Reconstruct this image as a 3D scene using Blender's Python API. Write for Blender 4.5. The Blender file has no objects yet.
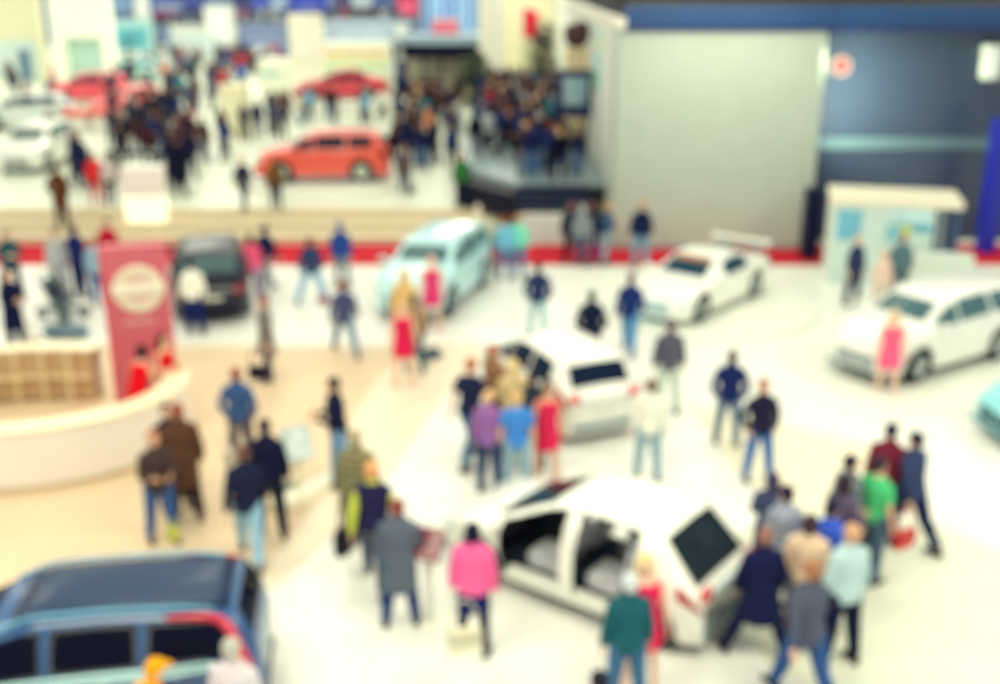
import bpy, bmesh, math, random
from mathutils import Vector, Matrix, Euler

SC = bpy.context.scene
COL = SC.collection
PI = math.pi

# ---------------------------------------------------------------- materials
def lin(c):
    c = c / 255.0
    return c / 12.92 if c <= 0.04045 else ((c + 0.055) / 1.055) ** 2.4

MATS = {}
def mat(rgb, rough=0.6, metal=0.0, kind='plain', emit=0.0, scale=8.0, amount=0.10, coat=0.0, rgb2=None):
    """procedural material: base colour varied by a noise / wave texture"""
    key = (rgb, rough, metal, kind, emit, scale, amount, coat, rgb2)
    if key in MATS:
        return MATS[key]
    m = bpy.data.materials.new('%s_%d_%d_%d' % (kind, *rgb))
    m.use_nodes = True
    nt = m.node_tree
    b = nt.nodes['Principled BSDF']
    b.inputs['Roughness'].default_value = rough
    b.inputs['Metallic'].default_value = metal
    if kind in ('cloth', 'check', 'stripe', 'hair', 'rubber', 'carpet', 'trim'): b.inputs['Specular IOR Level'].default_value = 0.08
    if kind in ('board', 'plastic', 'leather') and max(rgb) < 70: b.inputs['Specular IOR Level'].default_value = 0.12
    if kind in ('tinted_glass', 'dark_paint'): b.inputs['Specular IOR Level'].default_value = 0.3
    if coat:
        b.inputs['Coat Weight'].default_value = coat
        b.inputs['Coat Roughness'].default_value = 0.05
    base = [lin(v) for v in rgb]
    tc = nt.nodes.new('ShaderNodeTexCoord')
    ramp = nt.nodes.new('ShaderNodeValToRGB')
    if rgb2 is None:
        lo = [max(0, v * (1 - amount)) for v in base]
        hi = [min(1, v * (1 + amount)) for v in base]
    else:
        lo, hi = base, [lin(v) for v in rgb2]
    ramp.color_ramp.elements[0].color = (*lo, 1)
    ramp.color_ramp.elements[1].color = (*hi, 1)
    if kind in ('stripe', 'plaid'):
        tx = nt.nodes.new('ShaderNodeTexWave')
        tx.inputs['Scale'].default_value = scale
        tx.bands_direction = 'Z' if kind == 'stripe' else 'DIAGONAL'
        nt.links.new(tc.outputs['Object'], tx.inputs['Vector'])
        ramp.color_ramp.elements[0].position = 0.45
        ramp.color_ramp.elements[1].position = 0.55
        nt.links.new(tx.outputs['Fac'], ramp.inputs['Fac'])
    elif kind == 'check':
        tx = nt.nodes.new('ShaderNodeTexVoronoi')
        tx.inputs['Scale'].default_value = scale
        nt.links.new(tc.outputs['Object'], tx.inputs['Vector'])
        ramp.color_ramp.elements[0].position = 0.30
        ramp.color_ramp.elements[1].position = 0.62
        nt.links.new(tx.outputs['Distance'], ramp.inputs['Fac'])
    else:
        tx = nt.nodes.new('ShaderNodeTexNoise')
        tx.inputs['Scale'].default_value = scale
        tx.inputs['Detail'].default_value = 3.0
        nt.links.new(tc.outputs['Object'], tx.inputs['Vector'])
        ramp.color_ramp.elements[0].position = 0.3
        ramp.color_ramp.elements[1].position = 0.7
        nt.links.new(tx.outputs['Fac'], ramp.inputs['Fac'])
    nt.links.new(ramp.outputs['Color'], b.inputs['Base Color'])
    if emit:
        b.inputs['Emission Strength'].default_value = emit
        b.inputs['Emission Color'].default_value = (*base, 1)
    MATS[key] = m
    return m

def paint(rgb):  return mat(rgb, 0.28, 0.0, 'dark_paint' if max(rgb) < 90 else 'paint', amount=0.03, scale=2.0, coat=0.08 if max(rgb) < 90 else 0.6)
def glass(rgb):  return mat(rgb, 0.08, 0.0, 'tinted_glass', amount=0.15, scale=2.0)
def cloth(rgb):  return mat(rgb, 0.85, 0.0, 'cloth', amount=0.07, scale=20.0)
def wallm(rgb, rough=0.5):  return mat(rgb, rough, 0.0, 'board', amount=0.03, scale=1.5)
def metal(rgb):  return mat(rgb, 0.3, 0.8, 'metal', amount=0.05, scale=20.0)

# ---------------------------------------------------------------- object helpers
def link(o, parent=None):
    COL.objects.link(o)
    if parent is not None:
        o.parent = parent
    return o

def tag(o, label=None, cat=None, group=None, kind=None):
    if label: o['label'] = label
    if cat: o['category'] = cat
    if group: o['group'] = group
    if kind: o['kind'] = kind
    return o

def empty(name, loc=(0, 0, 0), rz=0.0):
    o = bpy.data.objects.new(name, None)
    o.empty_display_size = 0.2
    o.location = loc
    o.rotation_euler = (0, 0, rz)
    COL.objects.link(o)
    return o

def mesh_of(bm, name, smooth=False):
    bmesh.ops.recalc_face_normals(bm, faces=bm.faces[:])
    me = bpy.data.meshes.new(name)
    bm.to_mesh(me)
    bm.free()
    if smooth:
        for p in me.polygons: p.use_smooth = True
    return me

def obj(name, bm, m, parent=None, smooth=False):
    me = mesh_of(bm, name, smooth)
    me.materials.append(m)
    return link(bpy.data.objects.new(name, me), parent)

def obj_me(name, me, m, parent=None, loc=None):
    o = bpy.data.objects.new(name, me)
    link(o, parent)
    if loc: o.location = loc
    if m is not None:
        if not me.materials: me.materials.append(m)
        o.material_slots[0].link = 'OBJECT'
        o.material_slots[0].material = m
    return o

def struct(name, bm, m, parent=None, smooth=False):
    o = obj(name, bm, m, parent, smooth)
    o['kind'] = 'structure'
    return o

def box(bm, x0, x1, y0, y1, z0, z1, bev=0.0):
    r = bmesh.ops.create_cube(bm, size=1.0, matrix=Matrix.Translation(((x0+x1)/2, (y0+y1)/2, (z0+z1)/2)) @
                              Matrix.Diagonal((abs(x1-x0), abs(y1-y0), abs(z1-z0), 1)))
    if bev:
        es = list({e for v in r['verts'] for e in v.link_edges})
        bmesh.ops.bevel(bm, geom=es, offset=bev, segments=2, affect='EDGES', profile=0.5)
    return bm

def Box(x0, x1, y0, y1, z0, z1, bev=0.0):
    return box(bmesh.new(), x0, x1, y0, y1, z0, z1, bev)

def frame_to(d):
    d = Vector(d).normalized()
    return d.to_track_quat('Z', 'Y').to_matrix().to_4x4()

def cone(bm, a, b, ra, rb, n=14):
    a, b = Vector(a), Vector(b)
    L = (b - a).length
    if L < 1e-6: return
    bmesh.ops.create_cone(bm, cap_ends=True, segments=n, radius1=ra, radius2=rb, depth=L,
                          matrix=Matrix.Translation((a+b)/2) @ frame_to(b-a))

def ball(bm, c, r, rot=None, sub=2):
    if not isinstance(r, (tuple, list)): r = (r, r, r)
    M = Matrix.Translation(Vector(c))
    if rot is not None: M = M @ rot
    bmesh.ops.create_icosphere(bm, subdivisions=sub, radius=1.0, matrix=M @ Matrix.Diagonal((*r, 1)))

def capsule(bm, a, b, ra, rb):
    ball(bm, a, ra); ball(bm, b, rb); cone(bm, a, b, ra, rb)

def loft(bm, rings, n=24, close=True):
    """rings of (cx, cy, cz, rx, ry): flat-ended skin over horizontal ellipses"""
    prev = None
    first = None
    for (cx, cy, cz, rx, ry) in rings:
        vs = [bm.verts.new((cx + rx*math.cos(2*PI*k/n), cy + ry*math.sin(2*PI*k/n), cz)) for k in range(n)]
        if prev:
            for k in range(n):
                bm.faces.new((prev[k], prev[(k+1) % n], vs[(k+1) % n], vs[k]))
        else:
            first = vs
        prev = vs
    if close:
        bm.faces.new(first[::-1]); bm.faces.new(prev)

def tube(bm, pts, radii, n=12):
    """one smooth round bar swept along a path"""
    pts = [Vector(p) for p in pts]
    if not isinstance(radii, (list, tuple)): radii = [radii]*len(pts)
    rows = []
    for i, p in enumerate(pts):
        d = (pts[min(i+1, len(pts)-1)] - pts[max(i-1, 0)]).normalized()
        a = d.cross(Vector((0, .3, 1))).normalized(); b = d.cross(a)
        rows.append([bm.verts.new(p + (a*math.cos(2*PI*k/n) + b*math.sin(2*PI*k/n))*radii[i]) for k in range(n)])
    for A, B in zip(rows, rows[1:]):
        for k in range(n): bm.faces.new((A[k], A[(k+1) % n], B[(k+1) % n], B[k]))
    bm.faces.new(rows[0]); bm.faces.new(rows[-1][::-1])

def lathe(bm, prof, n=28, axis='Z', M=None):
    """prof of (r, h): closed loop of profile points turned about the axis"""
    rows = []
    for (r, h) in prof:
        row = []
        for k in range(n):
            a = 2*PI*k/n
            p = Vector((r*math.cos(a), r*math.sin(a), h))
            if axis == 'Y': p = Vector((p.x, p.z, p.y))
            if M is not None: p = M @ p
            row.append(bm.verts.new(p))
        rows.append(row)
    for i in range(len(rows)):
        A, B = rows[i], rows[(i+1) % len(rows)]
        for k in range(n):
            try: bm.faces.new((A[k], A[(k+1) % n], B[(k+1) % n], B[k]))
            except ValueError: pass

def prism(bm, pts, z0, z1):
    a = [bm.verts.new((x, y, z0)) for x, y in pts]
    b = [bm.verts.new((x, y, z1)) for x, y in pts]
    n = len(pts)
    bm.faces.new(a[::-1]); bm.faces.new(b)
    for i in range(n):
        bm.faces.new((a[i], a[(i+1) % n], b[(i+1) % n], b[i]))

def remeshed(bm, name, voxel, smooth=4):
    me = bpy.data.meshes.new(name)
    bm.to_mesh(me); bm.free()
    o = bpy.data.objects.new(name, me)
    COL.objects.link(o)
    r = o.modifiers.new('r', 'REMESH'); r.mode = 'VOXEL'; r.voxel_size = voxel; r.use_smooth_shade = True
    if smooth:
        s = o.modifiers.new('s', 'SMOOTH'); s.factor = 0.5; s.iterations = smooth
    dg = bpy.context.evaluated_depsgraph_get()
    out = bpy.data.meshes.new_from_object(o.evaluated_get(dg))
    out.name = name
    bpy.data.objects.remove(o); bpy.data.meshes.remove(me)
    for p in out.polygons: p.use_smooth = True
    return out

# ---------------------------------------------------------------- people
# local frame: the figure stands on z = 0 and faces -Y
POSES = {
    # legs: (swing, abduct, knee) left, right; arms: upper (out, fwd, up), fore (out, fwd, up) left, right; lean
    'stand':  dict(legs=((4, 4, 2), (-3, 5, 2)),   arms=((.22, .02, -1), (.10, .18, -1), (.22, .0, -1), (.08, .22, -1)), lean=1),
    'walk':   dict(legs=((26, 2, 6), (-20, 2, 14)), arms=((.20, -.40, -1), (.10, -.12, -1), (.20, .35, -1), (.08, .65, -1)), lean=5),
    'stride': dict(legs=((32, 9, 4), (-27, 9, 4)),  arms=((.28, -.3, -1), (.15, .1, -1), (.28, .3, -1), (.1, .5, -1)), lean=6),
    'phone':  dict(legs=((6, 4, 5), (-5, 4, 3)),    arms=((.18, .22, -1), (-.45, 1, .15), (.18, .22, -1), (-.45, 1, .22)), lean=4),
    'pocket': dict(legs=((8, 6, 6), (-3, 5, 1)),    arms=((.42, -.22, -1), (-.28, .42, -1), (.42, -.22, -1), (-.28, .42, -1)), lean=1),
    'folded': dict(legs=((3, 6, 2), (3, 6, 2)),     arms=((.25, .25, -1), (-1, .55, .12), (.25, .25, -1), (-1, .45, -.05)), lean=0),
    'point':  dict(legs=((8, 4, 4), (-8, 4, 4)),    arms=((.25, .0, -1), (.1, .2, -1), (.35, .8, -.5), (.05, 1, .25)), lean=6),
    'lean':   dict(legs=((10, 6, 10), (-8, 6, 6)),  arms=((.25, .5, -1), (-.2, 1, -.5), (.25, .5, -1), (-.2, 1, -.6)), lean=20),
    'apart':  dict(legs=((10, 17, 3), (-8, 15, 3)), arms=((.34, .05, -1), (-.1, .5, -1), (.34, .05, -1), (-.1, .45, -1)), lean=2),
}
TORSO = [(.84, .10, .09), (.90, .166, .116), (.96, .170, .120), (1.06, .146, .104), (1.16, .145, .104),
         (1.26, .160, .113), (1.34, .170, .114), (1.42, .140, .094), (1.475, .095, .075), (1.51, .058, .058)]
HIPZ = .93

class Rig:
    def __init__(self, pose):
        P = POSES[pose]
        self.lean = math.radians(P['lean'])
        self.legs = []
        for side, (s, ab, k) in zip((1, -1), P['legs']):
            s, ab, k = math.radians(s), math.radians(ab), math.radians(k)
            hip = Vector((side*.092, 0, HIPZ))
            def d(sw): return Vector((side*math.sin(ab), -math.sin(sw)*math.cos(ab), -math.cos(sw)*math.cos(ab)))
            knee = hip + d(s)*.43
            ank = knee + d(s-k)*.415
            self.legs.append((side, hip, knee, ank))
        low = min(l[3].z for l in self.legs) - .078
        self.dz = -low
        self.arms = []
        A = P['arms']
        for side, u, f in ((1, A[0], A[1]), (-1, A[2], A[3])):
            v = lambda t: Vector((side*t[0], -t[1], t[2])).normalized()
            sh = Vector((side*.172, .005, 1.392))
            el = sh + v(u)*.285
            wr = el + v(f)*.25
            self.arms.append((side, sh, el, wr, v(f)))
    def up(self, p):
        """torso, head and arm points follow the lean of the trunk"""
        p = Vector(p)
        t = max(0.0, min(1.0, (p.z - .9) / .25))
        a = self.lean * t
        q = p - Vector((0, 0, .92))
        y = q.y*math.cos(a) - q.z*math.sin(a)
        z = q.z*math.cos(a) + q.y*math.sin(a)
        return Vector((p.x, y, z + .92))

def bend(bm, rig, verts):
    for v in verts: v.co = rig.up(v.co)

def body_mesh(pose):
    g = Rig(pose)
    bm = bmesh.new()
    loft(bm, [(0, 0, z, rx, ry) for z, rx, ry in TORSO])
    cone(bm, (0, .008, 1.46), (0, -.002, 1.58), .058, .052)
    # head: skull, jaw, nose, brow, ears
    ball(bm, (0, .006, 1.655), (.076, .096, .100), sub=3)
    ball(bm, (0, -.020, 1.595), (.056, .070, .066), sub=3)
    ball(bm, (0, -.070, 1.562), (.026, .022, .020))
    cone(bm, (0, -.083, 1.655), (0, -.108, 1.615), .010, .017); ball(bm, (0, -.104, 1.615), (.017, .014, .012))
    ball(bm, (0, -.078, 1.672), (.058, .018, .012))
    for s in (1, -1):
        ball(bm, (s*.078, .012, 1.630), (.012, .020, .032))
    for (side, sh, el, wr, f) in g.arms:
        capsule(bm, sh, el, .050, .040); capsule(bm, el, wr, .042, .029)
        # hand: metacarpals, four fingers of different lengths, thumb from the side of the palm
        ref = Vector((0, -.6, .8))
        s = (ref - f*ref.dot(f)).normalized()
        n = f.cross(s).normalized()
        if n.x*side > 0: n = -n
        for k, (off, ln) in enumerate(((.030, .070), (.010, .080), (-.011, .074), (-.031, .058))):
            kn = wr + f*.085 + s*off
            capsule(bm, wr + f*.005 + s*off*.6, kn, .014, .0125)
            p, dd = kn, (f + s*off*3.0).normalized()
            for j, fr in enumerate((.45, .32, .26)):
                dd = (dd + n*(.20 + .10*k*.3)).normalized()
                q = p + dd*ln*fr
                capsule(bm, p, q, .0100 - .0006*j, .0094 - .0006*j)
                p = q
        t0 = wr + f*.022 + s*.022
        t1 = t0 + (f*.55 + s*.75 + n*.15).normalized()*.045
        t2 = t1 + (f*.85 + s*.30 + n*.25).normalized()*.034
        capsule(bm, t0, t1, .0145, .0120); capsule(bm, t1, t2, .0120, .0095)
    bend(bm, g, bm.verts[:])
    for (side, hip, knee, ank) in g.legs:
        capsule(bm, hip, knee, .088, .056)
        capsule(bm, knee, ank, .056, .037)
        mid = knee.lerp(ank, .30) + Vector((0, .014, 0))
        ball(bm, mid, (.052, .056, .10))
        capsule(bm, ank + Vector((0, .035, -.045)), ank + Vector((side*.015, -.13, -.052)), .034, .026)
    for v in bm.verts: v.co.z += g.dz
    me = remeshed(bm, 'body_' + pose, .0085, 2)
    for nm in range(3): me.materials.append(None)
    eyes = [g.up((s*.031, -.086, 1.648)) + Vector((0, 0, g.dz)) for s in (1, -1)]
    mouth = g.up((0, -.086, 1.583)) + Vector((0, 0, g.dz))
    for p in me.polygons:
        c = Vector(p.center)
        if any((c-e).length < .0135 for e in eyes): p.material_index = 1
        else:
            q = c - mouth
            if (q.x/.026)**2 + (q.y/.03)**2 + (q.z/.010)**2 < 1: p.material_index = 2
    return me

def grow(zs, ze, off, flare=()):
    """torso rings between two heights, let out by off"""
    out = []
    def at(z):
        for (a, b) in zip(TORSO, TORSO[1:]):
            if a[0] <= z <= b[0]:
                t = (z-a[0])/(b[0]-a[0])
                return a[1]+(b[1]-a[1])*t, a[2]+(b[2]-a[2])*t
        return TORSO[0][1:] if z < TORSO[0][0] else TORSO[-1][1:]
    zz = [zs] + [t[0] for t in TORSO if zs < t[0] < ze] + [ze]
    for z in zz:
        rx, ry = at(max(z, .90))
        out.append((0, 0, z, rx+off, ry+off))
    return list(flare) + out

def garment_mesh(kind, pose):
    g = Rig(pose)
    bm = bmesh.new()
    low = []
    def sleeve(frac, off):
        for (side, sh, el, wr, f) in g.arms:
            ball(bm, sh, .050+off)
            if frac <= .5:
                cone(bm, sh, sh.lerp(el, frac*2), .052+off, .050+off)
            else:
                cone(bm, sh, el, .052+off, .045+off); ball(bm, el, .045+off)
                cone(bm, el, el.lerp(wr, (frac-.5)*2), .045+off, .034+off)
    if kind == 'jacket':
        loft(bm, grow(.84, 1.50, .026)); sleeve(.97, .014)
        cone(bm, (0, .012, 1.46), (0, .008, 1.545), .084, .072)
    elif kind == 'coat':
        loft(bm, grow(.90, 1.50, .034, [(0, 0, .55, .218, .195), (0, 0, .72, .212, .172)])); sleeve(.97, .017)
        cone(bm, (0, .012, 1.46), (0, .008, 1.55), .088, .076)
    elif kind == 'shirt':
        loft(bm, grow(.86, 1.50, .020)); sleeve(.97, .010)
        cone(bm, (0, .010, 1.47), (0, .008, 1.535), .074, .066)
    elif kind == 'tshirt':
        loft(bm, grow(.86, 1.495, .020)); sleeve(.36, .016)
    elif kind == 'vest':
        loft(bm, grow(.88, 1.50, .046))
        for (side, sh, el, wr, f) in g.arms: ball(bm, sh, .070)
    elif kind == 'dress':
        loft(bm, grow(.92, 1.43, .016, [(0, 0, .60, .205, .165), (0, 0, .76, .205, .160)]))
        for s in (1, -1): capsule(bm, (s*.11, -.07, 1.41), (s*.11, .05, 1.44), .022, .022)
    elif kind == 'skirt':
        loft(bm, grow(.92, 1.05, .018, [(0, 0, .62, .200, .165), (0, 0, .78, .198, .155)]))
    elif kind == 'trousers':
        loft(bm, grow(.86, 1.03, .014))
    bend(bm, g, [v for v in bm.verts if v.co.z > .88])
    if kind in ('trousers', 'leggings'):
        e = .024 if kind == 'trousers' else .013
        for (side, hip, knee, ank) in g.legs:
            ball(bm, hip, .090+e); cone(bm, hip, knee, .090+e, .060+e); ball(bm, knee, .060+e)
            cone(bm, knee, knee.lerp(ank, .97), .060+e, (.052 if kind == 'trousers' else .044)+e*.6)
            ball(bm, knee.lerp(ank, .30) + Vector((0, .014, 0)), (.054+e, .058+e, .12))
    for v in bm.verts: v.co.z += g.dz
    return remeshed(bm, kind + '_' + pose, .014, 3)

def shoe_mesh(pose, i):
    g = Rig(pose)
    side, hip, knee, ank = g.legs[i]
    a = ank + Vector((0, 0, g.dz))
    bm = bmesh.new()
    ball(bm, a + Vector((0, .040, -.035)), (.042, .045, .052))
    capsule(bm, a + Vector((0, .04, -.045)), a + Vector((side*.016, -.135, -.052)), .042, .036)
    ball(bm, a + Vector((side*.018, -.150, -.058)), (.044, .050, .026))
    box(bm, a.x-.044, a.x+.044, a.y-.185, a.y+.085, a.z-.080, a.z-.060)
    return remeshed(bm, 'shoe_' + pose, .012, 3)

def hair_mesh(style, pose):
    g = Rig(pose)
    bm = bmesh.new()
    ball(bm, (0, .022, 1.672), (.088, .100, .100), sub=3)
    ball(bm, (0, .050, 1.625), (.080, .070, .075), sub=2)
    if style == 'long':
        for s in (1, -1):
            capsule(bm, (s*.070, .020, 1.66), (s*.080, .030, 1.47), .030, .034)
            capsule(bm, (s*.030, .080, 1.66), (s*.050, .105, 1.36), .050, .046)
    elif style == 'bob':
        for s in (1, -1): capsule(bm, (s*.072, .020, 1.66), (s*.074, .025, 1.56), .026, .030)
        capsule(bm, (0, .075, 1.64), (0, .075, 1.56), .060, .056)
    elif style == 'tail':
        ball(bm, (0, .120, 1.70), .032); capsule(bm, (0, .135, 1.69), (0, .150, 1.48), .030, .018)
    elif style == 'cap':
        ball(bm, (0, .012, 1.690), (.094, .108, .088), sub=3)
        box(bm, -.065, .065, -.185, -.06, 1.690, 1.702)
    bend(bm, g, bm.verts[:])
    for v in bm.verts: v.co.z += g.dz
    return remeshed(bm, 'hair_' + style, .012, 2)

MC = {}
def cached(key, fn, *a):
    if key not in MC: MC[key] = fn(*a)
    return MC[key]

SKINS = [(236, 190, 160), (222, 170, 138), (200, 148, 116), (240, 200, 176)]
EYE = None
def person(loc, yaw, pose, clothes, label, group=None, hair=('short', (40, 30, 40)), skin=0, shoes=(30, 28, 45), h=1.0):
    """clothes: list of (garment, colour or material)"""
    me = cached(('body', pose), body_mesh, pose)
    o = bpy.data.objects.new('person', me)
    COL.objects.link(o)
    for i, m in enumerate((mat(SKINS[skin], .55, 0, 'skin', amount=.05), mat((40, 36, 40), .3, 0, 'eye'), mat((176, 90, 84), .5, 0, 'lip'))):
        o.material_slots[i].link = 'OBJECT'; o.material_slots[i].material = m
    o.location = loc
    o.rotation_euler = (0, 0, math.radians(yaw))
    o.scale = (h*1.03, h*1.03, h)
    tag(o, label, 'person', group)
    for gname, c in clothes:
        m = c if isinstance(c, bpy.types.Material) else cloth(c)
        obj_me({'tshirt': 'shirt'}.get(gname, gname), cached((gname, pose), garment_mesh, gname, pose), m, o)
    if hair:
        nm = 'cap' if hair[0] == 'cap' else 'hair'
        obj_me(nm, cached(('hair', hair[0], pose), hair_mesh, hair[0], pose), mat(hair[1], .6, 0, 'hair', amount=.25, scale=30), o)
    for i in (0, 1):
        obj_me('shoe', cached(('shoe', pose, i), shoe_mesh, pose, i), mat(shoes, .45, 0, 'leather', amount=.1), o)
    return o
# ---------------------------------------------------------------- cars
def interp(pts, s):
    if s <= pts[0][0]: return pts[0][1]
    for (a, b) in zip(pts, pts[1:]):
        if a[0] <= s <= b[0]:
            t = (s-a[0])/(b[0]-a[0]); return a[1]+(b[1]-a[1])*t
    return pts[-1][1]

HATCH = dict(L=4.05, W=1.76, H=1.52, wb=2.55, fo=.82, R=.33, gc=.20,
    ztop=[(0, .56), (.012, .64), (.035, .70), (.10, .93), (.17, .985), (.36, 1.0), (.50, .985), (.60, .90), (.745, .665), (.86, .61), (.95, .52), (1, .40)],
    belt=[(0, .50), (.03, .61), (.1, .645), (.5, .62), (.74, .60), (.86, .55), (1, .36)],
    wbelt=[(0, .80), (.05, .93), (.2, 1), (.8, 1), (.93, .90), (1, .68)],
    wtop=[(0, .85), (.09, .80), (.2, .74), (.5, .72), (.6, .74), (.75, .86), (.9, .80), (1, .58)],
    shield=(.60, .735), rear=(.036, .100), sides=[(.155, .34), (.36, .56), (.575, .70)], tail_span=(-.50, .45), tail_z=.63)
SUV = dict(HATCH, tail_span=(-.75, .22), tail_z=.55, L=4.5, W=1.84, H=1.68, wb=2.66, fo=.90, R=.37, gc=.24,
    ztop=[(0, .58), (.012, .66), (.03, .72), (.075, .94), (.14, .985), (.4, 1.0), (.54, .985), (.63, .90), (.745, .70), (.87, .655), (.96, .56), (1, .42)],
    belt=[(0, .52), (.03, .64), (.1, .68), (.5, .65), (.74, .64), (.87, .60), (1, .38)],
    shield=(.63, .735), rear=(.034, .078), sides=[(.125, .30), (.32, .54), (.555, .70)])
SEDAN = dict(HATCH, tail_span=(-.75, .22), tail_z=.55, L=4.75, W=1.86, H=1.47, wb=2.8, fo=.92, R=.35, gc=.19,
    ztop=[(0, .54), (.02, .66), (.10, .70), (.16, .74), (.29, .955), (.38, 1.0), (.48, .99), (.56, .93), (.715, .67), (.85, .61), (.95, .53), (1, .40)],
    belt=[(0, .48), (.03, .62), (.1, .655), (.5, .63), (.72, .60), (.86, .55), (1, .36)],
    wtop=[(0, .74), (.10, .80), (.17, .76), (.29, .68), (.5, .69), (.58, .72), (.72, .85), (.9, .80), (1, .58)],
    shield=(.565, .705), rear=(.175, .28), sides=[(.24, .38), (.395, .55), (.565, .67)])
SPORT = dict(SEDAN, L=4.45, W=1.88, H=1.30, wb=2.7, fo=.85, R=.34, gc=.14,
    ztop=[(0, .58), (.02, .70), (.10, .75), (.30, .95), (.40, 1.0), (.48, .99), (.56, .93), (.70, .67), (.85, .60), (.95, .50), (1, .34)],
    belt=[(0, .50), (.03, .66), (.15, .69), (.5, .65), (.72, .61), (.86, .55), (1, .30)],
    wbelt=[(0, .86), (.05, .96), (.2, 1), (.35, .97), (.6, .96), (.8, 1), (.93, .92), (1, .70)],
    shield=(.56, .69), rear=(.14, .27), sides=[(.30, .55)])
MPV = dict(HATCH, tail_span=(-.75, .22), tail_z=.55, L=4.4, W=1.78, H=1.57, wb=2.7, fo=.90, R=.33, gc=.19,
    ztop=[(0, .60), (.008, .72), (.02, .80), (.045, .95), (.10, .985), (.36, 1.0), (.52, .985), (.63, .89), (.80, .64), (.89, .58), (.96, .51), (1, .40)],
    belt=[(0, .52), (.03, .62), (.1, .66), (.5, .62), (.74, .58), (.87, .54), (1, .36)],
    wtop=[(0, .74), (.07, .70), (.2, .70), (.5, .70), (.63, .72), (.80, .86), (.9, .80), (1, .58)],
    shield=(.63, .79), rear=(.016, .050), sides=[(.075, .255), (.275, .475), (.495, .63), (.64, .74)])

COMPACT = dict(HATCH,
    wtop=[(0, .86), (.05, .86), (.14, .78), (.2, .74), (.5, .72), (.6, .74), (.75, .86), (.9, .80), (1, .58)],
    ztop=[(0, .50), (.012, .545), (.028, .58), (.15, .93), (.21, .985), (.36, 1.0), (.47, .985), (.55, .92), (.775, .62), (.87, .58), (.95, .50), (1, .40)],
    belt=[(0, .44), (.03, .52), (.1, .63), (.5, .62), (.76, .57), (.87, .53), (1, .36)],
    shield=(.555, .765), rear=(.036, .148), tail_span=(-.30, .50), tail_z=.60)

def wheel_mesh(R, rim):
    bm = bmesh.new()
    w = .105
    if not rim:
        lathe(bm, [(R*.64, -w), (R*.92, -w), (R, -w*.6), (R, w*.6), (R*.92, w), (R*.64, w)], 32, 'Y')
    else:
        lathe(bm, [(R*.60, -w*.9), (R*.66, -w*.9), (R*.66, w*.9), (R*.60, w*.9)], 28, 'Y')
        lathe(bm, [(.001, -.02), (R*.62, -.02), (R*.62, .02), (.001, .02)], 28, 'Y')
        for k in range(5):
            a = 2*PI*k/5
            for s in (1, -1):
                c = Vector((math.cos(a), 0, math.sin(a)))
                p0 = Vector((0, s*w*.55, 0)) + c*R*.05
                p1 = Vector((0, s*w*.80, 0)) + c*R*.62
                cone(bm, p0, p1, R*.10, R*.075, 8)
        lathe(bm, [(.001, -w*.75), (R*.14, -w*.70), (R*.14, w*.70), (.001, w*.75)], 14, 'Y')
    return mesh_of(bm, 'rim' if rim else 'tyre', True)

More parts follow.
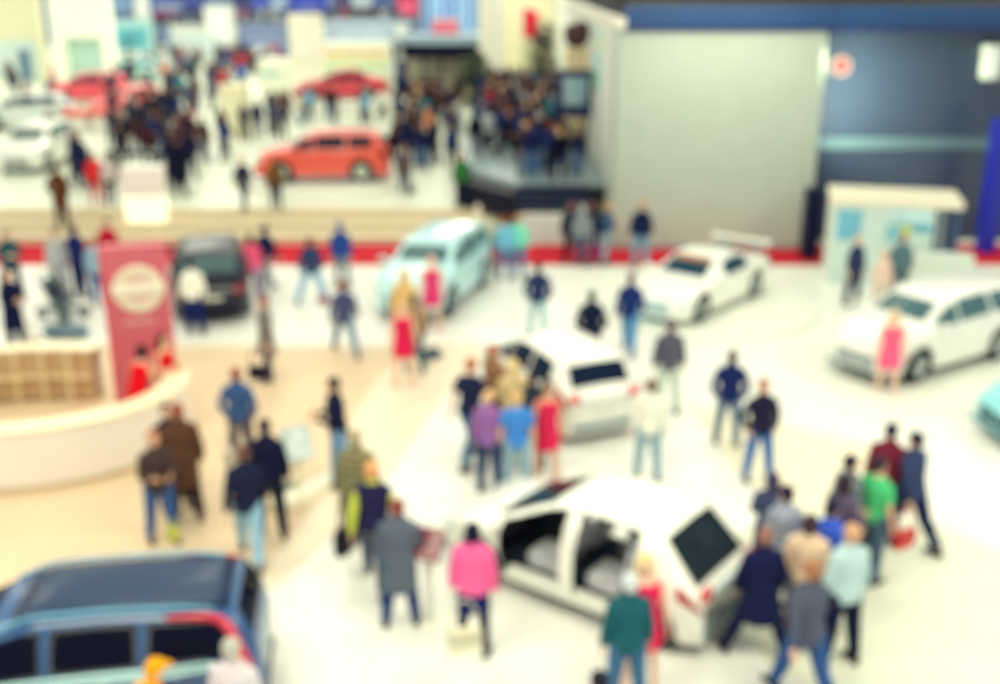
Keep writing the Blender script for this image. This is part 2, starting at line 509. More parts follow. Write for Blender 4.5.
def car(loc, heading, P, colour, label, group=None, win=(18, 34, 62), tail=(200, 40, 50), tail_tall=False, z=0.0, open_doors=False,
        trim=(70, 84, 96), roof=None, wing=False, rails=None, rim=(196, 204, 200), grille=(44, 54, 66), plates=True, interior=False, scale=1.0, strip=None, chrome=None):
    """heading: world angle in degrees of the car's nose; loc: centre on the ground"""
    L, W, H = P['L'], P['W'], P['H']
    root = empty('car', (loc[0], loc[1], z), math.radians(heading))
    root.scale = (scale,)*3
    tag(root, label, 'car', group)
    xf = L/2 - P['fo']; xr = xf - P['wb']
    R, gc = P['R'], P['gc']
    N = int(L/.035)
    S = [i/N for i in range(N+1)]
    def sm(pts):
        v = [interp(pts, s) for s in S]
        for _ in range(2):
            v = [v[0]] + [(v[i-1]+2*v[i]+v[i+1])/4 for i in range(1, N)] + [v[-1]]
        return v
    ZT, ZB, WB, WT = ([a*H for a in sm(P['ztop'])], [a*H for a in sm(P['belt'])], [a*W/2 for a in sm(P['wbelt'])], [a*W/2 for a in sm(P['wtop'])])
    def val(arr, s):
        f = max(0, min(N, s*N)); i = min(N-1, int(f)); t = f-i
        return arr[i]*(1-t)+arr[i+1]*t
    def zlow(x):
        z0 = gc
        for xw in (xf, xr):
            d = abs(x-xw); RA = R*1.14
            if d < RA: z0 = max(z0, R + math.sqrt(RA*RA-d*d))
        return z0
    def section(s, off=0.0):
        x = s*L - L/2
        zt, wb, wt = val(ZT, s)-off, val(WB, s)-off, val(WT, s)-off
        zb = min(val(ZB, s), zt-.05)
        zl = zlow(x)
        drop = min(.085, (zt-zb)*.35)
        r3 = (wt, zt-drop); r5 = (wb, zb)
        r4 = ((wt+wb)/2+.012, (r3[1]+zb)/2)
        pts = [(0, zt), (.55*wt, zt-.008), (.85*wt, zt-drop*.40), r3, r4, r5,
               (wb*1.012, zb*.6+gc*.4), (wb*.99, gc+.10), (wb*.955, gc)]
        return x, [(y, max(zz, zl) if k >= 6 else zz) for k, (y, zz) in enumerate(pts)]
    def hole(s, k):
        if not open_doors: return False
        for (a, b) in ((.215, .43), (.475, .715)):
            if a < s < b and 3 <= k <= 6: return True
        return False
    def shell(off):
        bm = bmesh.new()
        rows = []
        for s in S:
            x, pts = section(s, off)
            row = [bm.verts.new((x, -y, zz)) for (y, zz) in pts[:0:-1]] + [bm.verts.new((x, y, zz)) for (y, zz) in pts]
            rows.append(row)
        n = len(rows[0]); mid = n//2
        for i in range(N):
            sc = (S[i]+S[i+1])/2
            for j in range(n-1):
                k = j-mid if j >= mid else mid-1-j
                if hole(sc, k): continue
                bm.faces.new((rows[i][j], rows[i][j+1], rows[i+1][j+1], rows[i+1][j]))
        bm.faces.new(rows[0]); bm.faces.new(rows[-1][::-1])
        return bm
    pm = paint(colour)
    obj('body', shell(0), pm, root, True)
    gm = glass(win)
    def side_pt(s, v, side):
        x, p = section(s)
        (a, b, c) = p[5], p[4], p[3]
        q = (a[0]+(b[0]-a[0])*v*2, a[1]+(b[1]-a[1])*v*2) if v < .5 else (b[0]+(c[0]-b[0])*(v*2-1), b[1]+(c[1]-b[1])*(v*2-1))
        return Vector((x, side*q[0], q[1]))
    def top_pt(s, u):
        x, p = section(s)
        y = abs(u)*p[2][0]
        if y < p[1][0]: t = y/p[1][0]; zz = p[0][1]+(p[1][1]-p[0][1])*t
        else: t = (y-p[1][0])/max(1e-6, p[2][0]-p[1][0]); zz = p[1][1]+(p[2][1]-p[1][1])*t
        return Vector((x, math.copysign(y, u), zz))
    def patch(fn, a0, a1, b0, b1, na, nb, off=.010):
        """a raised pane that follows the shell"""
        bm = bmesh.new()
        g = []
        for i in range(na+1):
            row = []
            for j in range(nb+1):
                a = a0+(a1-a0)*i/na; b = b0+(b1-b0)*j/nb
                p = fn(a, b); e = 1e-3
                nrm = (fn(a+e, b)-fn(a-e, b)).cross(fn(a, b+e)-fn(a, b-e))
                if nrm.length > 0: nrm.normalize()
                c = Vector((0, 0, .6*H))
                if nrm.dot(p-c) < 0: nrm = -nrm
                row.append(bm.verts.new(p+nrm*off))
            g.append(row)
        for i in range(na):
            for j in range(nb):
                bm.faces.new((g[i][j], g[i+1][j], g[i+1][j+1], g[i][j+1]))
        bmesh.ops.solidify(bm, geom=bm.faces[:], thickness=.006)
        return bm
    obj('windshield', patch(top_pt, P['shield'][0], P['shield'][1], -.93, .93, 8, 10), gm, root, True)
    obj('rear_window', patch(top_pt, P['rear'][0], P['rear'][1], -.95, .95, 8, 10), gm, root, True)
    if not open_doors:
        for side in (1, -1):
            for (a, b) in P['sides']:
                obj('side_window', patch(lambda s, v: side_pt(s, v, side), a, b, .10, .93, 10, 6), gm, root, True)
    if roof is not None:
        obj('roof_panel', patch(top_pt, .07, .57, -1.0, 1.0, 12, 10, .012), mat(roof, .35, 0, 'roof', amount=.05, coat=.3), root, True)
    if strip is not None:
        a = P['shield'][0]
        obj('sun_strip', patch(top_pt, a-.008, a+.030, -.80, .80, 3, 10, .016), mat(strip, .5, 0, 'film'), root, True)
    if chrome is not None:
        for side in (1, -1):
            obj('window_trim', patch(lambda s, v: side_pt(s, v, side), .09, .62, -.12, .06, 12, 2, .014), metal(chrome), root, True)
    if rails is not None:
        for side in (1, -1):
            bm = bmesh.new(); path = []
            for i in range(25):
                s = .10+.52*i/24
                x, p = section(s)
                path.append((x, side*p[2][0]*1.08, p[2][1]-.012+.045*min(1, i/3, (24-i)/3)))
            tube(bm, path, .024)
            obj('roof_rail', bm, mat(rails, .35, .2, 'rail'), root, True)
    # underbody and wheels
    bm = bmesh.new()
    box(bm, -L/2+.25, L/2-.25, -W/2+.30, W/2-.30, gc+.02, gc+.26)
    box(bm, xr+R*1.2, xf-R*1.2, -W/2+.08, W/2-.08, gc+.02, gc+.14)
    obj('underbody', bm, mat((34, 40, 52), .8, 0, 'plastic'), root)
    for x in (xf, xr):
        for side in (1, -1):
            w = obj_me('wheel', cached(('tyre', R), wheel_mesh, R, False), mat((36, 40, 54), .75, 0, 'rubber'), root, (x, side*(W/2-.125), R))
            obj_me('rim', cached(('rim', R), wheel_mesh, R, True), metal(rim), w)
    # lamps, bumper strips, plates, grille, mirrors, handles
    zb0 = val(ZB, .0)
    for side in (1, -1):
        bm = bmesh.new()
        if tail_tall:
            path = [side_pt(a, b, side) for a, b in ((.21, 1.0), (.16, 1.0), (.115, .99), (.085, .93), (.066, .78), (.054, .58), (.044, .36), (.034, .14), (.024, -.10))]
            tube(bm, path, [.028, .036, .045, .052, .058, .062, .064, .066, .060], 14)
        else:
            bm.free()
            def tp(a, b):
                if b >= 0: return side_pt(a, b, side)
                x, p = section(a)
                return Vector((x, side*(p[5][0]+(p[6][0]-p[5][0])*-b), p[5][1]+(p[6][1]-p[5][1])*-b))
            bm = patch(tp, .004, .075, *P.get('tail_span', (-.75, .22)), 8, 8, .016)
            wy = val(WB, .004); zt_ = P.get('tail_z', .55)*H
            box(bm, -L/2-.012, -L/2+.05, side*wy*.70, side*wy*.985, zt_-.20*H*.5, zt_+.01*H, .012)
        obj('tail_light', bm, mat(tail, .25, 0, 'lens', amount=.08, coat=.5), root, True)
        bm = bmesh.new()
        zs = val(ZB, .945)
        ball(bm, (L/2-.20, side*(val(WB, .955)-.035), zs-.02), (.20, .10, .075), Matrix.Rotation(side*-.35, 4, 'Z') @ Matrix.Rotation(.12, 4, 'Y'), sub=3)
        obj('headlight', bm, mat((206, 222, 224), .12, 0, 'lens', amount=.1, coat=.5), root, True)
        bm = bmesh.new()
        sm_ = P['shield'][1]-.035
        x, p = section(sm_)
        c = Vector((x, side*(p[5][0]+.13), p[5][1]+.085))
        ball(bm, c, (.065, .115, .075), sub=3)
        capsule(bm, (x+.02, side*(p[5][0]-.04), p[5][1]+.03), c, .022, .022)
        obj('wing_mirror', bm, pm, root, True)
        if not open_doors:
            for s in ((.36, .58) if len(P['sides']) > 1 else (.40,)):
                x, p = section(s)
                obj('door_handle', Box(x-.09, x+.09, side*(p[5][0]+.012)-.015, side*(p[5][0]+.012)+.015, p[5][1]-.10, p[5][1]-.07, .008), metal((190, 200, 200)), root)
    tm = mat(trim, .6, 0, 'plastic')
    bm = Box(-L/2-.020, -L/2+.10, -W*.36, W*.36, gc+.06, gc+.20, .03)
    obj('rear_bumper_strip', bm, tm, root)
    obj('rear_badge_strip', Box(-L/2-.012, -L/2+.08, -W*.30, W*.30, .50*H, .50*H+.05, .012), metal((176, 190, 192)), root)
    if plates:
        obj('number_plate', Box(-L/2-.022, -L/2+.04, -.26, .26, .36*H, .36*H+.11, .006), mat((210, 214, 204), .5, 0, 'plate'), root)
    g = bmesh.new()
    for k in range(4):
        box(g, L/2-.10, L/2+.018, -W*.25, W*.25, gc+.10+.075*k, gc+.145+.075*k, .012)
    obj('grille', g, mat(grille, .5, 0, 'plastic'), root)
    obj('front_bumper_strip', Box(L/2-.22, L/2+.010, -W*.38, W*.38, gc-.02, gc+.055, .02), tm, root)
    if wing:
        w = obj('rear_wing', Box(-L/2-.08, -L/2+.26, -W*.39, W*.39, H*.93, H*.93+.035, .012), pm, root)
        for side in (1, -1):
            obj('wing_post', Box(-L/2+.05, -L/2+.17, side*.48-.02, side*.48+.02, H*.66, H*.935), tm, w)
            obj('end_plate', Box(-L/2-.10, -L/2+.28, side*W*.395-.012, side*W*.395+.012, H*.86, H*.98, .006), pm, w)
    if open_doors:
        obj('interior_lining', shell(.035), mat((26, 30, 46), .8, 0, 'trim', amount=.2), root, True)
        obj('sill', Box(xr+.42, xf-.42, -W/2+.03, -W/2+.20, gc+.02, gc+.15, .02), pm, root)
        obj('sill', Box(xr+.42, xf-.42, W/2-.20, W/2-.03, gc+.02, gc+.15, .02), pm, root)
        sm2 = mat((186, 188, 194), .8, 0, 'upholstery', amount=.3, scale=6)
        for sx, ys in ((.30, (.40, -.40)), (-.62, (.40, -.40))):
            for y in ys:
                st = obj('seat', Box(sx-.26, sx+.28, y-.25, y+.25, gc+.16, gc+.40, .06), sm2, root, True)
                bm = bmesh.new()
                box(bm, -.07, .07, -.24, .24, 0, .56, .05)
                bmesh.ops.transform(bm, matrix=Matrix.Translation((sx-.25, y, gc+.34)) @ Matrix.Rotation(-.25, 4, 'Y'), verts=bm.verts[:])
                obj('seat_back', bm, sm2, st, True)
                bm = bmesh.new()
                box(bm, -.05, .05, -.13, .13, 0, .16, .04)
                bmesh.ops.transform(bm, matrix=Matrix.Translation((sx-.41, y, gc+.90)) @ Matrix.Rotation(-.25, 4, 'Y'), verts=bm.verts[:])
                obj('headrest', bm, sm2, st, True)
        bm = bmesh.new()
        for k in range(16):
            a, b = 2*PI*k/16, 2*PI*(k+1)/16
            f = lambda t: Vector((.78+.06*math.sin(t), .38+.18*math.cos(t), .92+.17*math.sin(t)))
            capsule(bm, f(a), f(b), .016, .016)
        capsule(bm, (.78, .38, .92), (.98, .38, .82), .03, .04)
        obj('steering_wheel', bm, mat((30, 32, 44), .6, 0, 'plastic'), root, True)
        obj('dashboard', Box(.86, 1.18, -W/2+.14, W/2-.14, .70, .92, .06), mat((34, 36, 48), .7, 0, 'plastic'), root)
    return root
# ---------------------------------------------------------------- camera, world, lamps
cam = bpy.data.cameras.new('camera')
cam.sensor_fit = 'HORIZONTAL'; cam.sensor_width = 36.0; cam.lens = 39.6
cam.clip_start = 0.05; cam.clip_end = 600
cam.dof.use_dof = True
cam.dof.focus_distance = 1.0
cam.dof.aperture_fstop = 39.6 / 12.6
co = bpy.data.objects.new('camera', cam)
co.location = (0, 0, 7.8); co.rotation_euler = (math.radians(71.5), 0, 0)
COL.objects.link(co); SC.camera = co
SC.view_settings.view_transform = 'Standard'; SC.view_settings.look = 'None'
SC.view_settings.exposure = 0.0; SC.view_settings.gamma = 1.0; SC.view_settings.use_curve_mapping = False

world = bpy.data.worlds.new('hall_light'); SC.world = world
world.use_nodes = True
bg = world.node_tree.nodes['Background']
bg.inputs['Color'].default_value = (.95, 1.0, .98, 1); bg.inputs['Strength'].default_value = 0.52

def lamp(name, loc, size, power, colour, aim=None, spread=180):
    l = bpy.data.lights.new(name, 'AREA'); l.shape = 'RECTANGLE'; l.size, l.size_y = size
    l.energy = power; l.color = colour; l.spread = math.radians(spread)
    o = bpy.data.objects.new(name, l); o.location = loc
    if aim is not None:
        o.rotation_euler = (Vector(aim)-Vector(loc)).to_track_quat('-Z', 'Y').to_euler()
    COL.objects.link(o); return o
for ix in range(4):
    for iy in range(4):
        lamp('hall_lamp', (-19.5+13*ix, 6+13*iy, 13.5), (6, 6), (1250, 540, 520, 600)[iy], (1.0, .98, .70))
for ix in range(3):
    for iy in range(4):
        lamp('hall_lamp', (-40+20*ix, 62+19*iy, 13.5), (8, 8), 1750, (1.0, .99, .74))

lamp('added_wall_wash', (6.2, 29.6, 7.6), (5, .5), 52, (1.0, .96, .74), (6.2, 32.1, 5.0), 110)  # added to brighten the upper part of the white wall
lamp('added_edge_lamp', (9.30, 31.75, 4.4), (.25, 2.5), 340, (1.0, 1.0, .60), (12.6, 33.3, 4.7), 150)  # added to brighten the dark wall's left end, in place of reflections
# ---------------------------------------------------------------- the hall
WHITE = (238, 238, 226)
floor_white = mat((240, 240, 233), .35, 0, 'floor', amount=.02, scale=.6)
cream = mat((225, 199, 166), .45, 0, 'floor', amount=.03, scale=.8)
struct('floor', Box(-45, 40, 1, 36, -.2, 0), floor_white)
bm = bmesh.new(); prism(bm, [(-14, 4), (-2.983, 12.978), (-2.229, 14.862), (-1.741, 16.623), (-1.383, 18.779), (-0.779, 21.179), (0.109, 22.626), (0.889, 23.172), (-14, 23.172)], -.02, .004)
struct('floor_cream_zone', bm, mat((236, 222, 198), .45, 0, 'floor', amount=.02, scale=.8))  # in-between tone put in to soften the edge of the beige
bm = bmesh.new(); prism(bm, [(-14, 4), (-3.391, 12.877), (-2.937, 14.862), (-2.736, 16.623), (-2.729, 18.779), (-2.502, 21.179), (-1.943, 22.427), (-1.316, 22.828), (-14, 22.828)], -.02, .007)
struct('floor_beige_zone', bm, cream)
bm = bmesh.new(); prism(bm, [(3.625, 19.523), (4.794, 18.779), (6.968, 17.347), (5.941, 15.526), (4.368, 14.862), (3.897, 16.623)], -.02, .006)
struct('floor_cream_band', bm, mat((243, 234, 208), .45, 0, 'floor', amount=.03, scale=.8))
bm = bmesh.new(); c = (5.124, 12.629)
prism(bm, [(c[0]+2.3*math.cos(2*PI*k/48), c[1]+2.5*math.sin(2*PI*k/48)) for k in range(48)], -.02, .008)
struct('floor_grey_round', bm, mat((226, 229, 210), .45, 0, 'floor', amount=.03, scale=.8))
struct('floor_red_carpet', Box(-30, 26, 30.15, 32.6, -.02, .010), mat((196, 40, 56), .9, 0, 'carpet', amount=.12, scale=40))
# steps up to the rear hall
for k in range(3):
    st = struct('floor_step', Box(-40, .55, 32.6+.93*k, 35.39, .2*k, .2*(k+1)), mat((220, 206, 176), .6, 0, 'wood', amount=.06, scale=3))
    obj('trim_nosing', Box(-40, .55, 32.59+.93*k, 32.65+.93*k, .2*(k+1)-.035, .2*(k+1)+.004), mat((166, 140, 100), .6, 0, 'wood', amount=.1), st)['kind'] = 'structure'
    obj('trim_nosing', Box(-40, .55, 33.02+.93*k, 33.07+.93*k, .2*(k+1)-.02, .2*(k+1)+.004), mat((190, 168, 124), .6, 0, 'wood', amount=.1), st)['kind'] = 'structure'
struct('floor_rear_hall', Box(-75, 3.35, 35.39, 125, .3, .6), mat((226, 232, 214), .4, 0, 'floor', amount=.04, scale=.4))
# the tall block on the right: white screen wall, side wall, dark glossy wall
struct('wall_left_side', Box(3.35, 3.75, 33.7, 78, 0, 6.35), wallm((232, 236, 224)))
struct('wall_back_white', Box(3.35, 9.22, 32.1, 33.7, 0, 6.30), wallm((184, 198, 186), .6))
struct('wall_back_dark', Box(9.22, 30, 33.3, 33.7, 0, 6.30), mat((48, 63, 90), .30, 0, 'gloss_panel', amount=.08, scale=.4))
struct('trim_1', Box(9.22, 30, 33.22, 33.32, 2.780, 3.138, .02), mat((84, 112, 130), .35, 0, 'gloss_panel', amount=.05))
struct('baseboard_back', Box(3.35, 9.22, 32.06, 32.12, 0, .12), wallm((150, 156, 158)))
fascia = struct('trim_2', Box(3.52, 30, 31.95, 32.5, 6.31, 6.98), mat((24, 68, 122), .4, 0, 'board', amount=.06, scale=.7))
struct('trim_3', Box(3.52, 30, 31.93, 31.97, 6.29, 6.42), mat((14, 36, 100), .4, 0, 'board', amount=.06, scale=.7))
struct('trim_4', Box(3.25, 3.52, 31.95, 78, 6.35, 6.62), wallm((240, 236, 222)))
struct('ceiling_of_block', Box(3.52, 30, 32.5, 78, 6.6, 6.75), mat((22, 24, 34), .8, 0, 'board', amount=.3, scale=1))
for k, (y, c) in enumerate(((33.4, (86, 74, 40)), (35.2, (20, 22, 28)), (37.0, (110, 98, 50)), (39.5, (24, 24, 30)), (42.5, (74, 68, 40)))):
    t = empty('cable_tray', (4.2, y, 6.75))
    tag(t, ['tan cable tray on the block roof just behind the blue fascia', 'dark cable tray on the block roof, second behind the blue fascia',
            'pale yellow cable tray on the block roof, third behind the blue fascia', 'black cable tray on the block roof, second from the back',
            'olive cable tray at the back of the block roof'][k], 'cable tray', 'cable trays on the block roof')
    m = mat(c, .6, 0, 'metal_tray', amount=.35, scale=2.5)
    for s in (0, .5):
        obj('side_rail', Box(0, 25, s-.03, s+.03, .06, .24), m, t)
    for i in range(18): obj('rung', Box(i*1.4+.05, i*1.4+.20, 0, .5, .08, .12), m, t)
    for i in range(6): obj('foot', Box(i*4.5+.4, i*4.5+.7, .05, .45, 0, .10), m, t)
# back hall wall far behind
struct('wall_rear', Box(-75, 10, 122, 123, .6, 14), mat((120, 140, 178), .6, 0, 'board', scale=.12, amount=.35))

def slab_thing(name, label, cat, x0, x1, y0, y1, z0, z1, c, group=None, m=None, bev=.02):
    """a built block: carcass with a plinth and a cap strip"""
    t = empty(name, ((x0+x1)/2, (y0+y1)/2, z0))
    tag(t, label, cat, group)
    hx, hy, h = (x1-x0)/2, (y1-y0)/2, z1-z0
    mm = m or wallm(c)
    obj('carcass', Box(-hx, hx, -hy, hy, .06, h-.05, bev), mm, t)
    obj('plinth_strip', Box(-hx+.03, hx-.03, -hy+.03, hy-.03, 0, .07), wallm(tuple(int(v*.75) for v in c)), t)
    obj('cap_strip', Box(-hx-.02, hx+.02, -hy-.02, hy+.02, h-.06, h, .01), wallm(tuple(min(255, int(v*1.04)) for v in c)), t)
    return t, hx, hy, h

# disc for a red spot and blue light panel on the dark wall
t = empty('round_disc', (10.042, 33.30, 5.237))
tag(t, 'small round dull red disc high on the dark wall', 'sign')
bm = bmesh.new(); lathe(bm, [(.001, -.05), (.22, -.05), (.25, -.02), (.25, 0), (.001, 0)], 32, 'Y'); obj('disc', bm, mat((104, 52, 62), .5, 0, 'board'), t)
bm = bmesh.new(); lathe(bm, [(.245, -.06), (.28, -.06), (.28, 0), (.245, 0)], 32, 'Y'); obj('rim', bm, mat((170, 150, 150), .4, 0, 'board'), t)
t, hx, hy, h = slab_thing('light_column', 'deep blue lit column at the end of the dark wall', 'column', 14.083, 14.515, 31.4, 31.9, 0, 3.9, (10, 30, 150),
                          m=mat((10, 24, 140), .4, 0, 'emissive', emit=.35))
t, hx, hy, h = slab_thing('light_banner', 'small white lit banner at the top right of the dark wall', 'banner', 14.141, 14.570, 32.9, 33.3, 4.853, 5.845, (226, 240, 240))

# ---------------------------------------------------------------- stage with black steps
x0, x1 = 0.667, 2.80
t = empty('stage', ((x0+x1)/2, 33, 0)); tag(t, 'raised grey show stage with black front steps on a white base', 'stage')
ox, oy = (x0+x1)/2, 33
obj('white_base', Box(x0-ox, x1-ox, -.38, 10, 0, .98, .01), wallm((210, 232, 222)), t)
xs = 0.486
for k in range(4):
    s = obj('black_step', Box(xs-ox, x1-ox-.0, -.36+.36*k, 9, .98+.135*k, .98+.135*(k+1)-.002), mat((18, 24, 52), .5, 0, 'board', amount=.1), t)
    obj('step_edge', Box(xs-ox, x1-ox, -.375+.36*k, -.34+.36*k, .98+.135*(k+1)-.03, .98+.135*(k+1)+.004), mat((70, 84, 110), .4, 0, 'metal_edge'), s)
xl = -1.383
bm = bmesh.new(); prism(bm, [(xl-ox, 4.8), (xs-ox, 1.35), (3.30-ox, 1.35), (3.30-ox, 27), (xl-ox, 27)], 1.44, 1.53)
obj('stage_floor', bm, mat((140, 160, 166), .4, 0, 'floor', amount=.08, scale=.5), t)
bm = bmesh.new()
a = [(xl-ox, 4.6), (xl-ox, 2.6), (xs-ox, .2), (xs-ox, 1.3)]
prism(bm, a, .62, 1.40)
obj('black_ramp_side', bm, mat((16, 20, 44), .5, 0, 'board', amount=.1), t)

# ---------------------------------------------------------------- rear hall stands
def panel(t, name, x0, x1, z0, z1, y, c, m=None, dy=.05):
    return obj(name, Box(x0, x1, y-dy, y+.01, z0, z1, .008), m or wallm(c), t)

def stand(name, label, cat, b, c, group=None, m=None):
    return slab_thing(name, label, cat, *b, c, group, m)
# white portal at the far left
t = empty('lit_portal', (-27.606, 75, .6)); tag(t, 'tall white arch portal behind the red cars at upper left', 'portal')
w = (-25.625 - -29.455)/2
pm = mat((250, 250, 226), .5, 0, 'emissive', emit=.2)  # slight emission added to keep the arch bright white
for s in (-1, 1): obj('pillar', Box(s*w-(.6 if s > 0 else 0), s*w+(.6 if s < 0 else 0), 0, 1.2, 0, 3.802-.6), pm, t)
obj('header', Box(-w, w, 0, 1.2, 3.802-.6, 6.687-.6, .05), pm, t)
obj('back_panel', Box(-w+.6, w-.6, 1.0, 1.1, 0, 3.802-.6), wallm((190, 222, 214)), t)
t, hx, hy, h = stand('stand_wall', 'cream stand wall at the top left corner with a bluish lower panel', 'wall panel', (-36.473, -32.265, 80.00, 81.00, 0.600, 6.877), (238, 232, 196))
obj('lower_panel', Box(-hx+.4, hx-.3, -hy-.08, -hy, .2, 3.400-.6), wallm((214, 230, 228)), t)
obj('blue_post', Box(hx-1.6, hx-.9, -hy-.30, -hy-.08, 0, 2.720-.6), wallm((96, 128, 156)), t)
t, hx, hy, h = stand('video_wall', 'pale cyan display wall right of the white portal', 'video wall', (-30.336, -26.931, 88.00, 88.80, 0.600, 4.444), (168, 214, 216))
obj('screen', Box(-hx+.3, hx-.3, -hy-.06, -hy, h*.45, h*.85), mat((96, 178, 196), .3, 0, 'screen', scale=.6, amount=.4), t)
obj('white_strip', Box(-hx+.2, hx-.2, -hy-.08, -hy, h*.28, h*.38), wallm((240, 244, 236)), t)
t, hx, hy, h = stand('banner_wall', 'wide blue banner wall at the very top left of centre', 'banner', (-34.066, -28.713, 112.00, 113.00, 3.904, 6.323), (66, 82, 164))
obj('pale_stripe', Box(-hx*.8, hx*.2, -hy-.08, -hy, h*.2, h*.5), wallm((150, 168, 206)), t)
t, hx, hy, h = stand('banner_wall', 'saturated blue banner right above the white sign tower', 'banner', (-18.413, -15.113, 100.00, 101.00, 4.656, 6.482), (40, 60, 180))
obj('pale_stripe', Box(-hx*.5, hx*.6, -hy-.08, -hy, h*.15, h*.3), wallm((120, 140, 210)), t)
t, hx, hy, h = stand('sign_tower', 'square white sign tower standing up left of the red car', 'sign', (-12.051, -10.215, 65.00, 65.80, 0.600, 5.648), (246, 246, 226))
obj('face_panel', Box(-hx+.12, hx-.12, -hy-.06, -hy, h-2.4, h-.2), wallm((250, 250, 232)), t)
t, hx, hy, h = stand('display_pillar', 'cream box pillar standing among the dark visitors', 'pillar', (-13.042, -11.877, 52.00, 53.20, 0.600, 2.886), (240, 232, 194))
obj('front_panel', Box(-hx+.1, hx-.1, -hy-.04, -hy, .3, h-.3), wallm((246, 240, 206)), t)
t, hx, hy, h = stand('stand_counter', 'white exhibition booth with orange and green bands behind the red car', 'booth', (-12.395, -6.941, 70.00, 73.00, 0.600, 3.712), (236, 240, 220))
for z, c in ((.86, (236, 190, 140)), (.70, (224, 220, 150)), (.55, (190, 222, 190))):
    obj('colour_band', Box(-hx*.75, hx*.98, -hy-.06, -hy, h*z-.16, h*z+.06), wallm(c), t)
t, hx, hy, h = stand('stand_counter', 'low white booth counter left of the red car', 'booth', (-14.187, -12.487, 66.00, 68.00, 0.600, 3.045), (240, 244, 226))
obj('teal_band', Box(-hx*.8, hx*.5, -hy-.06, -hy, h*.62, h*.72), wallm((160, 204, 200)), t)
for i, (b, c, l) in enumerate((((-30.726, -27.150, 92.00, 94.00, 0.600, 1.329), (226, 240, 226), 'pale green booth below the cyan display wall'), ((-28.464, -24.583, 98.00, 100.00, 0.600, 2.742), (206, 220, 222), 'pale grey booth under the wide blue banner'),
                                  ((-27.895, -25.436, 108.00, 110.00, 0.600, 4.945), (232, 236, 230), 'bright white tower between the two blue banners'), ((-15.881, -9.583, 104.00, 106.00, 0.600, 3.834), (170, 186, 206), 'grey blue booth far behind the banded white booth'),
                                  ((-23.016, -18.624, 100.00, 102.00, 0.600, 3.651), (120, 136, 176), 'dusty blue wall panel left of the white sign tower'))):
    t, hx, hy, h = stand('exhibit_booth', l, 'booth', b, c, group='far booths')
    obj('front_panel', Box(-hx*.7, hx*.7, -hy-.06, -hy, h*.25, h*.8), wallm(tuple(min(255, v+14) for v in c)), t)
    obj('counter', Box(-hx*.6, hx*.4, -hy-.9, -hy-.1, 0, 1.1, .04), wallm((240, 242, 232)), t)
# raised terrace at the far end
t = empty('terrace', (-21.007, 104, .6)); tag(t, 'long white raised terrace full of tiny visitors at the far end', 'terrace')
x0, x1 = -31.784--21.007, -9.133--21.007
obj('deck', Box(x0, x1, 6.2, 17, 2.2, 2.4), wallm((214, 224, 224)), t)
obj('front_fascia', Box(x0, x1, 6.0, 6.2, 1.3, 2.5), wallm((232, 238, 232)), t)
for k in range(12):
    obj('pillar', Box(x0+(x1-x0)*k/11-.15, x0+(x1-x0)*k/11+.15, 6.3, 6.6, 0, 2.2), wallm((150, 164, 180)), t)
for k in range(24):
    obj('baluster', Box(x0+(x1-x0)*k/23-.06, x0+(x1-x0)*k/23+.06, 6.05, 6.15, 2.5, 3.3), wallm((196, 210, 214)), t)
obj('handrail', Box(x0, x1, 6.02, 6.18, 3.3, 3.4), wallm((150, 170, 186)), t)
for b, c, l in ((((-40.125, -38.056, 119.00, 119.40, 4.059, 5.838), (96, 130, 176), 'dusty blue'), ((-37.892, -36.235, 119.00, 119.40, 3.262, 5.838), (232, 238, 232), 'white'), ((-27.723, -25.861, 119.00, 119.40, 3.860, 5.838), (40, 50, 110), 'navy'), ((-25.640, -23.779, 119.00, 119.40, 4.257, 5.838), (50, 74, 190), 'cobalt blue'),
                 ((-23.798, -22.143, 119.00, 119.40, 3.661, 5.838), (150, 180, 210), 'sky blue'), ((-17.378, -15.516, 119.00, 119.40, 3.860, 5.838), (60, 54, 110), 'indigo'), ((-15.327, -13.255, 119.00, 119.40, 3.062, 5.838), (200, 214, 226), 'silver grey'), ((-13.030, -11.169, 119.00, 119.40, 4.059, 5.838), (60, 90, 150), 'steel blue'),
                 ((-10.761, -8.485, 119.00, 119.40, 3.661, 5.838), (214, 60, 100), 'raspberry red'))):
    t, hx, hy, h = stand('hanging_banner', l+' banner high on the far rear wall', 'banner', b, c, group='banners on the far rear wall')
    obj('print', Box(-hx*.7, hx*.7, -hy-.04, -hy, h*.2, h*.6), wallm(tuple(min(255, v+50) for v in c)), t)
# red spotted show stand under the video wall
t, hx, hy, h = stand('show_desk', 'red and white show desk standing on the balcony', 'desk', (-3.837, -2.370, 64.50, 65.10, 4.580, 5.340), (226, 110, 130))
obj('desk_top', Box(-hx-.05, hx+.05, -hy-.05, hy+.05, h, h+.06), wallm((240, 236, 230)), t)
# upper gallery with the blue screen
Y = 63
t = empty('gallery_stand', (-2.937, Y, .6)); tag(t, 'two storey stand with a black balcony beam', 'stand')
hx = (-0.443--5.430)/2
zb0, zb1 = 3.369-.6, 4.121-.6
obj('balcony_beam', Box(-hx, hx, -.3, 4, zb0, zb1, .02), mat((14, 20, 48), .5, 0, 'board'), t)
obj('balcony_ledge', Box(-hx, hx, -.4, 4, zb1, zb1+.45, .02), wallm((158, 180, 196)), t)
obj('back_wall', Box(-hx, hx, 3.5, 4, 0, zb0), wallm((226, 224, 200)), t)
for k in range(6):
    x = -hx+hx*2*k/5
    obj('post', Box(x-.09, x+.09, 2.9, 3.1, 0, zb0), wallm((120, 126, 130)), t)
t, hx, hy, h = stand('video_wall', 'tall blue and white video wall above the balcony', 'video wall', (-4.483, -1.379, 66.00, 66.50, 4.617, 7.039), (170, 204, 232))
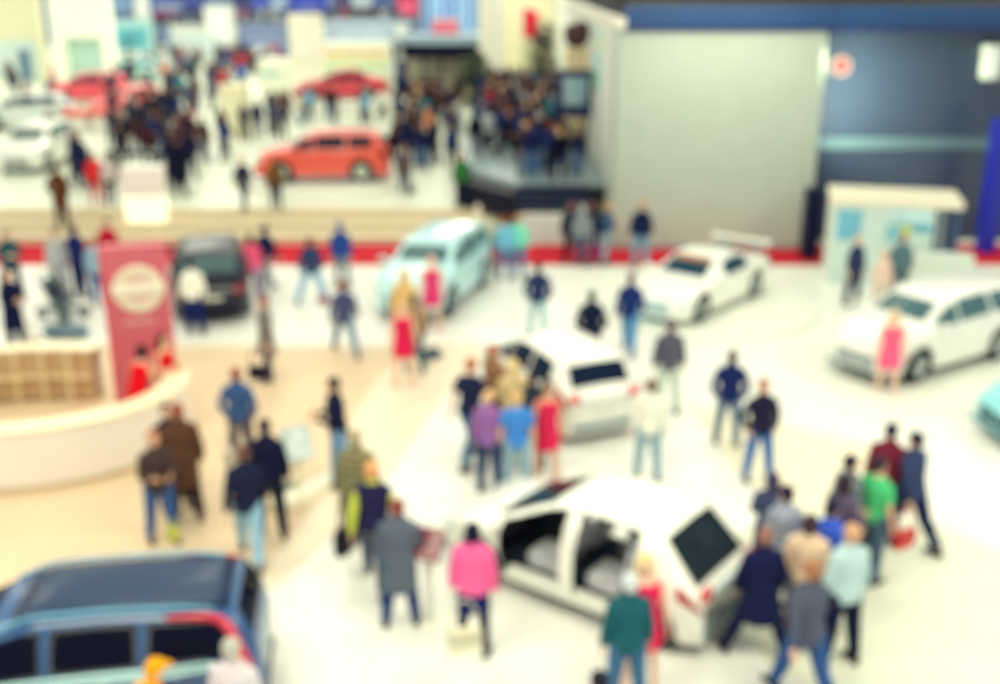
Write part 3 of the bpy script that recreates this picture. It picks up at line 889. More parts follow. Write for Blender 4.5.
for k in range(6):
    x = -hx+.3+(2*hx-.6)*k/5
    obj('blue_strip', Box(x-.12, x+.12, -hy-.05, -hy, .2, h-.2), mat(((50, 100, 190), (120, 170, 220), (70, 120, 200))[k % 3], .3, 0, 'screen', amount=.3, scale=2), t)
t, hx, hy, h = stand('stand_column', 'thick white column right of the video wall', 'column', (-1.136, 0.216, 61.40, 62.20, 0.600, 7.092), (248, 246, 228))
t, hx, hy, h = stand('stand_wall', 'beige stand wall with sage curtains behind the stage crowd', 'wall panel', (0.246, 3.260, 70.00, 70.60, 0.600, 6.993), (226, 220, 186))
for k in range(5):
    x = -hx*.1+k*hx*.22
    bm = bmesh.new(); pr = []
    for i in range(12): pr.append((x+.05*i*hx*.04*2, -hy-.12+.05*math.sin(i*1.6)))
    for i in range(11, -1, -1): pr.append((x+.05*i*hx*.04*2, -hy-.06+.05*math.sin(i*1.6)))
    prism(bm, pr, .4, h*.62); obj('curtain', bm, cloth((168, 186, 172)), t)
# red flag
fx, fy = 1.731, 66
t = empty('flag', (fx, fy, .6)); tag(t, 'tall red flag hanging in front of the beige stand wall', 'flag')
bm = bmesh.new(); capsule(bm, (-.42, 0, 0), (-.42, 0, 6.165-.6), .04, .03); obj('pole', bm, metal((170, 170, 170)), t, True)
bm = bmesh.new(); n = 10
zt, zb = 6.000-.6, 4.394-.6
f = [[bm.verts.new((-.40+.9*i/n, .06*math.sin(i*.9+j*.5), zt+(zb-zt)*j/8-.30*i/n)) for i in range(n+1)] for j in range(9)]
for j in range(8):
    for i in range(n): bm.faces.new((f[j][i], f[j][i+1], f[j+1][i+1], f[j+1][i]))
bmesh.ops.solidify(bm, geom=bm.faces[:], thickness=.02)
obj('cloth', bm, cloth((226, 70, 92)), t, True)

def shrub(name, label, x, y, z, hgt, r, c, potc):
    t = empty(name, (x, y, z)); tag(t, label, 'plant')
    bm = bmesh.new(); loft(bm, [(0, 0, 0, r*.42, r*.42), (0, 0, .5, r*.55, r*.55), (0, 0, .52, r*.5, r*.5)]); obj('pot', bm, wallm(potc), t)
    bm = bmesh.new(); capsule(bm, (0, 0, .4), (0, 0, hgt*.7), .06, .04); obj('stem', bm, mat((80, 60, 40), .8, 0, 'bark'), t)
    rnd = random.Random(int(hgt*100))
    bm = bmesh.new()
    for i in range(420):
        a, u = rnd.uniform(0, 2*PI), rnd.uniform(-1, 1)
        q = Vector((math.cos(a)*math.sqrt(1-u*u)*r, math.sin(a)*math.sqrt(1-u*u)*r, u*(hgt-.6)/2))*rnd.uniform(.35, 1)**.6
        q.z += .55+(hgt-.6)/2
        d = Vector((rnd.uniform(-1, 1), rnd.uniform(-1, 1), rnd.uniform(-.3, 1))).normalized()
        e = d.orthogonal().normalized()*.07
        v = [bm.verts.new(q), bm.verts.new(q+d*.16+e), bm.verts.new(q+d*.34), bm.verts.new(q+d*.16-e)]
        bm.faces.new(v)
    obj('foliage', bm, mat(c, .7, 0, 'leaf', amount=.3), t)
shrub('potted_shrub', 'dark green potted shrub under the right end of the balcony', -1.199, 56, 1.53, 2.6, .75, (40, 58, 26), (60, 60, 60))
shrub('potted_tree', 'tall dark potted tree beside the white side wall', 2.098, 55, 1.53, 4.2, .6, (36, 50, 44), (70, 60, 50))
# brown hanging drape with cream panel, screen in a dark frame on the stage
t, hx, hy, h = stand('room_divider', 'cream panel topped by a dark brown bulb at the side wall', 'panel', (2.408, 3.223, 41.50, 41.90, 1.532, 5.235), (226, 208, 164))
bm = bmesh.new(); ball(bm, (0, 0, h+.40), (.45, .4, .45), sub=3); ball(bm, (.15, -.05, h+.62), (.32, .3, .36), sub=3); ball(bm, (-.18, -.05, h+.5), (.32, .3, .36), sub=3)
obj('brown_top', bm, mat((70, 36, 40), .7, 0, 'shade', amount=.3), t, True)
Y = 44
t = empty('framed_screen', (2.604, 39, 1.53)); tag(t, 'big screen in a dark blue frame at the right of the stage', 'screen')
hx = (3.194-1.979)/2; za, zb = 3.018-1.53, 4.655-1.53
obj('frame', Box(-hx, hx, 0, .25, za, zb, .03), mat((22, 38, 84), .4, 0, 'board'), t)
obj('display', Box(-hx+.2, hx-.2, -.04, 0, za+.45, zb-.25), mat((84, 130, 160), .25, 0, 'screen', scale=2.2, rgb2=(190, 214, 214)), t)
for s in (-1, 1): obj('leg', Box(s*hx*.7-.06, s*hx*.7+.06, .05, .2, 0, za), mat((22, 38, 84), .4, 0, 'board'), t)
# graphic on the side wall
t = empty('wall_poster', (3.35, 38.6, 4.085)); tag(t, 'pale cyan poster with green and yellow on the long side wall', 'poster')
h = 6.069-4.085
obj('board', Box(-.04, -.001, -1.6, 1.6, 0, h), wallm((206, 236, 234)), t)
bm = bmesh.new(); ball(bm, (-.05, .3, h*.15), (.02, .8, .45), sub=3); obj('green_patch', bm, wallm((110, 200, 130)), t)
bm = bmesh.new(); ball(bm, (-.05, -.3, h*.72), (.02, .7, .40), sub=3); obj('yellow_patch', bm, wallm((240, 240, 190)), t)
bm = bmesh.new(); ball(bm, (-.05, .1, h*.45), (.02, .9, .5), sub=3); obj('blue_patch', bm, wallm((176, 222, 238)), t)
# red display desks under the red cars
for b, l in (((-20.861, -19.900, 53.50, 54.40, 0.600, 1.525), 'left of the two low red desks below the far red cars'), ((-19.611, -18.554, 53.50, 54.40, 0.600, 1.525), 'right of the two low red desks below the far red cars')):
    t, hx, hy, h = stand('display_desk', l, 'desk', b, (238, 236, 226), group='low red desks')
    obj('desk_top', Box(-hx-.08, hx+.08, -hy-.1, hy, h-.22, h+.06, .01), wallm((230, 104, 92)), t)
# lit totem on the steps
t = empty('lit_totem', (-11.112, 34.1, .4)); tag(t, 'white box totem with a glowing lower half on the beige steps', 'totem')
obj('upper_box', Box(-.62, .62, -.3, .3, .84, 1.75, .03), wallm((246, 244, 240)), t)
obj('glowing_base', Box(-.60, .60, -.28, .28, 0, .84, .03), mat((255, 252, 220), .5, 0, 'emissive', emit=.6), t)
t = empty('dark_table', (-13.282, 40, .6)); tag(t, 'black high table behind the white totem', 'table')
obj('table_top', Box(-.95, .95, -.4, .4, 1.0, 1.12, .03), mat((22, 24, 40), .4, 0, 'board'), t)
for sx in (-.8, .8):
    for sy in (-.3, .3): obj('leg', Box(sx-.05, sx+.05, sy-.05, sy+.05, 0, 1.0), mat((22, 24, 40), .4, 0, 'board'), t)

def plinth(name, label, loc, r, z0, h, c, sx=1.0, group=None):
    t = empty(name, (loc[0], loc[1], z0)); tag(t, label, 'plinth', group)
    bm = bmesh.new(); loft(bm, [(0, 0, 0, r*sx, r), (0, 0, h-.03, r*sx, r), (0, 0, h, r*sx-.03, r-.03)], 64); obj('disc', bm, mat(c, .35, 0, 'floor', amount=.02), t)
    bm = bmesh.new(); loft(bm, [(0, 0, .0, r*sx+.012, r+.012), (0, 0, .03, r*sx+.012, r+.012)], 64); obj('edge_strip', bm, mat((206, 212, 204), .4, 0, 'metal_edge'), t)
    return t
PL = (240, 242, 230)

# ---------------------------------------------------------------- cars
car((-4.80, 10.36), 187, MPV, (36, 82, 136), 'dark blue people carrier with tall red tail lights at the bottom left', win=(12, 16, 46), tail=(206, 44, 70), tail_tall=True,
    roof=(54, 82, 126), rails=(110, 172, 206), chrome=(190, 226, 230), trim=(30, 40, 70))
car((1.20, 13.05), 143, COMPACT, (240, 242, 232), 'white cutaway hatchback with open door sides and black rear window', win=(40, 60, 72), tail=(214, 60, 70), open_doors=True, trim=(104, 124, 130), scale=1.0)
car((1.02, 19.6), 114, HATCH, (242, 242, 234), 'white hatchback seen from behind with red tail lights in the middle', win=(24, 42, 76), tail=(224, 92, 92), trim=(110, 130, 138), scale=.97)
plinth('car_plinth', 'low white disc under the white race car', (4.9, 26.2), 2.9, 0, .10, PL, group='white car plinths')
car((4.88, 26.15), 231, SPORT, (244, 245, 236), 'white race car with a rear wing and orange sun strip', win=(52, 92, 118), tail=(120, 210, 216), trim=(150, 196, 206), wing=True, strip=(240, 176, 130), z=.10, grille=(150, 190, 200))
plinth('car_plinth', 'low white disc under the white saloon by the kiosk', (9.0, 22.0), 2.9, 0, .06, PL, group='white car plinths')
car((8.95, 21.95), 213, SUV, (244, 245, 238), 'white car with a dark slatted front bumper by the kiosk', win=(104, 146, 156), tail=(200, 80, 80), trim=(90, 116, 122), z=.06, grille=(110, 132, 138), scale=.98)
car((10.62, 18.0), 187, HATCH, (146, 224, 232), 'light turquoise small car cut by the right edge', win=(70, 120, 136), trim=(90, 140, 150))
car((-1.62, 26.9), 254, SUV, (186, 230, 236), 'pale blue car with its nose towards the blonde woman', win=(104, 146, 156), trim=(90, 130, 150), grille=(60, 90, 120), rim=(170, 190, 196))
car((-7.25, 26.7), 104, SUV, (16, 20, 44), 'dark navy off-roader seen from behind beside the red sign', win=(110, 146, 152), tail=(150, 40, 60), rails=(30, 36, 50), trim=(20, 24, 44))
plinth('car_plinth', 'long white plinth under the orange car', (-6.25, 39.3), 2.3, .6, .22, PL, 1.3, group='white car plinths')
car((-6.3, 39.3), 184, SUV, (232, 88, 70), 'bright orange red estate car on a white plinth at the back', win=(26, 36, 66), tail=(200, 40, 40), trim=(120, 150, 150), z=.82, scale=1.05, rim=(226, 230, 216))
plinth('car_plinth', 'tall white plinth under the crimson car', (-8.728, 61.5), 2.4, .6, .7, PL, 1.5, group='white car plinths')
car((-8.728, 61.5), 188, SEDAN, (214, 40, 66), 'crimson car on a plinth behind the orange car', win=(70, 30, 50), trim=(120, 40, 50), z=1.3, scale=1.08)
car((-24.226, 66), 200, SUV, (226, 66, 84), 'bright red car at far left in front of the white portal', win=(60, 44, 70), z=.6, scale=1.05)
car((-19.850, 59.5), 245, HATCH, (232, 96, 96), 'faded red car right of the bright red one at far left', win=(150, 90, 90), z=.6, scale=1.05)
car((-18.245, 43.6), 272, SUV, (240, 242, 232), 'white car facing forward at the left edge of the rear hall', win=(84, 124, 130), z=.6, trim=(190, 200, 196))
car((-23.385, 55), 190, SUV, (232, 240, 234), 'white car side-on behind the forward facing white one', win=(62, 96, 110), z=.6, trim=(180, 200, 200))
car((-26.386, 80), 185, MPV, (176, 220, 222), 'pale teal van in front of the cyan display wall', win=(120, 170, 180), z=.6)

# ---------------------------------------------------------------- reception counter and red sign
CX, CY, RX, RY, TH, CH = -8.45, 17.9, 2.95, 2.25, .42, 1.06
t = empty('reception_counter', (CX, CY, 0)); tag(t, 'curved cream reception counter around the red sign', 'counter')
def arc(bm, rx0, ry0, rx1, ry1, z0, z1, a0, a1, n=72):
    prev = None
    for i in range(n+1):
        a = math.radians(a0+(a1-a0)*i/n); c, s = math.cos(a), math.sin(a)
        v = [bm.verts.new(p) for p in ((rx0*c, ry0*s, z0), (rx1*c, ry1*s, z0), (rx1*c, ry1*s, z1), (rx0*c, ry0*s, z1))]
        if prev:
            for k in range(4): bm.faces.new((prev[k], prev[(k+1) % 4], v[(k+1) % 4], v[k]))
        else: bm.faces.new(v)
        prev = v
    bm.faces.new(prev[::-1])
A0, A1 = 75, 378
bm = bmesh.new(); arc(bm, RX-.06, RY-.06, RX, RY, .10, CH-.05, A0, A1); obj('outer_panel', bm, wallm((246, 236, 228)), t)
bm = bmesh.new(); arc(bm, RX-.09, RY-.09, RX-.03, RY-.03, 0, .10, A0, A1); obj('toe_kick', bm, wallm((206, 186, 146)), t)
bm = bmesh.new(); arc(bm, RX-TH, RY-TH, RX+.03, RY+.03, CH-.05, CH, A0-1, A1+1); obj('worktop', bm, mat((248, 236, 202), .35, 0, 'board', amount=.02), t)
bm = bmesh.new(); arc(bm, RX-TH+.06, RY-TH+.06, RX-TH+.10, RY-TH+.10, .05, CH-.05, A0, A1); obj('inner_panel', bm, mat((196, 166, 128), .6, 0, 'wood', amount=.12), t)
for k in range(13):
    a = math.radians(84+k*11.5); c, s = math.cos(a), math.sin(a)
    bm = bmesh.new(); box(bm, -.17, .02, -.022, .022, .06, CH-.06)
    bmesh.ops.transform(bm, matrix=Matrix.Translation(((RX-TH+.04)*c, (RY-TH+.04)*s, 0)) @ Matrix.Rotation(math.atan2(s*RX, c*RY), 4, 'Z'), verts=bm.verts[:])
    obj('divider', bm, mat((236, 220, 180), .5, 0, 'board'), t)
bm = bmesh.new(); arc(bm, RX-TH-.12, RY-TH-.12, RX-TH+.08, RY-TH+.08, .50, .54, A0, 235); obj('shelf', bm, mat((230, 210, 168), .5, 0, 'board'), t)
# red sign
t = empty('totem_sign', (-6.54, 19.1, 0), math.radians(16)); tag(t, 'tall red sign panel with a round white emblem beside the counter', 'sign')
obj('panel', Box(-.56, .56, -.02, .22, .02, 3.22, .01), mat((212, 104, 120), .4, 0, 'board', amount=.04), t)  # paler pink puts the sheen of the red face into its colour
obj('side_strip', Box(-.585, -.555, -.03, .23, .02, 3.22), mat((236, 30, 40), .4, 0, 'board', amount=.04), t)
obj('foot_plate', Box(-.65, .65, -.12, .32, 0, .03), mat((150, 30, 40), .5, 0, 'board'), t)
bm = bmesh.new(); lathe(bm, [(.30, -.055), (.42, -.055), (.44, -.03), (.44, -.02), (.28, -.02), (.28, -.045)], 48, 'Y'); bmesh.ops.translate(bm, vec=(.02, 0, 2.42), verts=bm.verts[:])
e = obj('emblem_ring', bm, mat((240, 232, 206), .35, .1, 'enamel'), t)
obj('emblem_bar', Box(-.44, .48, -.085, -.03, 2.33, 2.51, .02), mat((250, 246, 226), .35, .1, 'enamel'), e)
bm = bmesh.new(); lathe(bm, [(.001, -.03), (.28, -.03), (.28, -.02), (.001, -.02)], 40, 'Y'); bmesh.ops.translate(bm, vec=(.02, 0, 2.42), verts=bm.verts[:])
obj('emblem_field', bm, mat((232, 196, 186), .4, 0, 'enamel'), e)
for i in range(6): obj('pale_character', Box(-.26+.09*i, -.20+.09*i, -.035, -.02, 1.76, 1.85), wallm((232, 180, 180)), t)

# ---------------------------------------------------------------- information stands
def lectern(loc, yaw, label, screen, stem, h=1.05, w=.42, d=.32, tilt=38, sheet=None):
    t = empty('information_stand', (loc[0], loc[1], 0), math.radians(yaw)); tag(t, label, 'information stand', 'tilted information stands')
    obj('base_plate', Box(-.20, .20, -.20, .20, 0, .02, .006), wallm(stem), t)
    obj('stem', Box(-.055, .055, -.025, .025, .02, h, .008), wallm(stem), t)
    bm = bmesh.new(); box(bm, -w/2, w/2, -d/2, d/2, -.02, .02, .008)
    bmesh.ops.transform(bm, matrix=Matrix.Translation((0, -.02, h+.02)) @ Matrix.Rotation(math.radians(tilt), 4, 'X'), verts=bm.verts[:])
    p = obj('tilted_panel', bm, mat(screen, .35, 0, 'board', amount=.1), t)
    bm = bmesh.new(); box(bm, -w/2+.03, w/2-.03, -d/2+.03, d/2-.03, .018, .026)
    bmesh.ops.transform(bm, matrix=Matrix.Translation((0, -.02, h+.02)) @ Matrix.Rotation(math.radians(tilt), 4, 'X'), verts=bm.verts[:])
    obj('sheet', bm, mat(sheet or screen, .2, 0, 'print', amount=.2), p)
lectern((-1.345, 19.370), 40, 'slim cream information stand with a dark tilted panel right of the red dress', (60, 74, 84), (244, 240, 220), w=.55, d=.30, tilt=30)
lectern((-0.888, 12.112), -20, 'information stand with a dark red tilted panel beside the grey coat', (124, 36, 60), (246, 246, 232), h=1.10, w=.40, d=.42, tilt=46)
lectern((-3.127, 15.526), 25, 'information stand with a grey blue panel behind the two black jackets', (150, 172, 186), (236, 226, 200), h=.95, w=.45, d=.55, tilt=50, sheet=(190, 204, 204))
# low white kerb and dark mat
t = empty('floor_ramp', (*(-2.736, 15.526), 0)); tag(t, 'low white kerb ramp behind the olive coat', 'ramp')
a, b = Vector((*(-3.308, 14.991), 0)), Vector((*(-2.131, 16.701), 0)); o0 = Vector((*(-2.736, 15.526), 0)); dv = (b-a).normalized(); nv = Vector((-dv.y, dv.x, 0))
def rp(p): q = p-o0; return (q.x, q.y)
bm = bmesh.new(); prism(bm, [rp(a), rp(b), rp(b+nv*.30), rp(a+nv*.30)], 0, .16); bmesh.ops.bevel(bm, geom=bm.edges[:], offset=.02, segments=2, affect='EDGES'); obj('kerb', bm, wallm((250, 244, 224)), t)
bm = bmesh.new(); prism(bm, [rp(a+nv*.30), rp(b+nv*.30), rp(b+nv*.42), rp(a+nv*.42)], 0, .08); obj('kerb_step', bm, wallm((226, 212, 180)), t)
t = empty('floor_mat', (*(-3.280, 15.950), 0)); tag(t, 'dark grey green mat on the beige floor by the kerb', 'mat')
obj('pad', Box(-.55, .45, -.18, .22, .006, .022, .006), mat((96, 118, 120), .9, 0, 'rubber', scale=20), t)
obj('edge_trim', Box(-.58, .48, -.21, .25, .006, .012), mat((140, 154, 150), .9, 0, 'rubber'), t)

# ---------------------------------------------------------------- kiosk on the right
KY, kx0, kx1 = 27.8, 8.634, 11.849
t = empty('kiosk', ((kx0+kx1)/2, KY+.3, 0), math.radians(-14)); tag(t, 'white box kiosk with light blue graphics before the dark wall', 'kiosk')
hx = (kx1-kx0)/2; KH = 2.28
obj('back_wall', Box(-hx, hx, 1.6, 1.7, 0, KH-.2), wallm((214, 228, 220)), t)
obj('left_wall', Box(-hx, -hx+.12, 0, 1.7, 0, KH-.2), wallm((222, 232, 222)), t)
obj('roof', Box(-hx-.04, hx+.04, -.05, 1.75, KH-.2, KH, .03), mat((246, 236, 212), .5, 0, 'board', amount=.03), t)
obj('front_wall', Box(-hx+.12, hx*.62, .0, .10, 0, KH-.2), wallm((208, 228, 222)), t)
for a, b, z0, z1, c in ((-.88, -.50, 1.15, 1.95, (120, 190, 216)), (-.10, .10, 1.2, 1.62, (130, 196, 206)), (.02, .58, 1.45, 1.66, (92, 176, 204)), (.10, .28, 1.35, 1.6, (214, 226, 130)), (-.05, .55, 1.74, 2.05, (196, 228, 232))):
    obj('graphic_panel', Box(hx*a, hx*b, -.020-.010*(c[0] % 7), .0, z0, z1), mat(c, .4, 0, 'print', amount=.18, scale=3), t)
for k in range(3): obj('corner_post', Box(hx-.10, hx, .02+k*.75, .12+k*.75, 0, KH-.2), mat((60, 84, 124), .4, 0, 'metal_edge'), t)
obj('dark_doorway', Box(hx*.66, hx*.70, .1, 1.6, 0, KH-.2), mat((70, 100, 140), .5, 0, 'board'), t)
obj('counter_desk', Box(hx*.25, hx+.35, -.75, -.15, 0, 1.02, .03), wallm((214, 226, 216)), t)
t, hx, hy, h = slab_thing('filler', 'narrow dark navy cabinet for the dark gap left of the kiosk', 'filler', 8.703, 9.098, 30.7, 31.2, 0, 2.037, (20, 26, 60))  # dark block put in to paint the dark gap beside the kiosk

# ---------------------------------------------------------------- pushchair at the left
def pushchair(loc, yaw, label):
    t = empty('pushchair', (loc[0], loc[1], 0), math.radians(yaw)); tag(t, label, 'pushchair')
    fm = mat((86, 98, 112), .4, .4, 'metal')
    for s in (-1, 1):
        bm = bmesh.new(); capsule(bm, (s*.24, -.42, .16), (s*.24, .30, .78), .018, .018); capsule(bm, (s*.24, .36, .16), (s*.24, -.20, .62), .018, .018); capsule(bm, (s*.24, .30, .78), (s*.24, .48, 1.04), .018, .018)
        obj('side_frame', bm, fm, t, True)
        for y in (-.42, .36):
            bm = bmesh.new(); lathe(bm, [(.09, -.03), (.15, -.03), (.16, 0), (.15, .03), (.09, .03)], 20, 'Y', Matrix.Translation((s*.29, y, .16)) @ Matrix.Rotation(PI/2, 4, 'Z')); obj('wheel', bm, mat((40, 48, 60), .8, 0, 'rubber'), t, True)
    bm = bmesh.new(); capsule(bm, (-.24, .48, 1.04), (.24, .48, 1.04), .022, .022); obj('handlebar', bm, fm, t, True)
    obj('seat', Box(-.21, .21, -.28, .14, .42, .52, .03), cloth((70, 84, 96)), t)
    bm = bmesh.new(); box(bm, -.21, .21, -.04, .04, 0, .50, .03); bmesh.ops.transform(bm, matrix=Matrix.Translation((0, .14, .46)) @ Matrix.Rotation(-.45, 4, 'X'), verts=bm.verts[:]); obj('backrest', bm, cloth((60, 72, 86)), t)
    bm = bmesh.new(); ball(bm, (0, .16, .82), (.24, .26, .20), sub=3)
    bmesh.ops.delete(bm, geom=[v for v in bm.verts if v.co.z < .80 or v.co.y < -.02], context='VERTS'); bmesh.ops.solidify(bm, geom=bm.faces[:], thickness=.015); obj('canopy', bm, cloth((90, 104, 112)), t, True)
    obj('basket', Box(-.20, .20, -.28, .28, .18, .30, .02), cloth((120, 134, 140)), t)
pushchair((-10.447, 25.120), 60, 'grey pushchair between the counter and the standing visitors at left')
t = empty('mobility_bag', (*(-9.783, 23.597), 0)); t.name = 'duffel_bag'; tag(t, 'grey blue duffel bag lying behind the reception counter', 'bag')
bm = bmesh.new(); capsule(bm, (-.36, 0, .17), (.36, 0, .17), .16, .16); obj('body', bm, cloth((110, 134, 150)), t, True)
bm = bmesh.new(); capsule(bm, (-.2, -.02, .30), (-.12, -.02, .42), .015, .015); capsule(bm, (-.12, -.02, .42), (.12, -.02, .42), .015, .015); capsule(bm, (.12, -.02, .42), (.2, -.02, .30), .015, .015); obj('handle', bm, cloth((60, 74, 90)), t, True)

def handbag(loc, yaw, c, label, s=1.0, strap=.34):
    """soft bag with a flap and a strap; loc is the middle of its base"""
    t = empty('handbag', loc, math.radians(yaw)); tag(t, label, 'bag', None); t.scale = (s, s, s)
    bm = bmesh.new(); box(bm, -.17, .17, -.06, .06, 0, .26, .045); obj('body', bm, mat(c, .5, 0, 'leather', amount=.12), t, True)
    obj('flap', Box(-.165, .165, -.075, .0, .12, .265, .02), mat(tuple(int(v*.85) for v in c), .5, 0, 'leather'), t)
    bm = bmesh.new(); pr = None
    for i in range(11):
        a = PI*i/10; q = Vector((.14*math.cos(a), 0, .24+strap*math.sin(a)))
        if pr is not None: capsule(bm, pr, q, .012, .012)
        pr = q
    obj('strap', bm, mat(tuple(int(v*.8) for v in c), .5, 0, 'leather'), t, True)
# ---------------------------------------------------------------- visitors one by one
NAVY, BLACK, JEAN, LJEAN, CHAR = (22, 28, 66), (16, 18, 40), (70, 104, 156), (140, 186, 214), (70, 74, 92)
BR, DK, BL, RD, GY, TAN = (84, 52, 44), (30, 26, 36), (236, 202, 140), (150, 84, 60), (190, 188, 184), (200, 150, 110)
S = lambda style, c: (style, c)
G1 = 'visitors on the show floor'
def P(loc, yaw, pose, clothes, label, **k): return person(loc, yaw, pose, clothes, label, k.pop('group', G1), **k)
# left edge, behind the counter
P((-10.428, 22.493, 0.000), 70, 'folded', [('coat', (18, 24, 60)), ('trousers', NAVY)], 'person with long brown hair in navy coat at the left edge', hair=S('long', (96, 64, 40)), h=1.08)
handbag((-9.315, 20.828, 0.620), 80, (196, 140, 84), 'tan handbag at the hip of the navy coated person at left edge', 1.0)
P((-12.305, 26.831, 0.000), 40, 'folded', [('jacket', (36, 84, 92)), ('trousers', NAVY)], 'person in dark teal jacket in front of the red strip at far left', hair=S('short', BR))
P((-11.170, 27.014, 0.000), 20, 'stand', [('jacket', (176, 180, 184)), ('trousers', (150, 154, 164))], 'person in pale grey jacket and trousers left of the navy group', hair=S('short', BR), skin=1)
handbag((-10.259, 24.590, 0.700), 10, (40, 46, 70), 'dark bag carried by the pale grey person near the pushchair', .9)
P((-10.690, 27.014, 0.000), 160, 'stand', [('jacket', (30, 40, 96)), ('trousers', (28, 36, 84))], 'person all in navy turned away left of the red sign', hair=S('short', DK), h=1.06)
P((-9.898, 26.122, 0.000), 175, 'stand', [('shirt', (150, 178, 200)), ('trousers', (74, 108, 156))], 'person in light blue shirt and jeans beside the red sign', hair=S('short', (150, 120, 90)))
P((-10.268, 28.161, 0.000), 0, 'stand', [('jacket', (190, 30, 54)), ('trousers', NAVY)], 'person in red jacket half hidden behind the red sign', hair=S('short', BR))
# hostesses in red
P((-6.305, 17.861, 0.000), 160, 'lean', [('dress', (228, 16, 34)), ('leggings', (60, 30, 40))], 'woman with black tied hair in red dress behind the counter, nearer one', hair=S('bob', (36, 24, 30)), group='hostesses in red behind the counter', h=.99)
P((-6.029, 18.589, 0.000), 60, 'phone', [('dress', (222, 20, 36)), ('leggings', (60, 30, 40))], 'woman with long brown hair in red dress by the red sign edge', hair=S('long', (90, 44, 30)), group='hostesses in red behind the counter', h=1.0)
# near the dark off-roader
P((-6.930, 23.888, 0.000), 185, 'stand', [('shirt', (244, 246, 236)), ('trousers', (24, 36, 100))], 'person in white shirt and blue trousers behind the navy off-roader', hair=S('short', DK))
P((-6.014, 27.387, 0.000), 150, 'walk', [('jacket', (26, 36, 76)), ('trousers', (150, 156, 160))], 'person in navy jacket and grey trousers by the off-roader', hair=S('short', NAVY), h=1.05)
P((-6.176, 26.472, 0.000), 200, 'stand', [('jacket', (240, 96, 136)), ('trousers', (150, 130, 170))], 'person in bright pink jacket beside the navy off-roader', hair=S('bob', BR))
P((-4.659, 26.296, 0.000), 200, 'apart', [('jacket', (50, 66, 104)), ('trousers', (140, 190, 224))], 'person in blue grey top and light jeans with legs apart on red strip', hair=S('short', BR))
handbag((-3.949, 23.667, 0.780), 0, (160, 40, 60), 'small red bag beside the person with legs apart', .7)
P((-4.122, 27.769, 0.000), 180, 'stand', [('jacket', (44, 74, 150)), ('trousers', (120, 140, 150))], 'person in blue jacket behind the walker in dark grey blue', hair=S('cap', (50, 80, 150)))
P((-3.334, 22.493, 0.000), 190, 'stride', [('jacket', (72, 80, 118)), ('trousers', (120, 146, 170))], 'person in dusty blue jacket striding away with legs wide', hair=S('short', RD), skin=1)
P((-4.676, 20.886, 0.000), -65, 'stand', [('coat', (126, 122, 120)), ('trousers', (70, 66, 84))], 'person in mid grey coat facing left alone on the beige floor', hair=S('short', (150, 70, 60)))
handbag((-4.550, 19.494, 0.520), 0, (30, 28, 50), 'black shoulder bag hanging by the mid grey coat', 1.15)
# by the pale blue car
P((-1.919, 20.657, 0.000), 10, 'stand', [('dress', (224, 36, 84))], 'blonde woman in a crimson dress standing before the pale blue car', hair=S('long', (220, 176, 112)), skin=3, shoes=(236, 190, 170))
P((-2.041, 22.626, 0.000), -10, 'stand', [('coat', (226, 190, 130)), ('trousers', (70, 90, 120))], 'tall blonde person in tan coat right behind the crimson dress', hair=S('long', (240, 206, 140)), h=1.06)
P((-1.753, 21.358, 0.000), 185, 'stand', [('jacket', (160, 134, 104)), ('trousers', (64, 90, 110))], 'person in brown jacket and slate trousers right of the crimson dress', hair=S('short', (70, 60, 80)), h=.95)
P((-1.557, 24.261, 0.000), 5, 'stand', [('dress', (222, 60, 120))], 'woman in magenta pink dress beside the bonnet of pale blue car', hair=S('bob', (240, 180, 170)), skin=3, shoes=(230, 120, 150))
P((-0.614, 30.057, 0.000), 180, 'stand', [('jacket', (232, 226, 204)), ('trousers', (180, 180, 176))], 'white haired person in cream jacket behind the pale blue car', hair=S('short', (236, 220, 210)))
P((-0.355, 29.400, 0.000), 170, 'stand', [('jacket', (206, 200, 176)), ('trousers', (120, 120, 130))], 'person in beige jacket left of the turquoise shirt by the black steps', hair=S('short', BR))
P((0.133, 28.563, 0.000), 180, 'stand', [('shirt', (120, 190, 220)), ('trousers', (84, 124, 168))], 'person in sky blue shirt and jeans below the black ramp', hair=S('short', RD))
P((0.482, 28.768, 0.000), 170, 'stand', [('shirt', (130, 224, 196)), ('trousers', (84, 124, 168))], 'person in mint green shirt and jeans below the black steps', hair=S('short', TAN))
P((0.851, 23.669, 0.000), 175, 'pocket', [('jacket', (42, 56, 96)), ('trousers', (176, 208, 214))], 'person in navy jacket and very light jeans alone on white floor', hair=S('short', BR))
P((1.855, 21.358, 0.000), 180, 'pocket', [('coat', (24, 32, 60)), ('trousers', NAVY)], 'broad person in black coat seen from behind above the white hatchback', hair=S('short', DK), h=1.0)
P((2.793, 22.626, 0.000), 165, 'walk', [('jacket', (30, 48, 110)), ('trousers', (92, 144, 190))], 'person in royal navy jacket and jeans walking beside the race car', hair=S('short', (110, 60, 60)), h=1.05)
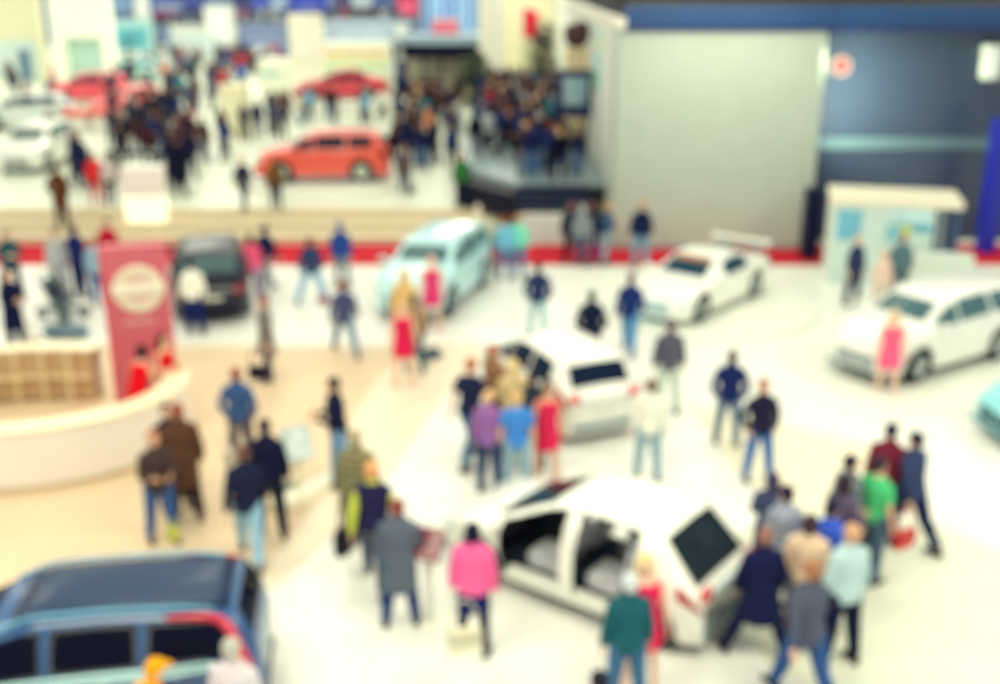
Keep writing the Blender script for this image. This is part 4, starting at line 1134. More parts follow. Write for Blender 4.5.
# under the white wall
P((1.994, 30.282, 0.000), 180, 'stand', [('jacket', (20, 24, 54)), ('trousers', BLACK)], 'person in black suit left of the trio under the black steps', hair=S('short', (150, 90, 90)))
P((2.287, 30.057, 0.000), 170, 'stand', [('jacket', (130, 140, 146)), ('trousers', (60, 80, 110))], 'person in grey jacket in the middle of trio under black steps', hair=S('short', GY))
P((2.565, 30.396, 0.000), 190, 'stand', [('jacket', (16, 20, 52)), ('trousers', (30, 60, 130))], 'person in black jacket and blue jeans right of the trio', hair=S('short', (120, 70, 70)))
P((2.978, 30.282, 0.000), 100, 'phone', [('jacket', (52, 84, 124)), ('trousers', (140, 160, 180))], 'person in slate blue jacket at the corner of the white wall', hair=S('short', TAN))
P((3.906, 29.835, 0.000), 180, 'stand', [('jacket', (22, 32, 68)), ('trousers', (120, 152, 176))], 'person in dark jacket and jeans in front of the white wall', hair=S('short', TAN), h=1.08)
# centre right
P((3.126, 19.170, 0.000), 180, 'stand', [('jacket', (92, 92, 108)), ('trousers', (206, 218, 208))], 'person in grey jacket and pale trousers below the race car', hair=S('short', (110, 80, 84)), h=1.05)
P((3.952, 17.644, 0.000), 170, 'pocket', [('jacket', (28, 42, 96)), ('trousers', (110, 130, 150))], 'person in dark blue jacket and grey trousers left of red collar', hair=S('short', BR), skin=1)
P((4.168, 16.243, 0.000), 10, 'pocket', [('jacket', (36, 34, 60)), ('shirt', (190, 60, 60)), ('trousers', (60, 110, 176))], 'person in dark sweater over red shirt and jeans', hair=S('short', RD), skin=1)
P((2.380, 16.243, 0.000), 180, 'stand', [('shirt', (242, 242, 228)), ('trousers', (146, 174, 186))], 'brown haired person in white shirt and jeans right of the hatchback', hair=S('short', (110, 60, 50)), skin=3)
P((7.512, 19.995, 0.000), -10, 'stand', [('dress', (240, 100, 140))], 'blonde woman in coral pink dress in front of the white car', hair=S('long', (244, 206, 160)), skin=3, shoes=(240, 200, 180))
P((8.751, 26.296, 0.000), 30, 'stand', [('jacket', (48, 60, 96)), ('trousers', (40, 46, 80))], 'person in dark navy suit in front of the kiosk', hair=S('short', (200, 180, 150)), h=1.0)
P((9.082, 25.282, 0.000), 20, 'stand', [('shirt', (236, 206, 190)), ('trousers', (220, 210, 200))], 'person in pale pink top beside the kiosk graphics', hair=S('short', (226, 190, 170)), h=.93)
P((9.860, 26.296, 0.000), 180, 'stand', [('jacket', (90, 118, 128)), ('trousers', (80, 96, 110))], 'person in grey teal jacket at the kiosk desk', hair=S('short', (150, 110, 100)), h=1.03)
# around the white hatchback
P((-0.497, 16.938, 0.000), 150, 'walk', [('tshirt', (34, 40, 70)), ('trousers', (64, 104, 140))], 'person in black t-shirt and jeans left of the white hatchback', hair=S('short', (190, 120, 90)), h=1.1)
P((-0.103, 17.558, 0.000), 130, 'folded', [('jacket', (150, 110, 84)), ('trousers', NAVY)], 'brown haired person in tan brown jacket by the hatchback door', hair=S('short', (180, 110, 84)), h=1.08)
P((0.217, 17.100, 0.000), 190, 'folded', [('jacket', (226, 200, 150)), ('trousers', (36, 44, 60))], 'blonde person in sand coloured jacket behind the blue shirt', hair=S('bob', (244, 210, 150)), skin=3, h=1.02)
P((0.524, 16.701, 0.000), 190, 'stand', [('jacket', (50, 60, 74)), ('trousers', (70, 84, 90))], 'dark haired person in charcoal jacket between blue shirt and red dress', hair=S('short', (36, 36, 60)), h=.98)
P((-0.171, 15.771, 0.000), 165, 'stand', [('shirt', mat((196, 110, 150), .8, 0, 'check', rgb2=(120, 100, 180), scale=24)), ('trousers', (54, 70, 106))], 'person in pink and purple plaid shirt left of the blue shirt', hair=S('short', (226, 180, 140)))
P((0.263, 15.665, 0.000), 182, 'stand', [('tshirt', (72, 140, 222)), ('trousers', (150, 180, 196))], 'person in bright blue shirt and pale jeans seen from behind', hair=S('short', (226, 186, 130)), h=1.02)
P((0.748, 16.169, 0.000), 20, 'stand', [('dress', (230, 46, 92))], 'dark haired woman in raspberry dress at the hatchback rear corner', hair=S('bob', (34, 34, 54)), skin=1, shoes=(220, 60, 90))
# left floor
P((-2.567, 16.095, 0.000), -85, 'phone', [('jacket', (26, 28, 62)), ('trousers', (110, 146, 186))], 'person in black jacket and jeans looking at a phone', hair=S('short', (40, 32, 44)), h=1.05)
P((-4.289, 16.779, 0.000), 175, 'pocket', [('jacket', (62, 90, 140)), ('trousers', (90, 80, 90))], 'person in steel blue jacket behind two dark jackets', hair=S('short', (150, 80, 70)), h=1.0)
handbag((-4.094, 15.596, 0.550), 20, (226, 216, 204), 'cream and grey bag carried by the steel blue jacket', 1.1)
P((-3.329, 14.365, 0.000), 185, 'stand', [('jacket', (24, 28, 58)), ('trousers', (30, 32, 50))], 'person in black jacket and black trousers right of light jeans', hair=S('short', (70, 56, 70)), h=1.06)
P((-3.491, 13.669, 0.000), 190, 'walk', [('jacket', (34, 38, 66)), ('trousers', (150, 192, 220))], 'person in charcoal jacket and light jeans above the blue carrier roof', hair=S('short', (110, 74, 66)), h=1.03)
P((-4.699, 14.862, 0.000), 200, 'stand', [('coat', mat((70, 46, 40), .8, 0, 'check', rgb2=(104, 72, 56), scale=22)), ('trousers', (48, 36, 44))], 'person in brown patterned coat and dark trousers by the counter', hair=S('short', (150, 80, 60)), h=1.08)
P((-5.008, 15.322, 0.000), 30, 'folded', [('jacket', (22, 28, 56)), ('trousers', (40, 34, 50))], 'person in navy jacket between the two brown jackets by the counter', hair=S('short', DK), h=.97)
P((-4.877, 14.215, 0.000), 30, 'phone', [('jacket', mat((60, 46, 52), .8, 0, 'check', rgb2=(84, 70, 66), scale=22)), ('trousers', (64, 96, 156))], 'person in dark brown jacket and blue jeans holding something yellow', hair=S('short', (170, 110, 90)), skin=1)
t = empty('carrier_bag', (-4.249, 12.757, 0.800)); tag(t, 'small yellow bag in the hands of the dark brown jacket', 'bag')
bm = bmesh.new(); box(bm, -.08, .08, -.05, .05, 0, .20, .03); obj('body', bm, mat((196, 196, 80), .5, 0, 'plastic'), t, True)
bm = bmesh.new(); capsule(bm, (-.05, 0, .19), (-.02, 0, .30), .01, .01); capsule(bm, (-.02, 0, .30), (.02, 0, .30), .01, .01); capsule(bm, (.02, 0, .30), (.05, 0, .19), .01, .01); obj('handle', bm, mat((170, 170, 70), .5, 0, 'plastic'), t, True)
P((-1.997, 13.923, 0.000), 175, 'stand', [('coat', mat((150, 142, 104), .85, 0, 'stripe', rgb2=(122, 116, 88), scale=3)), ('trousers', (116, 84, 84))], 'person in olive tan coat with a big black bag', hair=S('short', (176, 164, 130)), h=1.07)
handbag((-2.067, 13.209, 0.400), 70, (28, 28, 46), 'big black bag hanging from the olive tan coat', 1.5)
P((-1.673, 13.003, 0.000), 180, 'walk', [('shirt', (206, 214, 84)), ('vest', (40, 38, 76)), ('trousers', (84, 92, 112))], 'orange haired person in navy vest over yellow green sleeves', hair=S('short', (232, 164, 110)), h=1.06)
P((-1.244, 12.022, 0.000), 185, 'folded', [('coat', (96, 106, 122)), ('trousers', (44, 68, 124))], 'person in long slate grey coat and jeans seen from behind', hair=S('short', (140, 70, 70)), h=1.02)
P((-0.320, 11.461, 0.000), 170, 'stand', [('jacket', (250, 108, 168)), ('leggings', (50, 54, 76)), ('skirt', (24, 34, 96))], 'woman in hot pink jacket and dark boots left of cutaway car', hair=S('bob', (24, 26, 54)), skin=3, shoes=(56, 60, 74))
handbag((-0.392, 10.550, 0.620), 10, (244, 236, 206), 'cream handbag at the side of the hot pink jacket', 1.15)
# bottom
P((1.388, 10.317, 0.000), 190, 'stand', [('jacket', (34, 92, 104)), ('trousers', (66, 108, 146))], 'person in dark green sweater with back turned near the bottom edge', hair=S('short', (206, 214, 220)), h=1.0)
P((1.611, 10.714, 0.000), 10, 'stand', [('dress', (232, 40, 92))], 'blonde woman in rose red dress behind the dark green sweater', hair=S('long', (240, 204, 140)), skin=3, shoes=(240, 200, 180))
P((0.915, 8.587, 0.000), 180, 'stand', [('jacket', (40, 44, 70)), ('trousers', NAVY)], 'dark haired head of a person cut by the bottom edge', hair=S('short', (34, 36, 54)), h=1.0)
P((-2.586, 9.110, 0.000), 170, 'stand', [('shirt', (226, 214, 222)), ('trousers', NAVY)], 'grey haired person in pale lilac top at the blue carrier', hair=S('short', (186, 184, 176)), h=1.0)
P((-3.457, 8.829, 0.000), 140, 'lean', [('jacket', (246, 160, 20)), ('trousers', NAVY)], 'person in orange cap and jacket cut by the bottom edge', hair=S('cap', (246, 164, 24)), h=.93)
# group at lower right
P((3.086, 11.399, 0.000), 185, 'apart', [('coat', (26, 32, 72)), ('trousers', (30, 36, 70))], 'person in navy coat standing with legs wide apart', hair=S('short', (150, 110, 100)), h=1.0)
P((3.553, 12.343, 0.000), 200, 'stand', [('jacket', mat((110, 116, 140), .85, 0, 'check', rgb2=(180, 186, 204), scale=20)), ('trousers', (160, 170, 180))], 'person in grey and white patterned jacket behind the navy coat', hair=S('short', (50, 40, 60)), h=1.03)
P((3.538, 12.927, 0.000), 150, 'folded', [('jacket', (70, 76, 110)), ('trousers', (60, 70, 100))], 'person in blue grey jacket at the cutaway car rear', hair=S('bob', (70, 66, 96)), h=.98)
P((3.677, 11.671, 0.000), 160, 'stand', [('shirt', (240, 208, 178)), ('trousers', (120, 110, 130))], 'person in peach top with dark brown hair in the lower right group', hair=S('bob', (66, 50, 60)), skin=3, h=1.0)
P((3.398, 10.494, 0.000), 200, 'walk', [('jacket', (82, 88, 110)), ('trousers', (50, 84, 140))], 'brown haired person in grey jacket with back turned at lower right', hair=S('short', (160, 110, 84)), h=1.05)
P((4.033, 11.256, 0.000), 200, 'stand', [('jacket', (186, 212, 216)), ('trousers', (24, 28, 62))], 'person in icy blue jacket and black trousers in lower right group', hair=S('short', (206, 160, 130)), h=1.05)
P((4.016, 11.977, 0.000), 140, 'stand', [('shirt', (60, 96, 210)), ('trousers', (40, 50, 90))], 'dark haired person in cobalt blue top behind the icy blue jacket', hair=S('short', (40, 36, 60)), h=1.02)
P((4.342, 12.629, 0.000), 120, 'phone', [('jacket', (90, 80, 104)), ('trousers', (50, 56, 80))], 'person in plum grey jacket behind the cobalt blue top', hair=S('bob', (60, 44, 56)), h=1.03)
P((4.642, 13.290, 0.000), 110, 'stand', [('jacket', (110, 124, 134)), ('trousers', (64, 74, 96))], 'dark haired person in grey jacket left of the green top', hair=S('short', (48, 40, 60)), h=1.02)
P((4.984, 13.184, 0.000), 120, 'stand', [('tshirt', (84, 200, 130)), ('trousers', (80, 104, 130))], 'person in bright green top in the lower right group', hair=S('short', (50, 44, 56)), h=1.03)
P((5.813, 14.010, 0.000), 215, 'walk', [('jacket', (54, 66, 104)), ('trousers', (28, 36, 74))], 'person in navy jacket stepping out at right of the green top', hair=S('short', (34, 32, 56)), h=1.06)
P((5.498, 14.245, 0.000), 150, 'stand', [('shirt', (120, 40, 60)), ('trousers', (60, 70, 100))], 'person in dark red shirt between green top and navy jacket', hair=S('short', (44, 40, 60)), h=1.05)
handbag((5.312, 12.896, 0.620), 30, (216, 36, 44), 'bright red bag beside the person stepping out at right', 1.0)
# on the steps and the rear hall
G2 = 'visitors along the edge of the beige steps'
def Q(loc, yaw, pose, clothes, label, **k): return person(loc, yaw, pose, clothes, label, k.pop('group', G2), **k)
Q((-13.512, 33.434, 0.400), 175, 'pocket', [('coat', (96, 60, 38)), ('trousers', (22, 24, 50))], 'person in brown coat on the beige steps at left', hair=S('short', (70, 44, 36)), h=1.1)
Q((-14.623, 38.352, 0.600), 170, 'stand', [('coat', (26, 32, 62)), ('trousers', (24, 36, 70))], 'tall person in navy coat behind the brown coat', hair=S('short', (90, 70, 80)), h=1.13)
Q((-15.479, 39.920, 0.600), 100, 'phone', [('jacket', (40, 50, 84)), ('trousers', (24, 36, 70))], 'person in slate navy jacket beside the tall navy coat', hair=S('short', (120, 90, 80)), h=1.08)
Q((-13.268, 35.872, 0.600), 190, 'stand', [('jacket', (220, 50, 50)), ('trousers', (190, 34, 50))], 'person dressed all in red right of the navy coat', hair=S('short', (90, 50, 40)), h=.98)
Q((-12.753, 35.706, 0.600), 180, 'stand', [('shirt', (200, 190, 190)), ('trousers', (80, 74, 92))], 'person in pale top and dark grey trousers left of the totem', hair=S('short', BR), h=.95)
Q((-14.552, 42.057, 0.600), 120, 'phone', [('jacket', BLACK), ('trousers', (90, 90, 96))], 'person in black jacket at the left end of black table', hair=S('short', DK), h=1.05)
Q((-13.870, 43.446, 0.600), 200, 'lean', [('jacket', (64, 30, 40)), ('trousers', (40, 26, 40))], 'person in dark maroon jacket at the right end of black table', hair=S('short', DK), h=1.03)
Q((-10.882, 37.073, 0.600), 170, 'folded', [('coat', (18, 20, 44)), ('trousers', (18, 20, 44))], 'person in black coat nearest of the dark cluster right of totem', hair=S('short', (60, 40, 44)), h=1.15)
Q((-12.199, 40.749, 0.600), 140, 'stand', [('jacket', (24, 28, 62)), ('trousers', BLACK)], 'person in midnight jacket left in the dark cluster', hair=S('short', DK), h=1.1)
Q((-11.348, 40.330, 0.600), 210, 'stand', [('jacket', (30, 30, 58)), ('trousers', NAVY)], 'person in dark indigo jacket right in the dark cluster', hair=S('short', DK), h=1.1)
Q((-12.404, 42.973, 0.600), 180, 'stand', [('jacket', (80, 50, 60)), ('trousers', BLACK)], 'person in burgundy grey jacket rear in the dark cluster', hair=S('short', BR), h=1.12)
Q((-11.555, 38.733, 0.600), 200, 'folded', [('coat', (22, 24, 52)), ('trousers', BLACK)], 'person in ink blue coat just behind the nearest of the dark cluster', hair=S('short', BR), h=1.1)
Q((-12.738, 44.925, 0.600), 160, 'stand', [('coat', (26, 28, 54)), ('trousers', NAVY)], 'person in dark slate coat at the back of the dark cluster', hair=S('short', DK), h=1.12)
Q((-8.239, 35.057, 0.600), 170, 'walk', [('jacket', (30, 32, 60)), ('trousers', (40, 44, 70))], 'person in black jacket left of two before the orange car', hair=S('short', (180, 130, 110)), h=1.0)
Q((-7.213, 35.057, 0.600), 190, 'walk', [('jacket', (110, 78, 48)), ('trousers', (28, 34, 66))], 'person in brown jacket right of two before the orange car', hair=S('short', (120, 80, 50)), h=1.0)
Q((-3.289, 37.611, 0.600), 185, 'walk', [('jacket', (96, 80, 84)), ('trousers', (40, 46, 70))], 'person in grey brown jacket right of the orange car', hair=S('short', (150, 100, 80)), h=1.0)
Q((-1.223, 35.217, 0.600), 180, 'stand', [('jacket', (30, 36, 70)), ('vest', (50, 120, 60)), ('trousers', (24, 30, 62))], 'person in green vest at the foot of the black ramp', hair=S('short', (170, 90, 70)), h=1.02)
handbag((-2.934, 35.783, 0.950), 10, (60, 60, 80), 'dark bag beside the grey brown jacket', .9)
